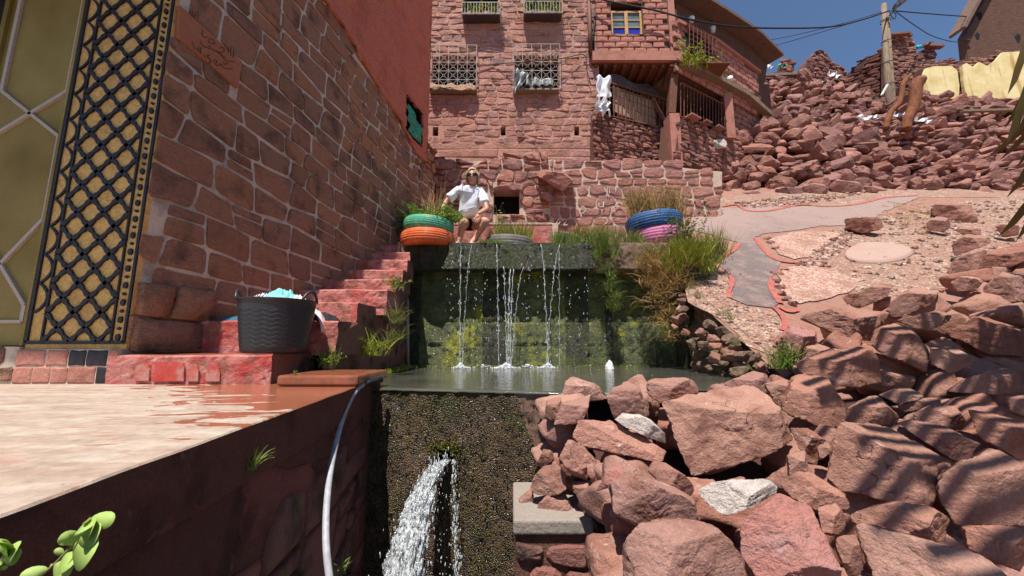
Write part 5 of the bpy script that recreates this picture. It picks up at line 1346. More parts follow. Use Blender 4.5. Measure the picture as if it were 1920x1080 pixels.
# ruins on the skyline
def ruin(name, label, pts, Y, D=(1, 0), seed=0, hr=(.10, .16), wr=(.2, .42), mat='rubble', proud=.05, thick=.3, cap=160, gap=.02, kind='ruin'):
    u, v = pts[0]; p = at(u, v, Y); PL = Plane((p.x, p.y), D); t = thing(name, label, kind, p)
    poly = [PL.px(*q) for q in pts]; core(t, PL, poly, M['brick_joint'] if mat == 'rubble' else M['earth_dark'], thick, 'wall_core')
    masonry(t, PL, poly, M[mat], hr, wr, seed, gap, proud, wave=.35, jit=.25, split=0, rough=.14, chamfer=.35, cap=cap, tilt=.7)
    return t, PL
ruin('ruined_gable', 'ruined pointed stone gable on the skyline at the centre', [(1500,160),(1512,118),(1530,98),(1540,94),(1552,104),(1562,118),(1574,122),(1586,134),(1590,165)], 13.5, (1, .35), 81, wr=(.25, .5))
ruin('ruined_wall', 'dark shaded ruined wall rising to the right behind the pole', [(1588,190),(1588,140),(1600,128),(1624,106),(1640,104),(1656,92),(1675,84),(1675,190)], 14.5, (1, -.9), 82, mat='rubble_shade', wr=(.3, .6), thick=.15)  # shade of this face comes from the darker stone colour
rt_, _ = ruin('ruined_tower', 'sunlit corner of a ruined stone tower right of the pole', [(1668,175),(1668,82),(1672,66),(1700,62),(1710,72),(1717,86),(1718,120),(1738,128),(1742,150),(1742,175)], 13.2, (1, .1), 83, wr=(.22, .5))
mb = MB(); p = at(1686, 65, 13.1); mb.obox(p, (1, 0, .1), (0, 1, 0), (0, 0, 1), .36, .10, .035); mb.build('cap_slab', M['rubble'], rt_)
rt_, _ = ruin('ruined_buttress', 'small leaning ruined wall topped by flat slabs near the yellow wall', [(1716,130),(1724,96),(1735,92),(1748,88),(1756,100),(1752,116),(1786,108),(1790,122),(1820,130),(1820,150),(1716,150)], 13.6, (1, 0), 84)
mb = MB(); mb.obox(at(1752, 87, 13.5), (1, 0, -.05), (0, 1, 0), (0, 0, 1), .30, .10, .05); mb.obox(at(1738, 84, 13.5), (1, 0, .3), (0, 1, 0), (0, 0, 1), .18, .10, .04); mb.build('cap_slab', M['rubble'], rt_)
ruin('ruined_wall', 'low broken stone wall stub on the skyline beside the brick wing', [(1425,165),(1425,146),(1436,138),(1466,134),(1468,118),(1472,111),(1482,110),(1488,118),(1490,134),(1505,138),(1505,165)], 13.0, (1, 0), 85, wr=(.2, .4))
mb = MB(); mb.bar(at(1425, 142, 12.6), at(1518, 138, 12.6), .10, .08); mb.bar(at(1430, 158, 12.5), at(1512, 152, 12.5), .08, .06); tag(mb.build('roof_beam', M['timber']), 'fallen timber roof beams on the broken wall by the brick wing', 'beam')
def rag(u, v, Y, w, h, mat, lab, seed=0, cat='rag'):
    c_ = at(u, v, Y); w *= .75; h *= .75; 
    return cloth('rag', lab, lambda i, j: c_+Vector((w*(i-.5)+.03*math.sin(j*7+seed), -.06*math.sin(i*9+j*4+seed)-.1*j, h*(.5-j)*(.7+.3*math.sin(i*8+seed))+.04*math.sin(i*15+seed))), 12, 8, mat, cat=cat)
rag(1438, 124+3, 12.4, .35, .22, M['white_cloth'], 'whitish rag caught on the broken wall nearest the brick wing', 1)
rag(1562, 142, 12.9, .5, .35, M['white_cloth'], 'red and white rag hanging on the slope below the ruined gable', 2)
rag(1535, 155, 12.6, .7, .14, M['white_cloth'], 'long pale strip of cloth under the ruined gable', 3)
rag(1464, 125, 12.6, .4, .14, M['green_net'], 'faded green rag on the roof beams', 4)
rag(1720, 90, 13.3, .22, .2, M['teal_bag'], 'turquoise plastic bag on top of the ruined tower', 5, 'plastic bag')
for k, (u, v, w_, lab) in enumerate(((1625, 223, .75, 'pale torn sack lying left of the bent trunks'), (1683, 218, .55, 'white torn sack lying between the bent trunks'), (1728, 228, .55, 'white torn sack lying right of the bent trunks'))):
    rag(u, v, 10.15, w_, .20, M['white_cloth'], lab, k+6, 'sack')
# yellow distempered walls
def slabwall(name, label, pts, Y, D, mat, thick=.35, cat='wall'):
    p = at(*pts[0], Y); PL = Plane((p.x, p.y), D); t = thing(name, label, cat, p); core(t, PL, [PL.px(*q) for q in pts], M[mat], thick, 'painted_face'); return t, PL
yw, ypl = ruin('ruined_wall', 'stone wall of the roofless house behind the yellow painted plaster', [(1728,190),(1728,128),(1740,122),(1800,124),(1804,112),(1850,108),(1852,100),(1880,96),(1990,94),(1990,196)], 12.6, (1, 0), 91, wr=(.2, .4), cap=120)
slabwall('yellow_plaster', 'small rounded panel of yellow painted plaster on the roofless house', [(1733,183),(1732,140),(1737,128),(1752,124),(1785,124),(1795,132),(1799,160),(1798,180),(1786,186),(1760,184)], 12.38, (1, 0), 'yellow', .09, 'plaster')
slabwall('yellow_plaster', 'large ragged panel of yellow painted plaster streaked with brown, far right', [(1812,189),(1806,150),(1804,122),(1812,118),(1826,126),(1836,116),(1852,124),(1868,112),(1880,98),(1925,96),(1990,94),(1990,190),(1925,189),(1850,191)], 12.38, (1, 0), 'yellow', .09, 'plaster')
mb = MB(); mb.obox(at(1860, 207, 11.0), (1, 0, .03), (0, 1, 0), (0, 0, 1), .95, .05, .035); tag(mb.build('timber_plank', M['timber']), 'old timber plank lying on the terrace wall at the right', 'plank')
# dark house at the top right with projecting eave
dh = thing('old_house', 'dark mud rendered house with projecting eave in the top right corner', 'house', at(1830, 112, 15))
p = at(1812, 62, 14.6); DP = Plane((p.x, p.y), (1, .05)); q = [DP.px(*z) for z in ((1817, 125), (1812, 62), (1850, -40), (2080, -60), (2080, 125))]
V = []; 
q = [DP.px(1816, 125), DP.px(2100, 125), DP.px(2100, -80), DP.px(1812, -80)]; q[3] = (q[0][0], q[3][1]); 
pq2 = [DP.px(1816, 122), DP.px(2100, 122), DP.px(2100, -30), (DP.px(1816, 122)[0], DP.px(1812, 58)[1])]
nn = 60; V = []; Fc = []
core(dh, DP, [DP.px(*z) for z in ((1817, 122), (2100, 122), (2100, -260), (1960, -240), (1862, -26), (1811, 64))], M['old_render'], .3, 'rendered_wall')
ea = DP.w(*DP.px(1794, 64), .35); eb = DP.w(*DP.px(1960, -245), .35); d_ = (eb-ea).normalized(); mb = MB(); q_ = Vector((-.10, 0, .07))
mb.add([ea, eb, eb+Vector((0, .6, 0)), ea+Vector((0, .6, 0)), ea+q_, eb+q_, eb+q_+Vector((0, .6, 0)), ea+q_+Vector((0, .6, 0))], [(0,1,2,3), (4,7,6,5), (0,4,5,1), (1,5,6,2), (2,6,7,3), (3,7,4,0)])
mb.build('eave', M['roof'], dh)
for (u, v, r_) in ((1832, 68, .17), (1836, 30, .2), (1908, 72, .2)):
    c_ = DP.w(*DP.px(u, v), .012); mb = MB(); base = [c_+Vector((r_*math.cos(a_)*.6*(1+.3*math.sin(3*a_)), 0, r_*math.sin(a_)*(1+.2*math.sin(2*a_)))) for a_ in [6.283*i/12 for i in range(12)]]
    mb.add(base, [tuple(range(12))]); mb.build('wall_hole', M['dark'], dh)
mb = MB(); mb.bar(DP.w(*DP.px(1797, 80), .1), DP.w(*DP.px(1815, 78), .1), .05); mb.build('bracket', M['iron_dark'], dh)
# utility pole, lamp and cables
up_ = thing('utility_pole', 'twin timber utility pole carrying a lamp and cables', 'utility pole', at(1667, 180, 12.0))
b0, b1 = at(1666, 182, 12.0), at(1657, 8, 12.0); c0, c1 = at(1672, 178, 12.05), at(1662, 28, 12.05)
mb = MB(); mb.tube([b0-Vector((0,0,1)), b0, b1], [.10, .10, .075], 10); mb.build('pole', M['timber'], up_, True)
mb = MB(); mb.tube([c0-Vector((0,0,1)), c0, c1], [.10, .10, .075], 10); mb.build('pole', M['timber'], up_, True)
mb = MB()
for v in (40, 80, 120, 160): f = (v-8)/174; mb.lathe([(.15, -.02), (.15, .02)], b1.lerp(b0, f)+Vector((.05, .02, 0)), 12)
mb.build('iron_band', M['iron_dark'], up_)
lm = MB(); lm.tube(bez([at(1667, 30, 11.9), at(1676, 20, 11.8), at(1684, 10, 11.7)], 5), .025, 6); la = lm.build('lamp_arm', M['lamp_metal'], up_, True)
lh = MB(); lh.obox(at(1689, 4, 11.6), (1, -.5, .75), (.5, 1, 0), (-.6, 0, 1), .22, .12, .05); lh.obox(at(1692, 0, 11.55), (1, -.5, .75), (.5, 1, 0), (-.6, 0, 1), .12, .09, .08); lh.build('lamp_head', M['lamp_metal'], la)
def cable(label, pts, r=.018, n=14): 
    mb = MB(); mb.tube(bez(pts, n), r, 5); return tag(mb.build('cable', M['cable'], None, True), label, 'cable')
cable('thick twisted cable sagging from the pole across the brick house front', [at(1668, 20, 11.9), at(1620, 36, 11.2), at(1560, 50, 10.6), at(1470, 53, 9.9), at(1380, 50, 9.2), at(1300, 38, 8.2), at(1230, 20, 8.2), at(1140, 2, 8.2), at(1100, -12, 8.3)], .022)
cable('thin upper cable running from the pole down behind the brick wing roof', [at(1655, 22, 12), at(1580, 44, 12.5), at(1480, 68, 13), at(1410, 80, 13.5), at(1380, 84, 13.8)], .012)
cable('thin lower cable running from the pole down behind the brick wing roof', [at(1655, 24, 12), at(1600, 42, 12.4), at(1500, 72, 12.8), at(1425, 93, 13.2), at(1400, 98, 13.4)], .012)
cable('cable running from the pole to the eave of the dark house', [at(1675, 20, 11.9), at(1720, 24, 12.6), at(1770, 28, 13.4), at(1812, 31, 14.4)], .02)
cable('slack cable hanging from the pole to the bracket of the dark house', [at(1680, 22, 11.9), at(1710, 44, 12.6), at(1745, 66, 13.3), at(1780, 77, 13.9), at(1800, 79, 14.3)], .014)
cable('cable loop coiled at the top of the pole', [at(1668, 24, 11.85), at(1676, 36, 11.8), at(1680, 28, 11.8), at(1672, 20, 11.82), at(1668, 26, 11.85)], .012, 6)
# shadowed cable draped on the facade
cable('thin cable drooping across the stone house front between the barred windows', [at(893, 125, 8.44), at(930, 120, 8.44), at(970, 117, 8.3), at(1050, 110, 8.3), at(1095, 103, 8.42), at(1100, 130, 8.42), at(1108, 160, 8.42)], .010)
# bent trunks
def trunk(label, px, Y, rs):
    mb = MB(); pts = bez([at(u, v, Y) for u, v in px], 6); n = len(pts)
    rr = [rs[0]+(rs[1]-rs[0])*i/(n-1)+.010*mnoise.noise(Vector((i*.35, rs[0]*9, 0))) for i in range(n)]; mb.tube(pts, rr, 12)
    return tag(mb.build('tree_trunk', M['trunk'], None, True), label, 'tree trunk')
trunk('thinner bent bare trunk leaning left of the thick one', [(1662,242),(1664,226),(1672,208),(1684,196),(1690,180),(1693,160),(1702,144)], 9.7, (.075, .06))
trunk('thick bare trunk with a cut top', [(1699,244),(1702,224),(1711,206),(1716,184),(1717,164),(1722,152)], 9.6, (.11, .155))
mb = MB(); mb.lathe([(.001, .0), (.10, .03), (.155, .0), (.165, -.06), (.15, -.10)], at(1722, 148, 9.6), 12); tag(mb.build('stone', M['rubble']), 'flat stone resting on the cut top of the thick trunk', 'stone')
o = MB(); o.bar(at(1653, 178, 11.6), at(1664, 158, 11.6), .07, .03); tag(o.build('plank', M['white_cloth']), 'pale broken plank leaning at the foot of the utility pole', 'plank')
# ================================================================== PATH ON THE SLOPE
sl_ = [(1335,388),(1380,392),(1420,388),(1500,388),(1560,385),(1620,378),(1700,366),(1725,371),(1690,385),(1655,398),(1640,412),(1600,424),(1540,424),(1500,432),(1465,436),(1430,440),(1415,446),(1425,462),(1440,480),(1465,492),(1455,512),(1445,525),(1448,548),(1462,570),(1450,580),(1400,574),(1372,562),(1378,530),(1366,515),(1350,500),(1352,485),(1375,478),(1390,458),(1370,452),(1330,440),(1290,432),(1300,410)]
o = sheet('path', sl_, M['slate'], .012); tag(o, 'grey slate path curving down the slope', kind='structure')
def band(pts, w, name='path_border', mat='red_border', lab=None, lift=.022):
    P = [tuple(hitT(u, v))[:2] for u, v in pts]; C = bez([(x, y, 0) for x, y in P], 6); Lf, Rt = [], []
    for i, p in enumerate(C):
        t = (C[min(i+1, len(C)-1)]-C[max(i-1, 0)]).normalized(); n_ = Vector((-t.y, t.x, 0)); ww = w*(1+.25*mnoise.noise(Vector((i*.7, 0, 0))))
        Lf.append((p+n_*ww/2)[:2]); Rt.append((p-n_*ww/2)[:2])
    o = sheet(name, None, M[mat], lift, None, Lf+Rt[::-1]); return tag(o, lab or 'red painted border line of the slate path', kind='structure')
band([(1300,398),(1345,390),(1380,385),(1400,396),(1440,397),(1500,385),(1540,388),(1600,385),(1660,372),(1720,368)], .065)
band([(1416,449),(1428,465),(1445,483),(1465,492),(1495,495)], .06)
band([(1387,458),(1378,470),(1362,480),(1350,488)], .05); band([(1370,520),(1374,532),(1366,550),(1368,562)], .05)
band([(1449,525),(1446,540),(1456,560),(1464,572)], .06); band([(1453,580),(1467,595),(1473,610),(1468,624)], .05); band([(1462,578),(1480,588),(1497,584)], .05)
pg = [[(1442,452),(1480,438),(1520,434),(1570,436),(1580,446),(1545,462),(1520,485),(1490,488),(1460,478)], [(1462,512),(1480,502),(1530,500),(1570,515),(1620,528),(1600,545),(1560,560),(1500,572),(1475,565),(1462,540)]]
for q in pg: tag(sheet('gravel_bed', q, M['pink_gravel'], .016), 'pink and cream crazy gravel bed beside the slate path', kind='structure')
for q in ([(1285,545),(1340,505),(1364,520),(1366,560),(1400,578),(1455,588),(1470,625),(1470,660),(1445,668),(1400,650),(1350,600),(1290,568)], [(1335,392),(1352,372),(1480,358),(1640,352),(1990,350),(1990,372),(1740,370),(1660,372),(1600,386),(1480,385),(1440,397),(1400,394),(1380,384)]):
    tag(sheet('gravel_strip', q, M['pale_gravel'], .008), 'pale gravel strip along the slate path', kind='structure')
tag(sheet('scree', [(1560,432),(1660,405),(1740,385),(1880,370),(1990,372),(1990,500),(1780,540),(1640,560),(1590,540),(1500,500),(1530,470)], M['pale_gravel'], .006), 'dry stony ground at the right of the path', kind='structure')
# round flagstone
P = [(1648+64*math.cos(a_)+3*math.sin(3*a_), 471-18*math.sin(a_)+1.5*math.sin(2*a_)) for a_ in [6.2832*i/28 for i in range(28)]]
W = [hitT(u, v, .055) for u, v in P]; n = len(W); W2 = [p-Vector((0, 0, .09)) for p in W]
o = obj('flagstone', W+W2, [tuple(range(n)), tuple(reversed(range(n, 2*n)))]+[((i+1) % n, i, n+i, n+(i+1) % n) for i in range(n)], M['flagstone']); bv = o.modifiers.new('b', 'BEVEL'); bv.width = .02
tag(o, 'smooth round pinkish flagstone lying on the dry stony ground', 'flagstone')
# pebbles scattered on the slope (too many to count)
def scatter(name, label, n, region, smin, smax, seed, mat='pebble', zoff=0):
    rng = random.Random(seed); mb = MB(); base = [rand_rock(50+k, 1, (1, .8, .6), 6, .0) for k in range(6)]; us = [p[0] for p in region]; vs = [p[1] for p in region]; c = 0
    W = [tuple(hitT(u, v))[:2] for u, v in region]; xs_ = [p[0] for p in W]; ys_ = [p[1] for p in W]
    while c < n:
        x, y = rng.uniform(min(xs_), max(xs_)), rng.uniform(min(ys_), max(ys_))
        if not inside((x, y), W): continue
        P_, Fc_ = base[rng.randrange(6)]; s_ = smin+(smax-smin)*rng.random()**3; a_ = rng.uniform(0, 6.28); ca, sa_ = math.cos(a_), math.sin(a_); z = T(y)+s_*.2+zoff
        b_ = len(mb.v); mb.v += [(x+(p[0]*ca-p[1]*sa_)*s_, y+(p[0]*sa_+p[1]*ca)*s_, z+p[2]*s_) for p in P_]; mb.f += [tuple(i+b_ for i in f) for f in Fc_]; c += 1
    return tag(mb.build(name, M[mat]), label, kind='stuff')
scatter('pebbles', 'loose pebbles on the stony ground right of the path', 1500, [(1540,440),(1740,385),(1990,370),(1990,520),(1640,560),(1560,500)], .012, .06, 1)
scatter('pebbles', 'pebbles on the gravel strip along the basin bank', 900, [(1288,548),(1340,508),(1364,525),(1372,566),(1452,590),(1468,650),(1440,664),(1350,600)], .008, .035, 2)
scatter('pebbles', 'pebbles at the foot of the loose stone wall', 500, [(1360,384),(1480,370),(1640,360),(1560,378),(1420,392)], .015, .07, 3)
scatter('pebbles', 'pebbles bordering the pink gravel beds', 260, [(1580,440),(1600,446),(1540,500),(1500,500),(1530,470)], .02, .06, 4)
# small grey border stones
rng = random.Random(5)
for k, (u, v) in enumerate([(1545,466),(1532,472),(1524,482),(1540,494),(1550,500),(1508,492),(1497,497),(1468,506),(1460,515),(1456,528),(1462,540),(1466,552),(1475,562),(1486,572),(1438,448),(1446,456),(1452,466),(1560,452),(1575,446),(1590,440)]):
    p = hitT(u, v); o = bpy.data.objects.new('border_stone', proto(k % 16)); COL.objects.link(o); o.location = p; o.scale = (.07, .06, .06); o.rotation_euler = (0, 0, rng.uniform(0, 6))
    tag(o, 'small loose border stone edging the pink gravel beds', 'stone', 'border stones of the gravel beds')
# twigs
mb = MB()
for k in range(90):
    c_ = hitT(rng.gauss(1710, 28), rng.gauss(402, 14), .02); a_ = rng.uniform(0, 6.28); l_ = rng.uniform(.05, .22); mb.tube([c_, c_+Vector((math.cos(a_)*l_, math.sin(a_)*l_, .02+math.sin(a_)*l_*.6))], .004, 4)
tag(mb.build('straw', M['grass_dry']), 'dry straw and twigs scattered beside the path', kind='stuff')
# ================================================================== FOREGROUND ROCK PILE
YT = [(350, 9.0), (400, 6.6), (430, 5.8), (450, 5.0), (480, 4.1), (530, 3.45), (580, 2.95), (650, 2.5), (730, 2.1), (800, 1.78), (900, 1.42), (1000, 1.17), (1080, 1.02), (1200, .9)]
def Yp(v):
    if v <= YT[0][0]: return YT[0][1]
    for (a, b), (c, d) in zip(YT, YT[1:]):
        if v <= c: return b+(d-b)*(v-a)/(c-a)
    return YT[-1][1]
G0 = 'rocks of the foreground heap'
HR = [  # label, polygon, material, options
 ('largest flat slab with a darker broken lower face, top centre of the heap', [(1243,752),(1300,735),(1408,713),(1440,734),(1469,774),(1500,838),(1477,852),(1416,868),(1363,880),(1306,905),(1281,868),(1253,803)], 'rock', dict(facets=[((-.05,-.55,1),.44), ((-.15,-1,.05),.42)], depth=.6, dy=.12)),
 ('small rounded block on the far left shoulder of the largest slab', [(1211,718),(1224,709),(1298,709),(1314,723),(1308,742),(1246,758),(1218,742)], 'rock', {}),
 ('dark red block peeping out behind the top of the largest slab', [(1357,719),(1412,695),(1444,701),(1455,730),(1428,745),(1383,740)], 'rock', dict(dy=.15)),
 ('striped slab tilted towards the basin, right of the largest slab', [(1463,762),(1485,707),(1518,700),(1555,711),(1587,758),(1579,791),(1559,807),(1485,783)], 'rock', dict(facets=[((-.25,-.5,1),.5), ((.1,-1,.0),.62)])),
 ('narrow slab wedged between the largest slab and its striped neighbour', [(1432,719),(1481,707),(1469,770),(1448,750)], 'rock', dict(dy=.08)),
 ('red boulder with rough dark left face above the striped slab', [(1491,677),(1546,656),(1603,650),(1656,669),(1677,693),(1665,711),(1607,726),(1567,736),(1522,721),(1497,701)], 'rock', {}),
 ('small striped wedge behind the big dark-sided boulder', [(1577,772),(1603,756),(1640,740),(1660,748),(1693,783),(1677,796),(1579,798)], 'rock', dict(dy=.1)),
 ('big boulder with ripple shadows on top and a rough dark lower left side', [(1546,868),(1557,815),(1579,791),(1628,783),(1689,799),(1750,819),(1785,868),(1770,893),(1752,925),(1746,950),(1709,944),(1595,942),(1555,901)], 'rock', dict(facets=[((.25,-.55,1),.50), ((-.75,-1,.15),.48)], depth=.7, namp=.045)),
 ('long thin slab behind the big boulder, sloping down to the right', [(1677,789),(1705,783),(1770,799),(1848,840),(1836,862),(1803,872),(1750,838)], 'rock', dict(dy=.12)),
 ('shaded block right behind the long thin slab', [(1711,774),(1742,760),(1811,762),(1828,783),(1823,811),(1762,799),(1718,789)], 'rock', dict(dy=.12)),
 ('thin flake catching sun behind the shaded block', [(1683,760),(1730,747),(1783,747),(1784,758),(1730,768),(1693,774)], 'rock', dict(dy=.15)),
 ('large shaded boulder with slanting light streaks at the right edge', [(1750,905),(1770,880),(1860,836),(1901,856),(1940,876),(1945,982),(1852,984),(1791,984),(1770,958),(1754,925)], 'rock', dict(facets=[((-.1,-.8,1),.52), ((-.3,-1,.2),.62)])),
 ('long smooth slab below the big boulder', [(1595,962),(1640,944),(1689,940),(1742,950),(1795,986),(1813,1007),(1811,1025),(1730,1013),(1640,996),(1599,978)], 'rock', {}),
 ('very long slab running out at the lower right corner', [(1596,988),(1616,976),(1730,1007),(1836,1039),(1917,1076),(1925,1110),(1650,1110),(1618,1050)], 'rock', dict(facets=[((0,-.75,1),.55), ((-.5,-1,.1),.6)])),
 ('striped flat slab in the bottom right corner', [(1803,988),(1852,983),(1945,990),(1945,1085),(1868,1054),(1811,1029)], 'rock', dict(dy=.06)),
 ('tall pink slab standing at the bottom centre of the heap', [(1392,992),(1428,942),(1453,929),(1485,933),(1526,954),(1546,999),(1580,1100),(1396,1100),(1390,1027)], 'rock_pink', dict(facets=[((.1,-.85,.8),.52)], depth=.6)),
 ('whitish limestone boulder in front of the largest slab', [(1308,919),(1338,903),(1428,897),(1461,909),(1475,925),(1428,942),(1375,970),(1350,962),(1322,937)], 'rock_white', {}),
 ('brownish rounded rock right of the whitish boulder', [(1457,907),(1493,884),(1546,893),(1583,917),(1593,950),(1559,968),(1526,954),(1481,931)], 'rock', {}),
 ('small upright rock beside the tall pink slab', [(1532,952),(1567,942),(1593,978),(1567,1010),(1542,1001)], 'rock', {}),
 ('narrow grey-red stone squeezed below the long smooth slab', [(1567,1009),(1607,999),(1622,1074),(1591,1080),(1569,1037)], 'rock', {}),
 ('broad rock with a broken brown front at the bottom, left of the pink slab', [(1166,1027),(1190,1000),(1215,975),(1290,972),(1345,990),(1382,1030),(1395,1100),(1300,1105),(1168,1100)], 'rock', dict(facets=[((.0,-.55,1),.55), ((.2,-1,.15),.6)])),
 ('smooth pinkish boulder above the broad bottom rock', [(1138,907),(1170,888),(1200,893),(1290,930),(1328,955),(1325,977),(1270,989),(1200,989),(1150,964)], 'rock', {}),
 ('orange tinted rounded rock behind the smooth pinkish boulder', [(1213,883),(1225,864),(1250,868),(1295,900),(1308,925),(1300,937),(1240,909)], 'rock', dict(dy=.06)),
 ('pink wedge above and left of the smooth boulder', [(1116,922),(1151,875),(1189,852),(1223,856),(1219,884),(1165,900),(1150,930),(1153,975),(1123,960)], 'rock_pink', dict(dy=.08)),
 ('long rock with lime patches on its right end', [(1077,826),(1087,790),(1147,790),(1206,820),(1266,858),(1262,873),(1228,866),(1155,873),(1113,860)], 'rock_patch', dict(facets=[((.25,-.6,1),.52), ((-.2,-1,.1),.6)])),
 ('white speckled stone with yellowish end, beside the largest slab', [(1151,786),(1168,775),(1206,780),(1245,803),(1249,835),(1211,818),(1177,805)], 'rock_white', dict(dy=.05)),
 ('smooth rounded boulder at the basin edge', [(1138,743),(1151,726),(1177,717),(1202,726),(1221,761),(1215,780),(1151,782)], 'rock', {}),
 ('pale pointed block, the highest one at the dam end', [(1052,742),(1060,714),(1072,706),(1121,722),(1142,745),(1136,769),(1091,755),(1053,760)], 'rock', dict(dy=.12)),
 ('block with broken lower face leaning on the highest block', [(1036,799),(1053,756),(1121,735),(1138,758),(1142,790),(1087,792),(1074,824),(1040,814)], 'rock', {}),
 ('small dark red stone against the dam end', [(1023,752),(1051,744),(1054,767),(1038,792),(1023,784)], 'rock', {}),
 ('brown block under the long patched rock', [(1049,860),(1066,824),(1090,830),(1121,867),(1100,901),(1070,890)], 'rock', dict(facets=[((0,-1,.25),.6)])),
 ('small square stone under the long patched rock', [(1100,873),(1121,861),(1130,872),(1147,901),(1134,912),(1104,899)], 'rock', {}),
 ('dark folded boulder on the left face of the heap', [(994,916),(1002,893),(1023,871),(1036,858),(1062,897),(1066,924),(1028,930),(1000,926)], 'rock', dict(facets=[((-.2,-.7,.8),.55), ((-.5,-1,-.1),.6)])),
 ('pointed small stone against the dam', [(1008,867),(1019,841),(1036,846),(1040,860),(1023,875)], 'rock', {}),
 ('domed rock resting on the grey concrete cap', [(1003,975),(1011,944),(1032,922),(1055,922),(1070,939),(1078,975),(1066,979)], 'rock', {}),
 ('small dark stone sticking out at the far left of the heap', [(972,937),(998,914),(1004,950),(981,962)], 'rock', {}),
 ('tiny pink stone left of the domed rock', [(984,973),(989,950),(1004,950),(1005,975)], 'rock_pink', {}),
 ('layered flat stone right of the dark folded boulder', [(1072,905),(1117,899),(1125,916),(1113,941),(1091,937),(1074,920)], 'rock', {}),
 ('narrow upright flake below the layered stone', [(1091,939),(1125,948),(1138,1003),(1134,1018),(1113,1018),(1096,984)], 'rock', {}),
 ('angular red rock tucked at the right end of the largest slab', [(1483,803),(1510,801),(1548,827),(1524,856),(1501,844)], 'rock', dict(dy=.05)),
 ('little pale stone between the largest slab and the big boulder', [(1530,838),(1559,826),(1562,846),(1538,864)], 'rock', {}),
 ('cracked corner stone under the right tip of the largest slab', [(1475,854),(1514,842),(1520,882),(1479,897)], 'rock', {}),
 ('striped boulder with an overhanging left tip at the edge of the path', [(1492,600),(1510,587),(1610,570),(1662,590),(1650,627),(1633,650),(1600,642),(1557,623),(1513,612)], 'rock', {}),
 ('low red rock behind the striped overhanging boulder', [(1588,565),(1630,537),(1693,523),(1719,535),(1660,559),(1647,577),(1600,577)], 'rock', dict(dy=.1)),
 ('tilted rock with close stripe shadows', [(1660,582),(1687,550),(1740,532),(1780,537),(1795,549),(1743,571),(1727,591),(1680,597)], 'rock', {}),
 ('thin dark slab with three light spots', [(1675,601),(1747,585),(1807,582),(1815,590),(1740,619),(1697,611)], 'rock', dict(dy=-.08)),
 ('rounded shaded boulder with broad shadow stripes', [(1636,652),(1650,617),(1680,601),(1710,610),(1747,640),(1735,695),(1680,677),(1647,660)], 'rock', dict(dy=-.06)),
 ('shaded block right of the rounded striped boulder', [(1743,652),(1803,651),(1842,680),(1780,700),(1745,684)], 'rock', {}),
 ('huge dark boulder in the shade near the right edge', [(1771,625),(1847,581),(1887,588),(1935,623),(1940,667),(1847,661)], 'rock', dict(dy=.05)),
 ('steep dark slab above the huge shaded boulder', [(1825,590),(1847,533),(1890,503),(1940,498),(1940,561),(1873,577)], 'rock', dict(dy=.15)),
 ('sunlit angular boulder at the right edge of the photo', [(1823,512),(1863,463),(1913,457),(1940,461),(1940,494),(1897,502),(1857,522)], 'rock', {}),
 ('reddish block with a steep left face behind the angular boulder', [(1775,512),(1790,487),(1847,457),(1873,455),(1832,510),(1807,526)], 'rock', dict(dy=.15)),
 ('flat topped rock above the reddish block', [(1783,459),(1813,437),(1857,437),(1882,440),(1850,459),(1790,479)], 'rock', dict(dy=.2)),
 ('thin pale slab lying above the flat topped rock', [(1787,430),(1830,426),(1860,437),(1810,442)], 'rock', {}),
 ('big pink boulder on the stony ground at the upper right', [(1743,395),(1760,377),(1800,372),(1830,390),(1842,403),(1827,420),(1793,420),(1747,405)], 'rock', {}),
 ('small brown block in front of the big pink boulder', [(1737,417),(1757,405),(1780,410),(1793,425),(1767,435),(1740,432)], 'rock', {}),
 ('single square red block sitting beside the slate path', [(1582,410),(1600,400),(1657,400),(1668,417),(1650,430),(1613,438),(1585,428)], 'rock', dict(facets=[((0,-.2,1),.5), ((.35,-1,.1),.6), ((-.8,-.7,.1),.6)])),
 ('small rock at the back corner of the heap', [(1783,529),(1813,513),(1849,522),(1830,542),(1793,545)], 'rock', {}),
 ('small brown rock at the upper tip of the heap', [(1578,557),(1608,543),(1613,555),(1590,572)], 'rock', {}),
 ('dark slab deep in the shade on the right', [(1754,740),(1811,709),(1893,685),(1940,683),(1940,742),(1852,738)], 'rock', {}),
 ('dark rock touching the right edge in deep shade', [(1885,744),(1945,738),(1945,789),(1893,772)], 'rock', {}),
 ('sloping dark slab behind the streaked boulder', [(1811,764),(1860,775),(1945,795),(1945,876),(1868,840),(1828,805)], 'rock', dict(dy=.08)),
 ('low shaded slab behind the small striped wedge', [(1646,740),(1681,728),(1742,732),(1748,744),(1681,756)], 'rock', dict(dy=.1)),
 ('flat pink slab at the lower end of the path', [(1448,638),(1493,607),(1533,617),(1550,642),(1513,669),(1470,668)], 'rock_pink', dict(dy=.2)),
 ('flat red slab beside the leafy weed', [(1500,690),(1510,650),(1552,640),(1560,672),(1530,700)], 'rock', dict(dy=.22)),
 ('small cube of rock at the right edge of the boulder field', [(1866,425),(1885,415),(1912,420),(1912,440),(1880,444)], 'rock', {}),
]
for k, (lab, poly, mt, op) in enumerate(HR):
    cy = (min(p[1] for p in poly)+max(p[1] for p in poly))/2; cxp = sum(p[0] for p in poly)/len(poly)
    Y = Yp(cy)+op.get('dy', 0)
    if cxp < 1130 and cy > 830: Y = 1.98-(cxp-990)*.0012
    elif cxp < 1270 and cy < 870: Y = max(Y, 2.05-(cxp-1040)*.0012)+op.get('dy', 0)*.5
    A_ = (max(p[0] for p in poly)-min(p[0] for p in poly))
    hero('rock', lab, 'rock', poly, Y, op.get('depth', .75), mt, op.get('facets'), k+1, G0, 6 if A_ > 140 else (5 if A_ > 60 else 4), op.get('namp', .048))
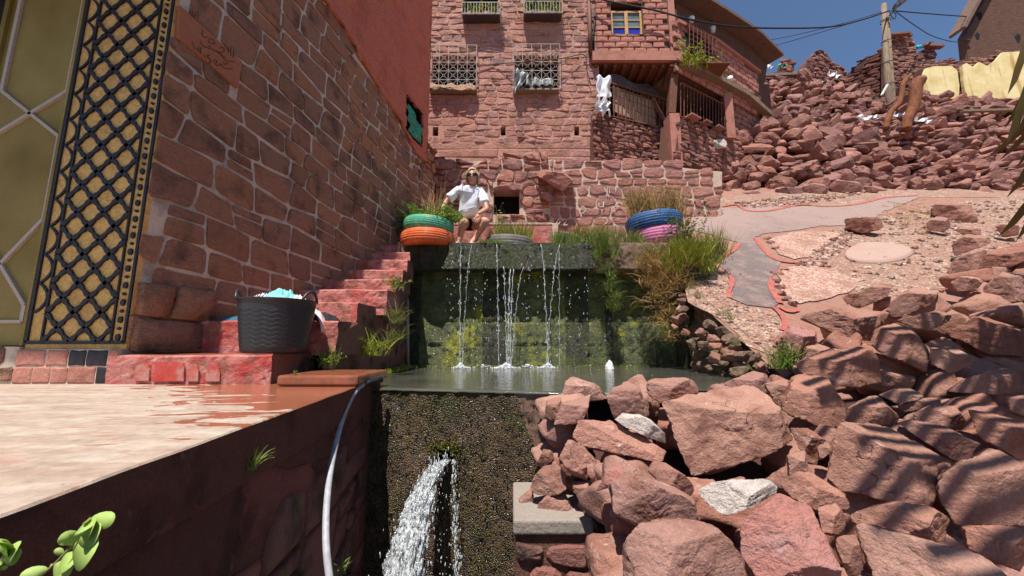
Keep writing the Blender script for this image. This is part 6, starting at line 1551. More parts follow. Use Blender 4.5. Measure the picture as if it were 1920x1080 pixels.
# bigger stones at the foot of the loose stone wall
for k, (poly, lab) in enumerate([
  ([(1452,352),(1480,347),(1506,344),(1505,372),(1455,377)], 'squared red block at the foot of the loose stone wall, left one'),
  ([(1506,348),(1550,338),(1555,362),(1515,368),(1505,362)], 'squared red block at the foot of the loose stone wall, second from left'),
  ([(1553,350),(1570,335),(1600,332),(1622,345),(1620,360),(1560,362)], 'pointed red block at the foot of the loose stone wall'),
  ([(1576,330),(1588,310),(1604,330),(1600,338),(1580,338)], 'pale triangular stone leaning in the loose stone wall'),
  ([(1618,345),(1640,350),(1655,360),(1625,362)], 'pinkish flat stone at the right foot of the loose wall'),
  ([(1385,382),(1392,358),(1412,350),(1430,365),(1425,378)], 'red block at the left foot of the loose stone wall'),
  ([(1330,276),(1338,260),(1352,257),(1366,262),(1366,275),(1345,280)], 'white boulder resting on top of the loose stones below the gallery')]):
    hero('boulder', lab, 'boulder', poly, 8.6 if k < 6 else 9.1, .7, 'rubble' if k < 6 else 'rock_white', None, 300+k, None, 4)
# smaller stones filling the heap
rng = random.Random(9); me_ = {}
for k in range(12):
    P, Fc = rand_rock(700+k, 4, (1, .8, .62), 9, .05, 30); me_[k] = np_mesh('rock', P, Fc); me_[k].materials.append(M['rock']); me_[k].polygons.foreach_set('use_smooth', [True]*len(Fc))
for n in range(170):
    while True:
        u, v = rng.uniform(980, 2050), rng.uniform(455, 1180)
        if inside((u, v), [(1030,745),(1100,735),(1210,735),(1330,735),(1480,720),(1500,640),(1640,575),(1760,500),(1850,440),(2050,430),(2050,1180),(1160,1180),(1120,1030),(1000,965),(980,930),(1020,860)]): break
    Y = Yp(v)+.30
    if u < 1140: Y = 2.16
    s = rng.uniform(.07, .16)*(.7+Y*.25); p = at(u, v, Y); p.z -= .05
    o = bpy.data.objects.new('rock', me_[n % 12]); COL.objects.link(o); o.location = p; o.scale = (s, s, s); o.rotation_euler = (rng.uniform(-.6, .6), rng.uniform(-.6, .6), rng.uniform(0, 6.28))
    tag(o, 'small red stone filling a gap between the bigger rocks of the foreground heap', 'rock', 'gap filling stones of the foreground heap')
# earth under the heap
V = []; Fc = []; nu_, nv_ = 26, 24
for j in range(nv_+1):
    for i in range(nu_+1):
        u = 1035+(2300-1035)*i/nu_; v = 590+(1300-590)*j/nv_
        uu = max(u, 1030+(0 if v < 760 else min(1, (v-760)/240)*130)); uu = max(uu, 1480 if v < 700 else 0, 1700-(v-470)*1.0 if v < 700 else 0)
        p = at(uu, v, Yp(v)+.38); V.append((p.x, p.y, p.z-.14))
for j in range(nv_):
    for i in range(nu_):
        if j < 4 and i < 12: continue
        a = j*(nu_+1)+i; Fc.append((a, a+nu_+1, a+nu_+2, a+1))
tag(obj('heap_earth', V, Fc, M['earth_dark'], None, True), 'dark earth under the foreground rock heap', kind='structure')
# concrete capped block at the foot of the heap
cbk = thing('concrete_footing', 'grey concrete cap on a stone footing at the lower left of the rock heap', 'concrete block', at(1025, 1040, 1.75))
p = at(962, 975, 1.78); q = at(1112, 975, 1.78); q.x = at(1092, 975, 1.78).x+.05
mb = MB(); zt = p.z+.0; mb.box(p.x, q.x, 1.78, 2.25, zt-.062, zt); o = mb.build('cap', M['concrete'], cbk); bv = o.modifiers.new('b', 'BEVEL'); bv.width = .012; bv.segments = 3
mb = MB(); mb.box(p.x+.01, q.x+.3, 1.80, 2.3, -1.9, zt-.062); mb.build('footing', M['side_mortar'], cbk)
masonry(cbk, Plane((p.x, 1.80), (1, 0)), [(0, -1.9), (q.x-p.x+.2, -1.9), (q.x-p.x+.2, zt-.07), (0, zt-.07)], M['side_wall'], (.1, .16), (.12, .22), 7, .02, .02)
# ================================================================== CANE AWNING (outside the frame) throwing the striped shade
aw = thing('cane_awning', 'cane and palm leaf awning above the right side of the rock heap, outside the view', 'awning', (2.4, .6, 2.5))
rng = random.Random(2); AZ = 2.15
def cane(x0, x1, y0, y1, z, r): MBc.tube([(x0, y0, z), ((x0+x1)/2, (y0+y1)/2+rng.uniform(-.02, .02), z+rng.uniform(-.03, .03)), (x1, y1, z)], r, 6)
MBc = MB(); y = -.9
while y < 1.75:
    xs_ = .62+rng.uniform(-.12, .12)+.5*max(0, y)
    cane(xs_, 5.5, y-.12, y+.55, AZ+.05*rng.random(), .018+.005*rng.random()); y += rng.uniform(.07, .085)
MBc.build('cane', M['timber'], aw)
MBc = MB()
for x in (2.6, 3.8): cane(x, x+.1, -1.0, 1.78, AZ-.05, .03)
MBc.build('cross_pole', M['timber'], aw)
mb = MB()
for _ in range(6500):
    y = rng.uniform(-.9, 1.72); x = 1.6+.45*max(0, y)+rng.random()**.9*3.4; b = Vector((x, y, AZ+.08+rng.uniform(0, .08)))
    if x < 1.80+.45*max(0, y) and rng.random() < .6: continue
    a = rng.gauss(.3, .5); d = Vector((math.cos(a), math.sin(a), rng.gauss(0, .08)))
    leaf(mb, b, d, rng.uniform(.3, .55), rng, .10, nrm=Vector((0, 0, 1)))
for _ in range(2600):       # unseen palm leaf mat, added to block skylight and darken the right-hand rocks
    b = Vector((3.75+rng.uniform(-.05, .05), rng.uniform(-1.2, 2.55), rng.uniform(-.5, 2.2))); leaf(mb, b, Vector((0, rng.gauss(0, .5), -1)), rng.uniform(.3, .5), rng, .12, nrm=Vector((1, 0, 0)))
tag(mb.build('palm_thatch', M['thatch'], aw), kind='stuff')
# a few loose cane ends casting the soft streaks further left
MBc = MB()
for x0_, x1_, y0_, y1_ in ((.62, 1.1, .10, .02), (.42, 1.2, -.18, -.30), (1.0, 1.6, -.1, .25)): MBc.tube([(x0_, y0_, AZ), (x1_, y1_, AZ)], .028, 6)
MBc.build('cane', M['timber'], aw)
# hanging dry palm fronds at the right edge of the view
for k, (u, v, Y, s) in enumerate(((1985, 205, 3.0, 1), (2010, 250, 3.0, 1.0), (2000, 300, 2.9, .8))):
    rng = random.Random(30+k); b = at(u, v, Y); mb = MB()
    for i in range(34):
        t = i/33; p = b+Vector((.18*t, .02*i % .05, -.25*t)); d = Vector((-1, rng.gauss(0, .15), -.35-.6*t+rng.gauss(0, .10)))
        leaf(mb, p, d, (.34-.10*abs(t-.4))*s*rng.uniform(.8, 1.1), rng, .055)
    mb.tube([b+Vector((.3, 0, .3)), b, b+Vector((.18, 0, -.25))], .008, 5)
    tag(mb.build('palm_frond', M['thatch']), ('uppermost dry palm frond hanging in from the right edge', 'middle dry palm frond hanging in from the right edge', 'lowest dry palm frond hanging in from the right edge')[k], 'palm frond')
# ================================================================== TYRES
def tyre(name, label, u0, u1, vt, vb, Y, mat, tiltx=0, tilty=0, seed=0, grooves=5, squash=1):
    p0, p1 = at(u0, (vt+vb)/2, Y), at(u1, (vt+vb)/2, Y); R_ = (p1.x-p0.x)/2; zt, zb = at((u0+u1)/2, vt, Y-R_*.8).z, at((u0+u1)/2, vb, Y-R_*.8).z; h = (zt-zb)/2
    prof = []; n = 40
    for i in range(n+1):
        a = -math.pi*.5+math.pi*i/n*1.0
        z = h*math.sin(a)*1.0; rr = R_*(.72+.28*abs(math.cos(a))**.45)
        g = (z/h+1)/2
        if .1 < g < .9:
            f = (g*(grooves+1)) % 1
            if f < .10 or f > .90: rr -= R_*.020
        prof.append((rr, z))
    prof = [(R_*.5, -h*.96), (R_*.62, -h)]+prof+[(R_*.62, h), (R_*.50, h*.96), (R_*.47, h*.7), (R_*.6, 0), (R_*.47, -h*.7), (R_*.5, -h*.96)]
    t = thing(name, label, 'tyre', ((p0.x+p1.x)/2, Y, zb))
    mb = MB().lathe(prof, (0, 0, 0), 72); o = mb.build('tyre_body', M[mat], t, True)
    o.matrix_parent_inverse = Matrix(); o.location = (0, 0, h); o.rotation_euler = (tiltx, tilty, 0); o.scale = (1, squash, 1)
    s = MB()        # soil inside
    s.lathe([(.001, h*.55), (R_*.5, h*.5)], (0, 0, 0), 24); so_ = s.build('soil', M['earth_dark'], t); so_.matrix_parent_inverse = Matrix(); so_.location = (0, 0, h); so_.rotation_euler = (tiltx, tilty, 0)
    return t, Vector(((p0.x+p1.x)/2, Y, zt)), R_
tyre('tyre_planter', 'orange painted tyre at the base of the left stack by the stairs', 752, 853, 426, 455, 4.86, 'tyre_orange')
_, gT, gR = tyre('tyre_planter', 'green painted tyre lying on the orange one', 758, 851, 402, 427, 4.88, 'tyre_green', seed=2, tilty=.07)
_, kT, kR = tyre('tyre_planter', 'dusty grey tyre half buried beside the red step', 908, 1000, 437, 474, 5.12, 'tyre_grey', tiltx=.05, tilty=.05, seed=3)
_, pT, pR = tyre('tyre_planter', 'pink painted tyre at the base of the right stack', 1184, 1278, 419, 454, 5.1, 'tyre_pink', tilty=-.05, seed=4)
_, bT, bR = tyre('tyre_planter', 'blue painted tyre lying on the pink one', 1174, 1276, 392, 424, 5.12, 'tyre_blue', tilty=-.07, seed=5)
# ================================================================== TUB AND LAUNDRY
tb_ = Vector((at(514, 660, 2.44).x, 2.44, -.050)); H_ = .325
tub = thing('rubber_tub', 'black flexible rubber tub full of laundry on the lowest step', 'tub', tb_)
prof = [(.001, .006), (.155, .004), (.172, .0), (.180, .012)]+[(.181+.036*i/12, .012+(H_-.024)*i/12) for i in range(1, 13)]+[(.226, H_-.006), (.228, H_), (.221, H_+.002), (.213, H_-.02), (.172, .02), (.001, .02)]
o = MB().lathe(prof, tb_, 72).build('tub_body', M['tub'], tub, True)
mb = MB()       # wavy ribs moulded in the side
for k in range(9):
    z = .045+k*.026
    for a0 in (math.pi*1.18,):
        pts = []
        for i in range(61):
            a = a0+(math.pi*.70)*i/60; rr = .1835+.036*(z/H_); zz = z+.0045*math.sin(i*.62); pts.append((tb_.x+rr*math.cos(a), tb_.y+rr*math.sin(a), tb_.z+zz))
        mb.tube(pts, .0011, 4)
mb.build('moulded_rib', M['tub'], tub, True)
for sx, a in ((-1, math.pi*1.12), (1, -.10)):
    mb = MB(); pts = []
    for i in range(17):
        t = i/16; aa = a+(t-.5)*.66; h_ = .062*math.sin(math.pi*t)**.7; rr = .224+.0*t
        pts.append((tb_.x+rr*math.cos(aa), tb_.y+rr*math.sin(aa), tb_.z+H_-.006+h_))
    mb.tube(pts, .0085, 8); mb.build('handle', M['tub'], tub, True)
def lump(name, label, c, r, hgt, mat, seed, cat='cloth', sx=1, sy=1, fold=9, amp=.22, nr=22, na=54):
    V = []; Fc = []
    for i in range(nr+1):
        t = i/nr
        for j in range(na):
            a = 2*math.pi*j/na; q = Vector((math.cos(a)*t*2.2, math.sin(a)*t*2.2, seed))
            w_ = math.sin(fold*(a+t*1.3)+3*mnoise.noise(q*1.7))*.5+mnoise.noise(q*3)
            rr = r*t*(1+.14*mnoise.noise(Vector((math.cos(a)*1.5, math.sin(a)*1.5, seed+4))))
            z = hgt*(1-t**2.4)*(1+amp*w_)+hgt*.12*w_*t
            V.append((c.x+rr*math.cos(a)*sx, c.y+rr*math.sin(a)*sy, c.z+z))
    for i in range(nr):
        for j in range(na): a = i*na+j; b = i*na+(j+1) % na; Fc.append((a, b, b+na, a+na))
    o = obj(name, V, Fc, mat, None, True); return tag(o, label, cat)
lump('cloth', 'black and white striped cloth heaped on the left in the tub', tb_+Vector((-.055, -.02, H_-.035)), .14, .07, M['stripe_cloth'], 1)
lump('cloth', 'pale teal cloth bunched in the middle of the tub', tb_+Vector((.045, -.04, H_-.03)), .12, .085, M['teal_cloth'], 2, sx=1.05, fold=13)
lump('cloth', 'white cloth peeping out of the tub beside the right handle', tb_+Vector((.135, -.03, H_-.035)), .075, .06, M['white_cloth'], 3, fold=7)
z2 = .166
lump('cloth', 'black clothes lying on the step right of the tub', Vector((at(600, 590, 2.80).x, 2.80, .168)), .11, .062, M['black_cloth'], 5, sx=1.2, fold=5, amp=.15)
q5 = at(585, 571, 2.88)
cloth('cloth', 'pale pink scarf draped over the black clothes and hanging off the step edge', lambda i, j: Vector((q5.x+.005+.215*i+.01*math.sin(j*7), 2.80-.15*i+.085*(j-.5), .170+.085*(1-i)**.6-(0 if i < .78 else (i-.78)*.42)+.012*math.sin(j*13+i*6)+.008*math.sin(i*22))), 30, 14, M['pink_cloth'])
lump('cloth', 'dark blue cloth lying on the second step left of the tub', Vector((at(433, 596, 2.78).x, 2.80, z2)), .085, .035, M['blue_cloth'], 8, sx=1.1, fold=4)
# ================================================================== HOSE
hz_ = [at(697, 716, 2.30), at(680, 722, 2.22), at(664, 738, 2.12), at(648, 770, 2.0), at(634, 815, 1.85), at(622, 870, 1.70), at(614, 930, 1.58), at(611, 1000, 1.48), at(616, 1070, 1.42), at(630, 1150, 1.38)]
hose = thing('garden_hose', 'grey garden hose hanging from the terrace corner down into the channel', 'hose', hz_[1])
MB().tube(bez(hz_, 10), .0125, 10).build('hose_tube', M['hose'], hose, True)
MB().tube([hz_[0]+Vector((.035, .06, .008)), hz_[0], hz_[0].lerp(hz_[1], .9)], [.018, .019, .015], 10).build('hose_nozzle', M['hose_end'], hose, True)
# ================================================================== FALLING WATER
rng = random.Random(6); OC, OF = ICO[1]
def drop(mb, p, r, l=1.6):
    b = len(mb.v); mb.v += [(p.x+q[0]*r, p.y+q[1]*r, p.z+q[2]*r*l) for q in OC.tolist()]; mb.f += [tuple(i+b for i in f) for f in OF]
YL = 4.655
def wx_(u, v, Y=YL): return at(u, v, Y)
strands = [(864, 458, 862, 690, 1.5, .6), (885, 458, 866, 690, .8, .2), (931, 458, 935, 690, 1.3, .5), (944, 500, 950, 690, 1.2, .5), (957, 505, 952, 690, 2.2, 1), (982, 500, 958, 690, 1.0, .3), (963, 505, 956, 690, 1.6, .8),
           (1014, 458, 1028, 690, 1.3, .5), (1050, 458, 1024, 690, 1.0, .3), (1048, 470, 1049, 690, .8, .15), (895, 460, 889, 690, .55, 0), (905, 470, 903, 600, .4, 0), (848, 470, 845, 640, .35, 0), (838, 480, 838, 640, .3, 0), (975, 480, 990, 610, .4, 0), (998, 470, 986, 640, .5, 0), (1065, 500, 1070, 640, .35, 0), (1080, 500, 1086, 640, .3, 0), (1100, 510, 1104, 620, .25, 0), (1008, 500, 1008, 620, .3, 0), (1096, 500, 1098, 660, .25, 0), (912, 480, 910, 650, .35, 0)]
wfm = thing('waterfall', 'thin strands and drops of water falling from the ledge into the basin', 'waterfall', (0, YL, WZ)); wfm['kind'] = 'stuff'
for (u0, v0, u1, v1, dens, film) in strands:
    mb = MB(); n = int(40*dens*(v1-v0)/220)
    for i in range(n):
        t = rng.random()**.8; u = u0+(u1-u0)*t**.6+rng.gauss(0, 1.1+1.5*t*dens**.5); v = v0+(v1-v0)*t; p = wx_(u, v); p.y += rng.gauss(0, .02)
        drop(mb, p, rng.uniform(.0022, .0050), rng.uniform(1, 4.5))
    if film > 0:
        pts = []
        for i in range(24):
            t = i/23; pts.append(wx_(u0+(u1-u0)*t**.6+.9*math.sin(i*2.1), v0+(v1-v0)*t)+Vector((0, .01*math.sin(i*1.3), 0)))
        mb.tube(pts, [.0026*film*(1+.8*math.sin(i*2.7+u0))+.0012 for i in range(24)], 6)
    tag(mb.build('water_strand', M['drops'], wfm, True), kind='stuff')
mb = MB()
for _ in range(80):
    p = wx_(rng.uniform(835, 1110), rng.uniform(505, 690)); p.y += rng.gauss(0, .04); drop(mb, p, rng.uniform(.0018, .004), rng.uniform(1, 3))
tag(mb.build('water_drops', M['drops'], wfm, True), kind='stuff')
# splash foam on the basin
fm = MB()
for (u, sx, n) in ((862, .10, 170), (948, .14, 330), (1028, .12, 190), (905, .2, 30), (990, .2, 40)):
    c = at(u, 690, 4.55); c.z = WZ
    for _ in range(n):
        r_ = abs(rng.gauss(0, 1)); a = rng.uniform(0, 6.28); h_ = max(0, .055*(1-r_/1.3))*rng.random()
        drop(fm, Vector((c.x+sx*.6*r_*math.cos(a), 4.6+.10*r_*math.sin(a), WZ+h_+.002)), rng.uniform(.004, .014)*(1.15-.3*min(r_, 2)), .7)
tag(fm.build('splash_foam', M['foam'], wfm, True), kind='stuff')
# jet from the dam
jet = thing('water_jet', 'white jet of water gushing from the hole in the dam', 'water jet', hp); jet['kind'] = 'stuff'
J = [at(838, 862, hp.y-.01), at(815, 880, hp.y-.10), at(793, 925, hp.y-.22), at(775, 985, hp.y-.32), at(760, 1050, hp.y-.40), at(748, 1120, hp.y-.46)]
wj = [.030, .038, .055, .070, .080, .085]; C = bez(J, 14); n = len(C); V = []; Fc = []; na = 96
for i, p in enumerate(C):
    t = i/(n-1); k = t*5; a_ = int(min(k, 4)); w_ = wj[a_]+(wj[a_+1]-wj[a_])*(k-a_)
    for j in range(na):
        a = 2*math.pi*j/na; q = Vector((math.cos(a)*2.4, math.sin(a)*2.4, t*9)); r_ = w_*(1+.30*mnoise.noise(q*1.3)+.28*mnoise.noise(Vector((q.x*3.1, q.y*3.1, q.z*1.2)))*min(1, t*3+.3)+.22*mnoise.noise(Vector((q.x*8, q.y*8, q.z*2))))
        V.append((p.x+r_*math.cos(a), p.y+r_*.6*math.sin(a), p.z+r_*.25*math.sin(a*2)*0+.0))
for i in range(n-1):
    for j in range(na): a = i*na+j; b = i*na+(j+1) % na; Fc.append((a, b, b+na, a+na))
m = NT('turbulent water'); sm = m.noise(26, 6, .7, vec=m.mapv((2.2, 2.2, .32), (0, -.22, 0))); 
m.done(m.ramp(sm, [(.32, (.12,.115,.10)), (.5, (.40,.42,.42)), (.66, (.80,.83,.86))]), .12, m.bump(m.noise(50, 5, .7, vec=m.mapv((1, 1, .4))), 1, .02), .8)
tb2 = m.n('ShaderNodeBsdfTransparent'); mx = m.n('ShaderNodeMixShader'); m.put(mx.inputs[0], m.ramp(sm, [(.34, .2), (.5, 1.)])); m.t.links.new(tb2.outputs[0], mx.inputs[1]); m.t.links.new(m.b.outputs[0], mx.inputs[2]); m.t.links.new(mx.outputs[0], m.t.nodes['Material Output'].inputs[0]); M['jet'] = m.m
tag(obj('jet_core', V, Fc, M['jet'], jet, True), kind='stuff')
mb = MB()
for _ in range(650):
    t = rng.random()**.7; p = C[int(t*(n-1))]; k = t*5; a_ = int(min(k, 4)); w_ = wj[a_]+(wj[a_+1]-wj[a_])*(k-a_)
    q = p+Vector((rng.gauss(.15 if rng.random() < .35 else 0, .62)*w_, -abs(rng.gauss(0, .5))*w_, rng.gauss(0, .04)))
    drop(mb, q, rng.uniform(.0012, .0032), rng.uniform(2, 7))
for _ in range(260):
    t = rng.random(); q = at(850+8*t, 860+260*t, hp.y-.05-.06*t)+Vector((rng.gauss(0, .006+.01*t), rng.gauss(0, .01), 0)); drop(mb, q, rng.uniform(.0012, .003), rng.uniform(2, 7))
for _ in range(160):
    t = rng.random(); q = at(815+rng.gauss(0, 18), 900+220*t, hp.y-.15-.12*t); drop(mb, q, rng.uniform(.001, .0026), rng.uniform(1, 5))
tag(mb.build('jet_drops', M['drops'], jet, True), kind='stuff')
mb = MB()
for _ in range(900):
    drop(mb, Vector((J[-1].x-.02+rng.gauss(0, .16), J[-1].y+rng.gauss(0, .10), -1.60+abs(rng.gauss(0, .05)))), rng.uniform(.004, .014), 1)
tag(mb.build('jet_foam', M['foam'], jet, True), kind='stuff')
# glints along the wet crest
# white scrap in the basin
q = at(1143, 690, 4.35); q.z = WZ
mb = MB(); mb.tube([q, q+Vector((-.004, 0, .035)), q+Vector((.008, .01, .075)), q+Vector((.0, .01, .10))], [.05, .042, .026, .004], 7); tag(mb.build('plastic_scrap', M['white_cloth']), 'white crumpled plastic scrap standing in the basin water', 'plastic scrap')
# ================================================================== PLANTS
rng = random.Random(40)
def mk(name, label, cat, base, parts, group=None):
    t = plant(name, label, cat, base, group)
    for nm, mb, mt in parts:
        if mb.v: mb.build(nm, M[mt], t)
    return t
# shrub in the green tyre
s_, l_, l2 = MB(), MB(), MB(); b = Vector((gT.x+.04, gT.y, gT.z-.06))
for dx, n, h, sp, ln in ((-.16, 14, .40, .8, (-.25, -.1, 0)), (0, 18, .34, .9, (0, -.2, 0)), (.14, 18, .34, 1.0, (.4, -.3, 0)), (.2, 12, .40, .8, (.7, -.35, -.2))): bushy(s_, l_, b+Vector((dx, -.04, 0)), n, h, sp, rng, .034, 24, 1.3, ln, jitter=.05)
mk('tyre_shrub', 'leafy green shrub overflowing the green tyre', 'shrub', b, (('stems', s_, 'stem'), ('foliage', l_, 'leaf_bright')))
s_, l_ = MB(), MB(); b = at(765, 440, 5.2)
for k in range(6): bushy(s_, l_, at(752+8*k, 452, 5.15+.05*k), 8, .62, .5, rng, .05, 22, .6, jitter=.06)
mk('wall_shrub', 'dark green shrub between the stacked tyres and the house wall', 'shrub', b, (('stems', s_, 'stem'), ('foliage', l_, 'leaf')))
g_ = MB(); blades(g_, at(806, 420, 5.2), 60, .75, .5, rng, .008, .5, jitter=.08); s_, l_ = MB(), MB(); bushy(s_, l_, at(800, 400, 5.2), 6, .4, .5, rng, .03, 16, .4, jitter=.08)
mk('wild_oats', 'dry seeding grass stalks rising behind the green tyre shrub', 'grass', at(806, 420, 5.2), (('blades', g_, 'grass_dry'),))
# plant in the grey tyre
s_, l_, g_ = MB(), MB(), MB(); b = Vector((kT.x, kT.y+.06, kT.z-.06))
for k in range(7): blades(g_, b+Vector((-.18+.07*k, 0, 0)), 70, .36, .7, rng, .008, .5, jitter=.05)
bushy(s_, l_, b+Vector((-.12, .1, .1)), 9, .52, .4, rng, .04, 10, .4, jitter=.05)
g2 = MB(); blades(g2, b+Vector((.05, 0, 0)), 160, .45, .6, rng, .006, .4, jitter=.12)
mk('grassy_plant', 'yellow green grassy plant growing in the grey tyre', 'plant', b, (('blades', g_, 'leaf_yellow'), ('dry_blades', g2, 'grass_mix'), ('stems', s_, 'stem'), ('foliage', l_, 'leaf_bright')))
# grasses on the ledge
def tufts(name, label, pts, n, h, sp, mat, w=.006, dr=.6, jit=.03, lean=(0,0,0), hmin=.5, group=None):
    mb = MB(); P = [at(u, v, Y) for u, v, Y in pts]
    for p in P: blades(mb, p, n, h*rng.uniform(.8, 1.15), sp, rng, w, dr, lean, jit, 4, hmin)
    return tag(mb.build(name, M[mat]), label, kind='stuff')
tufts('grass', 'short fresh grass at the foot of the woman', [(905+8*k, 457, 4.72) for k in range(5)], 36, .10, 1.3, 'grass_green', .005)
tufts('grass', 'fresh green grass on the ledge left of the dry tussock', [(1042+9*k, 455, 4.80+.03*(k % 3)) for k in range(11)], 80, .20, .6, 'grass_green', .006, .5)
tufts('grass', 'fresh green grass on the ledge below the pink tyre', [(1180+7*k, 455, 4.85) for k in range(4)], 60, .18, .6, 'grass_green', .006, .5)
tufts('dry_grass', 'dry orange grass tussock on the ledge', [(1078+7*k, 438, 5.0) for k in range(8)], 60, .18, .9, 'grass_dry', .006, .8)
tufts('grass', 'mixed seeding grass along the middle of the ledge', [(1105+9*k, 456, 4.8+.05*(k % 2)) for k in range(10)], 30, .27, .4, 'grass_mix', .005, .6)
# the tuft hanging over the ledge
g_ = MB(); g2 = MB()
for k in range(20):
    uu = 1110+rng.uniform(0, 52); blades(g_, at(uu, 456+rng.uniform(-6, 30), 4.66), 14, rng.uniform(.16, .34), .7, rng, .005, 1.4, (0, -.15, .2), .02, 5, .3)
    blades(g2, at(uu, 458, 4.66), 10, .30, .35, rng, .004, 1.2, (0, -.08, .3), .02, 5, .3)
for k in range(34):
    t = k/33; uu = 1128+22*t+rng.uniform(-18, 16)*(1-.4*t); blades(g_ if k % 3 else g2, at(uu, 470+115*t, 4.64), 16, rng.uniform(.12, .30), .5, rng, .005, 2.0, (rng.uniform(-.3, .3), -.15, -.5), .02, 6, .3)
mk('hanging_grass', 'long green tuft hanging over the ledge edge into the cascade', 'grass', at(1135, 460, 4.68), (('blades', g_, 'grass_green'), ('dry_blades', g2, 'grass_mix')))
# plants in the blue tyre
s_, l_, g_ = MB(), MB(), MB(); b = Vector((bT.x, bT.y, bT.z-.05))
for k in range(11): blades(g_, b+Vector((-.28+.055*k, rng.uniform(-.1, .1), 0)), 90, .60, .6, rng, .007, .7, jitter=.05)
for k in range(7): bushy(s_, l_, b+Vector((-.3+.1*k, -.05, 0)), 6, .5, .8, rng, .03, 18, .9, jitter=.05)
mk('dry_bush', 'bush of dry golden grass and small leaves growing in the blue tyre', 'bush', b, (('blades', g_, 'grass_dry'), ('stems', s_, 'stem'), ('foliage', l_, 'leaf')))
# big weeds right of the ledge
s_, l_, g_, g2 = MB(), MB(), MB(), MB()
for k in range(9): bushy(s_, l_, at(1270+rng.uniform(-12, 25), 470+rng.uniform(-20, 20), 4.5), 5, .55, .7, rng, .035, 24, .5, jitter=.06)
for k in range(12): blades(g_, at(1285+rng.uniform(-25, 55), 500+rng.uniform(-22, 14), 4.45), 60, .42, .8, rng, .008, .9, (0, -.15, 0), .05)
mk('weed_bush', 'tall green weeds at the right end of the ledge', 'bush', at(1290, 500, 4.5), (('stems', s_, 'stem'), ('foliage', l_, 'leaf'), ('blades', g_, 'leaf_yellow')))
g3 = MB()
for k in range(26):
    uu, vv = 1240+rng.uniform(-30, 36), 486+rng.uniform(0, 60); blades(g2, at(uu, vv, 4.50), 34, rng.uniform(.22, .55), rng.uniform(.4, 1.3), rng, .006, rng.uniform(1.2, 3), (rng.uniform(-.5, .3), -.35, rng.uniform(-.3, .4)), .06, 6, .25)
    if k % 2: blades(g3, at(uu, vv-8, 4.50), 22, .34, .8, rng, .006, 1.6, (-.1, -.2, .1), .05, 5, .3)
for k in range(18):
    t = k/17; blades(g2, at(1232+26*t+rng.uniform(-16, 16), 545+95*t, 4.44), 16, .34, .6, rng, .005, 2.2, (rng.uniform(-.4, .3), -.2, -.8), .05, 6, .3)
mk('dry_grass_clump', 'big clump of brown dry grass hanging down beside the cascade', 'grass', at(1240, 500, 4.5), (('blades', g2, 'grass_dry'), ('green_blades', g3, 'grass_mix')))
g_ = MB()
for k in range(7): blades(g_, at(1330+rng.uniform(-15, 30), 475+rng.uniform(-15, 20), 4.7), 50, .38, .6, rng, .007, .7, jitter=.05)
mk('grass_tussock', 'green and straw grass tussock at the edge of the slate path', 'grass', at(1335, 480, 4.7), (('blades', g_, 'grass_mix'),))
tufts('grass', 'thin grass on the gravel strip above the basin bank', [(1310, 560, 4.0), (1355, 590, 3.7), (1370, 600, 3.6), (1300, 540, 4.2)], 22, .14, .8, 'grass_mix', .004)
# leafy weed at the rock heap
s_, l_, g_ = MB(), MB(), MB()
for k in range(5): blades(g_, at(1468+rng.uniform(-12, 14), 690+rng.uniform(-6, 8), 2.65), 26, .22, .9, rng, .006, .9, jitter=.03)
bushy(s_, l_, at(1475, 690, 2.65), 9, .22, .5, rng, .03, 18, .4, jitter=.03)
mk('leafy_weed', 'leafy green weed growing between the bank and the rock heap', 'weed', at(1470, 695, 2.65), (('stems', s_, 'stem'), ('foliage', l_, 'leaf'), ('blades', g_, 'grass_green')))
# weed on the low block by the stairs
s_, l_ = MB(), MB(); b = at(615, 690, 2.62)
bushy(s_, l_, b, 20, .15, .8, rng, .016, 26, 1.0, jitter=.03, sr=.0015); bushy(s_, l_, b, 4, .21, .5, rng, .02, 8, .2, jitter=.02)
mk('small_weed', 'small round green weed on the low block beside the stairs', 'weed', b, (('stems', s_, 'stem'), ('foliage', l_, 'leaf_bright')))
s_, l_ = MB(), MB(); bushy(s_, l_, at(556, 718, 2.16), 7, .07, .8, rng, .014, 10, .4, jitter=.012, sr=.001)
mk('tiny_weed', 'tiny green weed at the left end of the low block', 'weed', at(556, 718, 2.16), (('stems', s_, 'stem'), ('foliage', l_, 'leaf_bright')))
# hanging weeds on the stair flank
g_, g2, s_, l_ = MB(), MB(), MB(), MB()
for k in range(7): blades(g_, at(738+rng.uniform(-8, 8), 590+rng.uniform(0, 60), 3.55-.02*k), 26, .22, .9, rng, .005, 1.6, (.1, -.3, -.3), .03, 5, .4)
for k in range(5): blades(g2, at(700+rng.uniform(-18, 22), 655+rng.uniform(0, 15), 3.2), 22, .24, 1.1, rng, .005, 1.5, (.1, -.2, 0), .04, 5, .4)
bushy(s_, l_, at(742, 545, 3.75), 10, .20, .9, rng, .03, 14, 1.6, jitter=.06)
mk('flank_weeds', 'straggly grass and weeds hanging on the flank of the stairs', 'weeds', at(738, 600, 3.5), (('blades', g_, 'grass_mix'), ('green_blades', g2, 'leaf_yellow'), ('stems', s_, 'stem'), ('foliage', l_, 'leaf_bright')))
mb = MB()
for _ in range(500):
    p = at(rng.uniform(688, 860), 0, 1); p = Vector((-1.24+abs(rng.gauss(0, .05)), rng.uniform(2.75, 4.6), WZ+.01)); blades(mb, p, 3, .05, 1.5, rng, .006, 1)
    q = Vector((rng.uniform(-1.2, 1.6), 4.86-abs(rng.gauss(0, .03)), WZ+.005)); 
    if rng.random() < .4: leaf(mb, q, Vector((rng.gauss(0, 1), -.3, .2)), .03, rng)
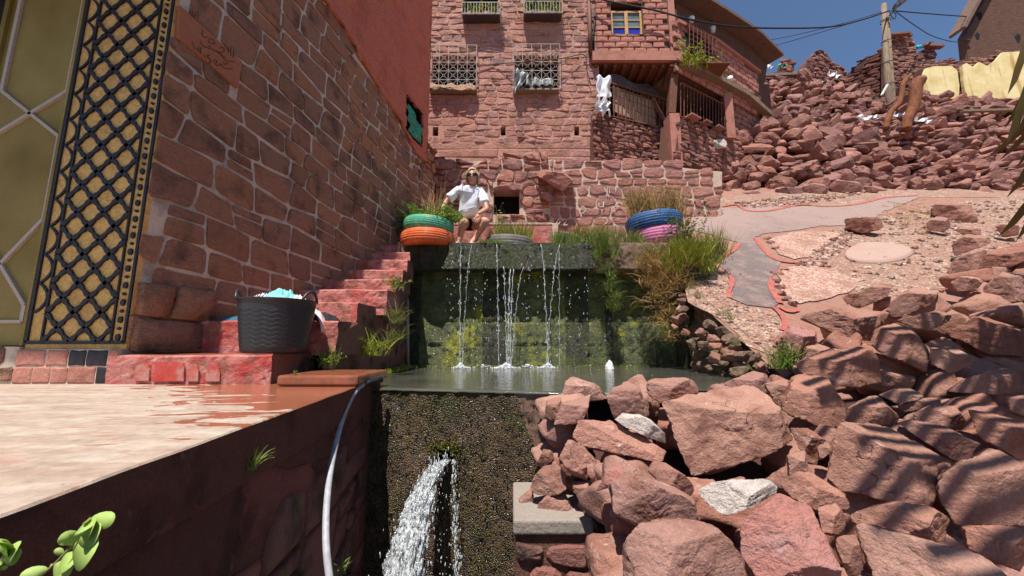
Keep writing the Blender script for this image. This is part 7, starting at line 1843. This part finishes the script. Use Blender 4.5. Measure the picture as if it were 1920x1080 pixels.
tag(mb.build('pond_weed', M['leaf_yellow']), 'green weed fringing the basin water', kind='stuff')
for k in range(14):
    q = Vector((rng.uniform(-1, 1.4), rng.uniform(3.2, 4.6), WZ+.004)); mb = MB(); leaf(mb, q, Vector((rng.gauss(0, 1), rng.gauss(0, 1), 0)), .035, rng, .6, nrm=Vector((0, 0, 1)))
    tag(mb.build('floating_leaf', M['leaf_yellow']), 'small yellowish leaf floating on the basin water', 'leaf', 'floating leaves')
# tuft growing out of the terrace side
g_ = MB(); b = at(474, 880, 1.155)
blades(g_, b, 26, .085, 1.1, rng, .0035, 1.0, (.35, -.2, .2), .006, 5, .4)
mk('wall_tuft', 'small tuft of grass sprouting from the shaded side of the terrace', 'grass', b, (('blades', g_, 'grass_green'),))
g_ = MB(); blades(g_, at(640, 1075, 1.6), 12, .09, 1.0, rng, .004, .8, jitter=.01)
mk('wall_tuft', 'small grass tuft low beside the hose', 'grass', at(640, 1075, 1.6), (('blades', g_, 'grass_green'),))
# round leaved plant in the lower left corner
def round_leaf(mb, c, d, s, n_):
    d = d.normalized(); n_ = (n_-d*n_.dot(d)).normalized(); e = d.cross(n_); base = len(mb.v); k = 14; mb.v.append(tuple(c+d*s*.5-n_*s*.08))
    for i in range(k): a = 2*math.pi*i/k; mb.v.append(tuple(c+d*s*(.5-.5*math.cos(a))+e*s*.34*math.sin(a)*(1-.15*math.cos(a))+n_*s*.04*math.cos(2*a)))
    mb.f += [(base, base+1+i, base+1+(i+1) % k) for i in range(k)]
def sprig(label, base, pts, leaves, Y):
    t = plant('round_leaf_plant', label, 'plant', at(*base, Y)); s_ = MB(); s_.tube(bez([at(u, v, Y) for u, v in pts], 6), .0022, 6); s_.build('stem', M['stem'], t)
    for q_, (u0, v0, u1, v1, tilt) in enumerate(leaves):
        if q_ % 4 == 2: continue
        mb = MB(); a, b = at(u0, v0, Y), at(u1, v1, Y-.01); d = b-a; d = d*(.95+.25*(q_ % 3)/2)+Vector((0, .006*((q_*7) % 5-2), 0)); round_leaf(mb, a, d, d.length, Vector((tilt, -1, .4))); o = mb.build('leaf', M['pale_leaf'], t, True)
        md = o.modifiers.new('t', 'SOLIDIFY'); md.thickness = .0006
sprig('sprig with round pale green leaves in the lower left corner, right one', (55, 1090), [(50,1095),(95,1065),(125,1035),(142,1015),(155,990),(170,972)],
      [(152,1008,128,1000,.2),(150,1010,186,1000,-.3),(152,990,128,1000,.0),(154,992,188,985,.2),(146,1018,114,1018,.1),(145,1018,182,1038,-.2),(140,1020,180,1028,.3),(130,1035,108,1050,.1),(128,1036,132,1062,.2),(118,1040,92,1034,.3),(110,1052,90,1072,.2),(108,1052,122,1080,.0),(98,1062,72,1070,.2),(90,1068,50,1076,.2),(95,1068,88,1095,.1),(168,975,172,992,.3),(168,974,158,980,.0),(172,972,192,984,.2),(170,974,166,950,.1),(80,1072,60,1090,.2)], .55)
sprig('sprig with round pale green leaves at the very left edge', (0, 1080), [(-12,1095),(0,1060),(10,1040),(14,1030)],
      [(12,1036,22,1012,.2),(12,1036,-4,1012,.1),(12,1036,-8,1040,.0),(14,1034,44,1032,.2),(8,1044,24,1050,.3),(4,1052,-14,1060,.1),(4,1054,18,1068,.2),(0,1062,-12,1076,.1),(12,1034,10,1014,.4)], .5)
# ================================================================== WOMAN SQUATTING ON THE LEDGE
def skin(name, V, E, rad, mat, parent, root=0, lv=2):
    me = bpy.data.meshes.new(name); me.from_pydata([tuple(v) for v in V], E, []); o = link(name, me, mat, parent)
    sk = o.modifiers.new('skin', 'SKIN'); sk.use_smooth_shade = True
    for i, d in enumerate(me.skin_vertices[0].data):
        r = rad[i]; d.radius = r if isinstance(r, tuple) else (r, r); d.use_root = (i == root)
    ss = o.modifiers.new('sub', 'SUBSURF'); ss.levels = ss.render_levels = lv
    return o
PY0 = 5.08
def a3(u, v, dy=0): return at(u, v, PY0+dy)
pe = thing('person', 'woman in white t-shirt, black shorts and dark sunglasses squatting on the ledge', 'person', at(875, 457, PY0))
head = a3(886, 333, 0); neck0 = a3(884, 350, .05); chest = a3(878, 370, .10); belly = a3(878, 395, .16); pelv = a3(882, 418, .22)
shL, shR = a3(853, 361, .06), a3(905, 364, .06)
elL, haL = a3(836, 378, .02), a3(829, 394, -.06)
elR, wrR = a3(913, 392, -.08), a3(896, 401, -.22)
hipL, hipR = a3(870, 420, .20), a3(895, 420, .20)
knL, knR = a3(869, 416, -.26), a3(912, 413, -.24)
anL, anR = a3(861, 448, -.10), a3(889, 449, -.10)
toL, toR = a3(858, 455, -.26), a3(883, 456, -.27)
V = [pelv, belly, chest, neck0, a3(885, 344, .02), shL, shR, elL, haL, elR, wrR, hipL, hipR, knL, knR, anL, anR, toL, toR,
     hipL.lerp(knL, .5), hipR.lerp(knR, .5), knL.lerp(anL, .35)+Vector((0, .025, 0)), knR.lerp(anR, .35)+Vector((0, .025, 0)), elR.lerp(wrR, .35), elL.lerp(haL, .4), shL.lerp(elL, .5), shR.lerp(elR, .5), anL.lerp(toL, .5), anR.lerp(toR, .5), anL+Vector((0, .05, -.03)), anR+Vector((0, .05, -.03))]
E = [(0,1),(1,2),(2,3),(3,4),(2,5),(2,6),(5,25),(25,7),(7,24),(24,8),(6,26),(26,9),(9,23),(23,10),(0,11),(0,12),(11,19),(19,13),(12,20),(20,14),(13,21),(21,15),(14,22),(22,16),(15,27),(27,17),(16,28),(28,18),(15,29),(16,30)]
rd = [.12,.11,.12,.05,.046,.055,.055,.034,.022,.034,.022,.09,.09,.058,.058,.034,.034,.022,.022,.078,.078,.052,.052,.034,.034,.042,.042,.034,.034,.028,.028]
skin('body', V, E, rd, M['skin'], pe)
# head, lathe-free sculpt
HV, HF = ICO[4]; fw = (Vector((.0, -1, -.10))).normalized(); rt = Vector((1, 0, .04)).normalized(); up = rt.cross(fw)*1; up = -fw.cross(rt)*-1 if False else (rt.cross(fw)); up = up if up.z > 0 else -up
hc_ = head; P = []
for q in HV:
    x, y, z = q; f = y          # y: forward
    w_ = .072*(1-.22*max(0, -z)**1.5*(1 if f > -.2 else .4)); d_ = .092*(1-.12*max(0, -z)*(1 if f < 0 else .1)); h_ = .115
    px_, py_, pz_ = x*w_, y*d_, z*h_
    if f > 0:
        n_ = math.exp(-((x/.16)**2+((z+.08)/.22)**2)); py_ += .020*n_                                  # nose
        py_ -= .010*math.exp(-(((abs(x)-.36)/.18)**2+((z-.10)/.15)**2))                                 # eye sockets
        py_ += .008*math.exp(-((x/.3)**2+((z+.45)/.12)**2))                                             # lips
        py_ += .010*math.exp(-((x/.3)**2+((z+.85)/.2)**2))                                              # chin
    P.append(hc_+rt*px_+fw*py_+up*pz_)
obj('head', P, HF, M['skin'], pe, True)
for s_ in (-1, 1):
    ear = [hc_+rt*s_*.073+fw*(-.004+.016*math.cos(a)*.6)+up*(-.005+.028*math.sin(a))+rt*s_*.008 for a in [6.283*i/12 for i in range(12)]]
    MB().tube(ear+[ear[0]], .006, 6).build('ear', M['skin'], pe, True)
# hair: cap with side strands, tied back
P = []; mask = []
for q in HV:
    x, y, z = q; k = 1+.06*math.sin(x*26+y*4)*.4
    P.append(hc_+rt*x*.083*k+fw*(y*.100-.008)+up*(z*.128+.006)); mask.append(not (y > .28 and z < .62-.25*abs(x)*0 and abs(x) < .86) and z > -.62-.2*(abs(x) > .8))
Fh = [f for f in HF if all(mask[i] for i in f)]
o = obj('hair', P, Fh, M['hair'], pe, True); md = o.modifiers.new('t', 'SOLIDIFY'); md.thickness = .012
mb = MB(); rg = random.Random(1)
for s_ in (-1, 1):
    for k in range(5):
        p0 = hc_+up*(.098+rg.uniform(-.01, .012))+rt*s_*rg.uniform(.0, .04)+fw*(.055-.004*k); p1 = hc_+rt*s_*(.079+.003*rg.random())+up*.03+fw*(.058-.012*k); p2 = hc_+rt*s_*(.088+.004*rg.random())+up*-.05+fw*(.038-.012*k); p3 = hc_+rt*s_*(.078+.008*rg.random())+up*(-.085-.02*rg.random())+fw*(.03-.012*k)
        mb.tube(bez([p0, p1, p2, p3], 5), [.009]*12+[.007, .006, .005, .003], 5)
mb.build('hair_strands', M['hair'], pe, True)
# sunglasses, mouth, brows
g = MB()
for s_ in (-1, 1):
    c_ = hc_+rt*s_*.033+fw*.093+up*.012; ring = []
    b0_ = len(g.v); g.v.append(tuple(c_+fw*.006))
    for i in range(18): a = 6.283*i/18; g.v.append(tuple(c_+rt*.029*math.cos(a)+up*.026*math.sin(a)*(1-.1*math.sin(a))-fw*.010*abs(math.cos(a))*(1 if math.cos(a)*s_ > 0 else .2)))
    g.f += [(b0_, b0_+1+i, b0_+1+(i+1) % 18) for i in range(18)]
    g.tube([c_+rt*s_*.026-fw*.006+up*.008, hc_+rt*s_*.080+fw*.01+up*.010], .004, 5)
g.tube([hc_-rt*.008+fw*.098+up*.016, hc_+rt*.008+fw*.098+up*.016], .004, 5)
g.build('sunglasses', M['shades'], pe, True)
MB().tube(bez([hc_-rt*.026+fw*.086-up*.048, hc_+fw*.102-up*.056, hc_+rt*.026+fw*.086-up*.048], 6), [.003]*4+[.006]*5+[.003]*4, 6).build('lips', M['lips'], pe, True)
# hands: palm and five fingers each
def hand(w0, d, nrm, s_, label):
    d = d.normalized(); nrm = (nrm-d*nrm.dot(d)).normalized(); sd = d.cross(nrm)*s_; V = [w0, w0+d*.035, w0+d*.075]; E = [(0,1),(1,2)]; rd = [(.020,.016),(.034,.014),(.036,.012)]
    o = skin('hand', V, E, rd, M['skin'], pe, 0, 2)
    for k, (off, L) in enumerate(((-.027, .060), (-.009, .070), (.009, .066), (.026, .052))):
        p = w0+d*.068+sd*off; V = [p, p+d*.02+sd*off*.1, p+d*(.02+L*.4)-nrm*.006+sd*off*.25, p+d*(.02+L*.75)-nrm*.018+sd*off*.3]; skin('finger', V, [(0,1),(1,2),(2,3)], [.0095, .0092, .0085, .0072], M['skin'], pe, 0, 1)
    p = w0+d*.022-sd*.024; V = [p, p+d*.022-sd*.020-nrm*.006, p+d*.046-sd*.026-nrm*.014]; skin('thumb', V, [(0,1),(1,2)], [.012, .0105, .009], M['skin'], pe, 0, 1)
hand(wrR, a3(889, 418, -.27)-wrR, Vector((0, -1, .3)), 1, '')
hand(haL, a3(827, 404, -.14)-haL, Vector((-.3, -1, .6)), -1, '')
# t-shirt with sleeves and folds
V = [a3(881, 412, .10), a3(879, 398, .12), a3(878, 380, .10), a3(880, 364, .06), a3(882, 357, .05), shL+Vector((.02, 0, .012)), shL.lerp(elL, .55), shL.lerp(elL, .72), shR+Vector((-.02, 0, .012)), shR.lerp(elR, .50), shR.lerp(elR, .66), a3(868, 357, .05), a3(897, 359, .05)]
E = [(0,1),(1,2),(2,3),(3,4),(3,11),(11,5),(5,6),(6,7),(3,12),(12,8),(8,9),(9,10)]
rd = [(.165,.13),(.165,.135),(.165,.13),(.13,.10),(.072,.062),.074,.068,.068,.072,.068,.070,.075,.075]
o = skin('t_shirt', V, E, rd, M['shirt'], pe, 2, 3)
tx = bpy.data.textures.new('folds', 'CLOUDS'); tx.noise_scale = .10; tx.noise_depth = 2
md = o.modifiers.new('folds', 'DISPLACE'); md.texture = tx; md.strength = .035; md.mid_level = .5; md.texture_coords = 'GLOBAL'
# shorts
V = [pelv+Vector((0, 0, .02)), hipL, hipR, hipL.lerp(knL, .28), hipR.lerp(knR, .28), belly+Vector((0, .02, -.03))]
skin('shorts', V, [(0,1),(0,2),(1,3),(2,4),(0,5)], [.135, .105, .105, .092, .092, .13], M['shorts'], pe, 0, 2)
# white sandals
for a_, t_ in ((anL, toL), (anR, toR)):
    mb = MB(); mb.tube([a_+Vector((0, .06, -.05)), a_.lerp(t_, .5)+Vector((0, 0, -.035)), t_+Vector((0, -.02, -.022))], [.032, .036, .030], 10)
    o = mb.build('sandal', M['white_cloth'], pe, True); o.scale = (1, 1, 1)
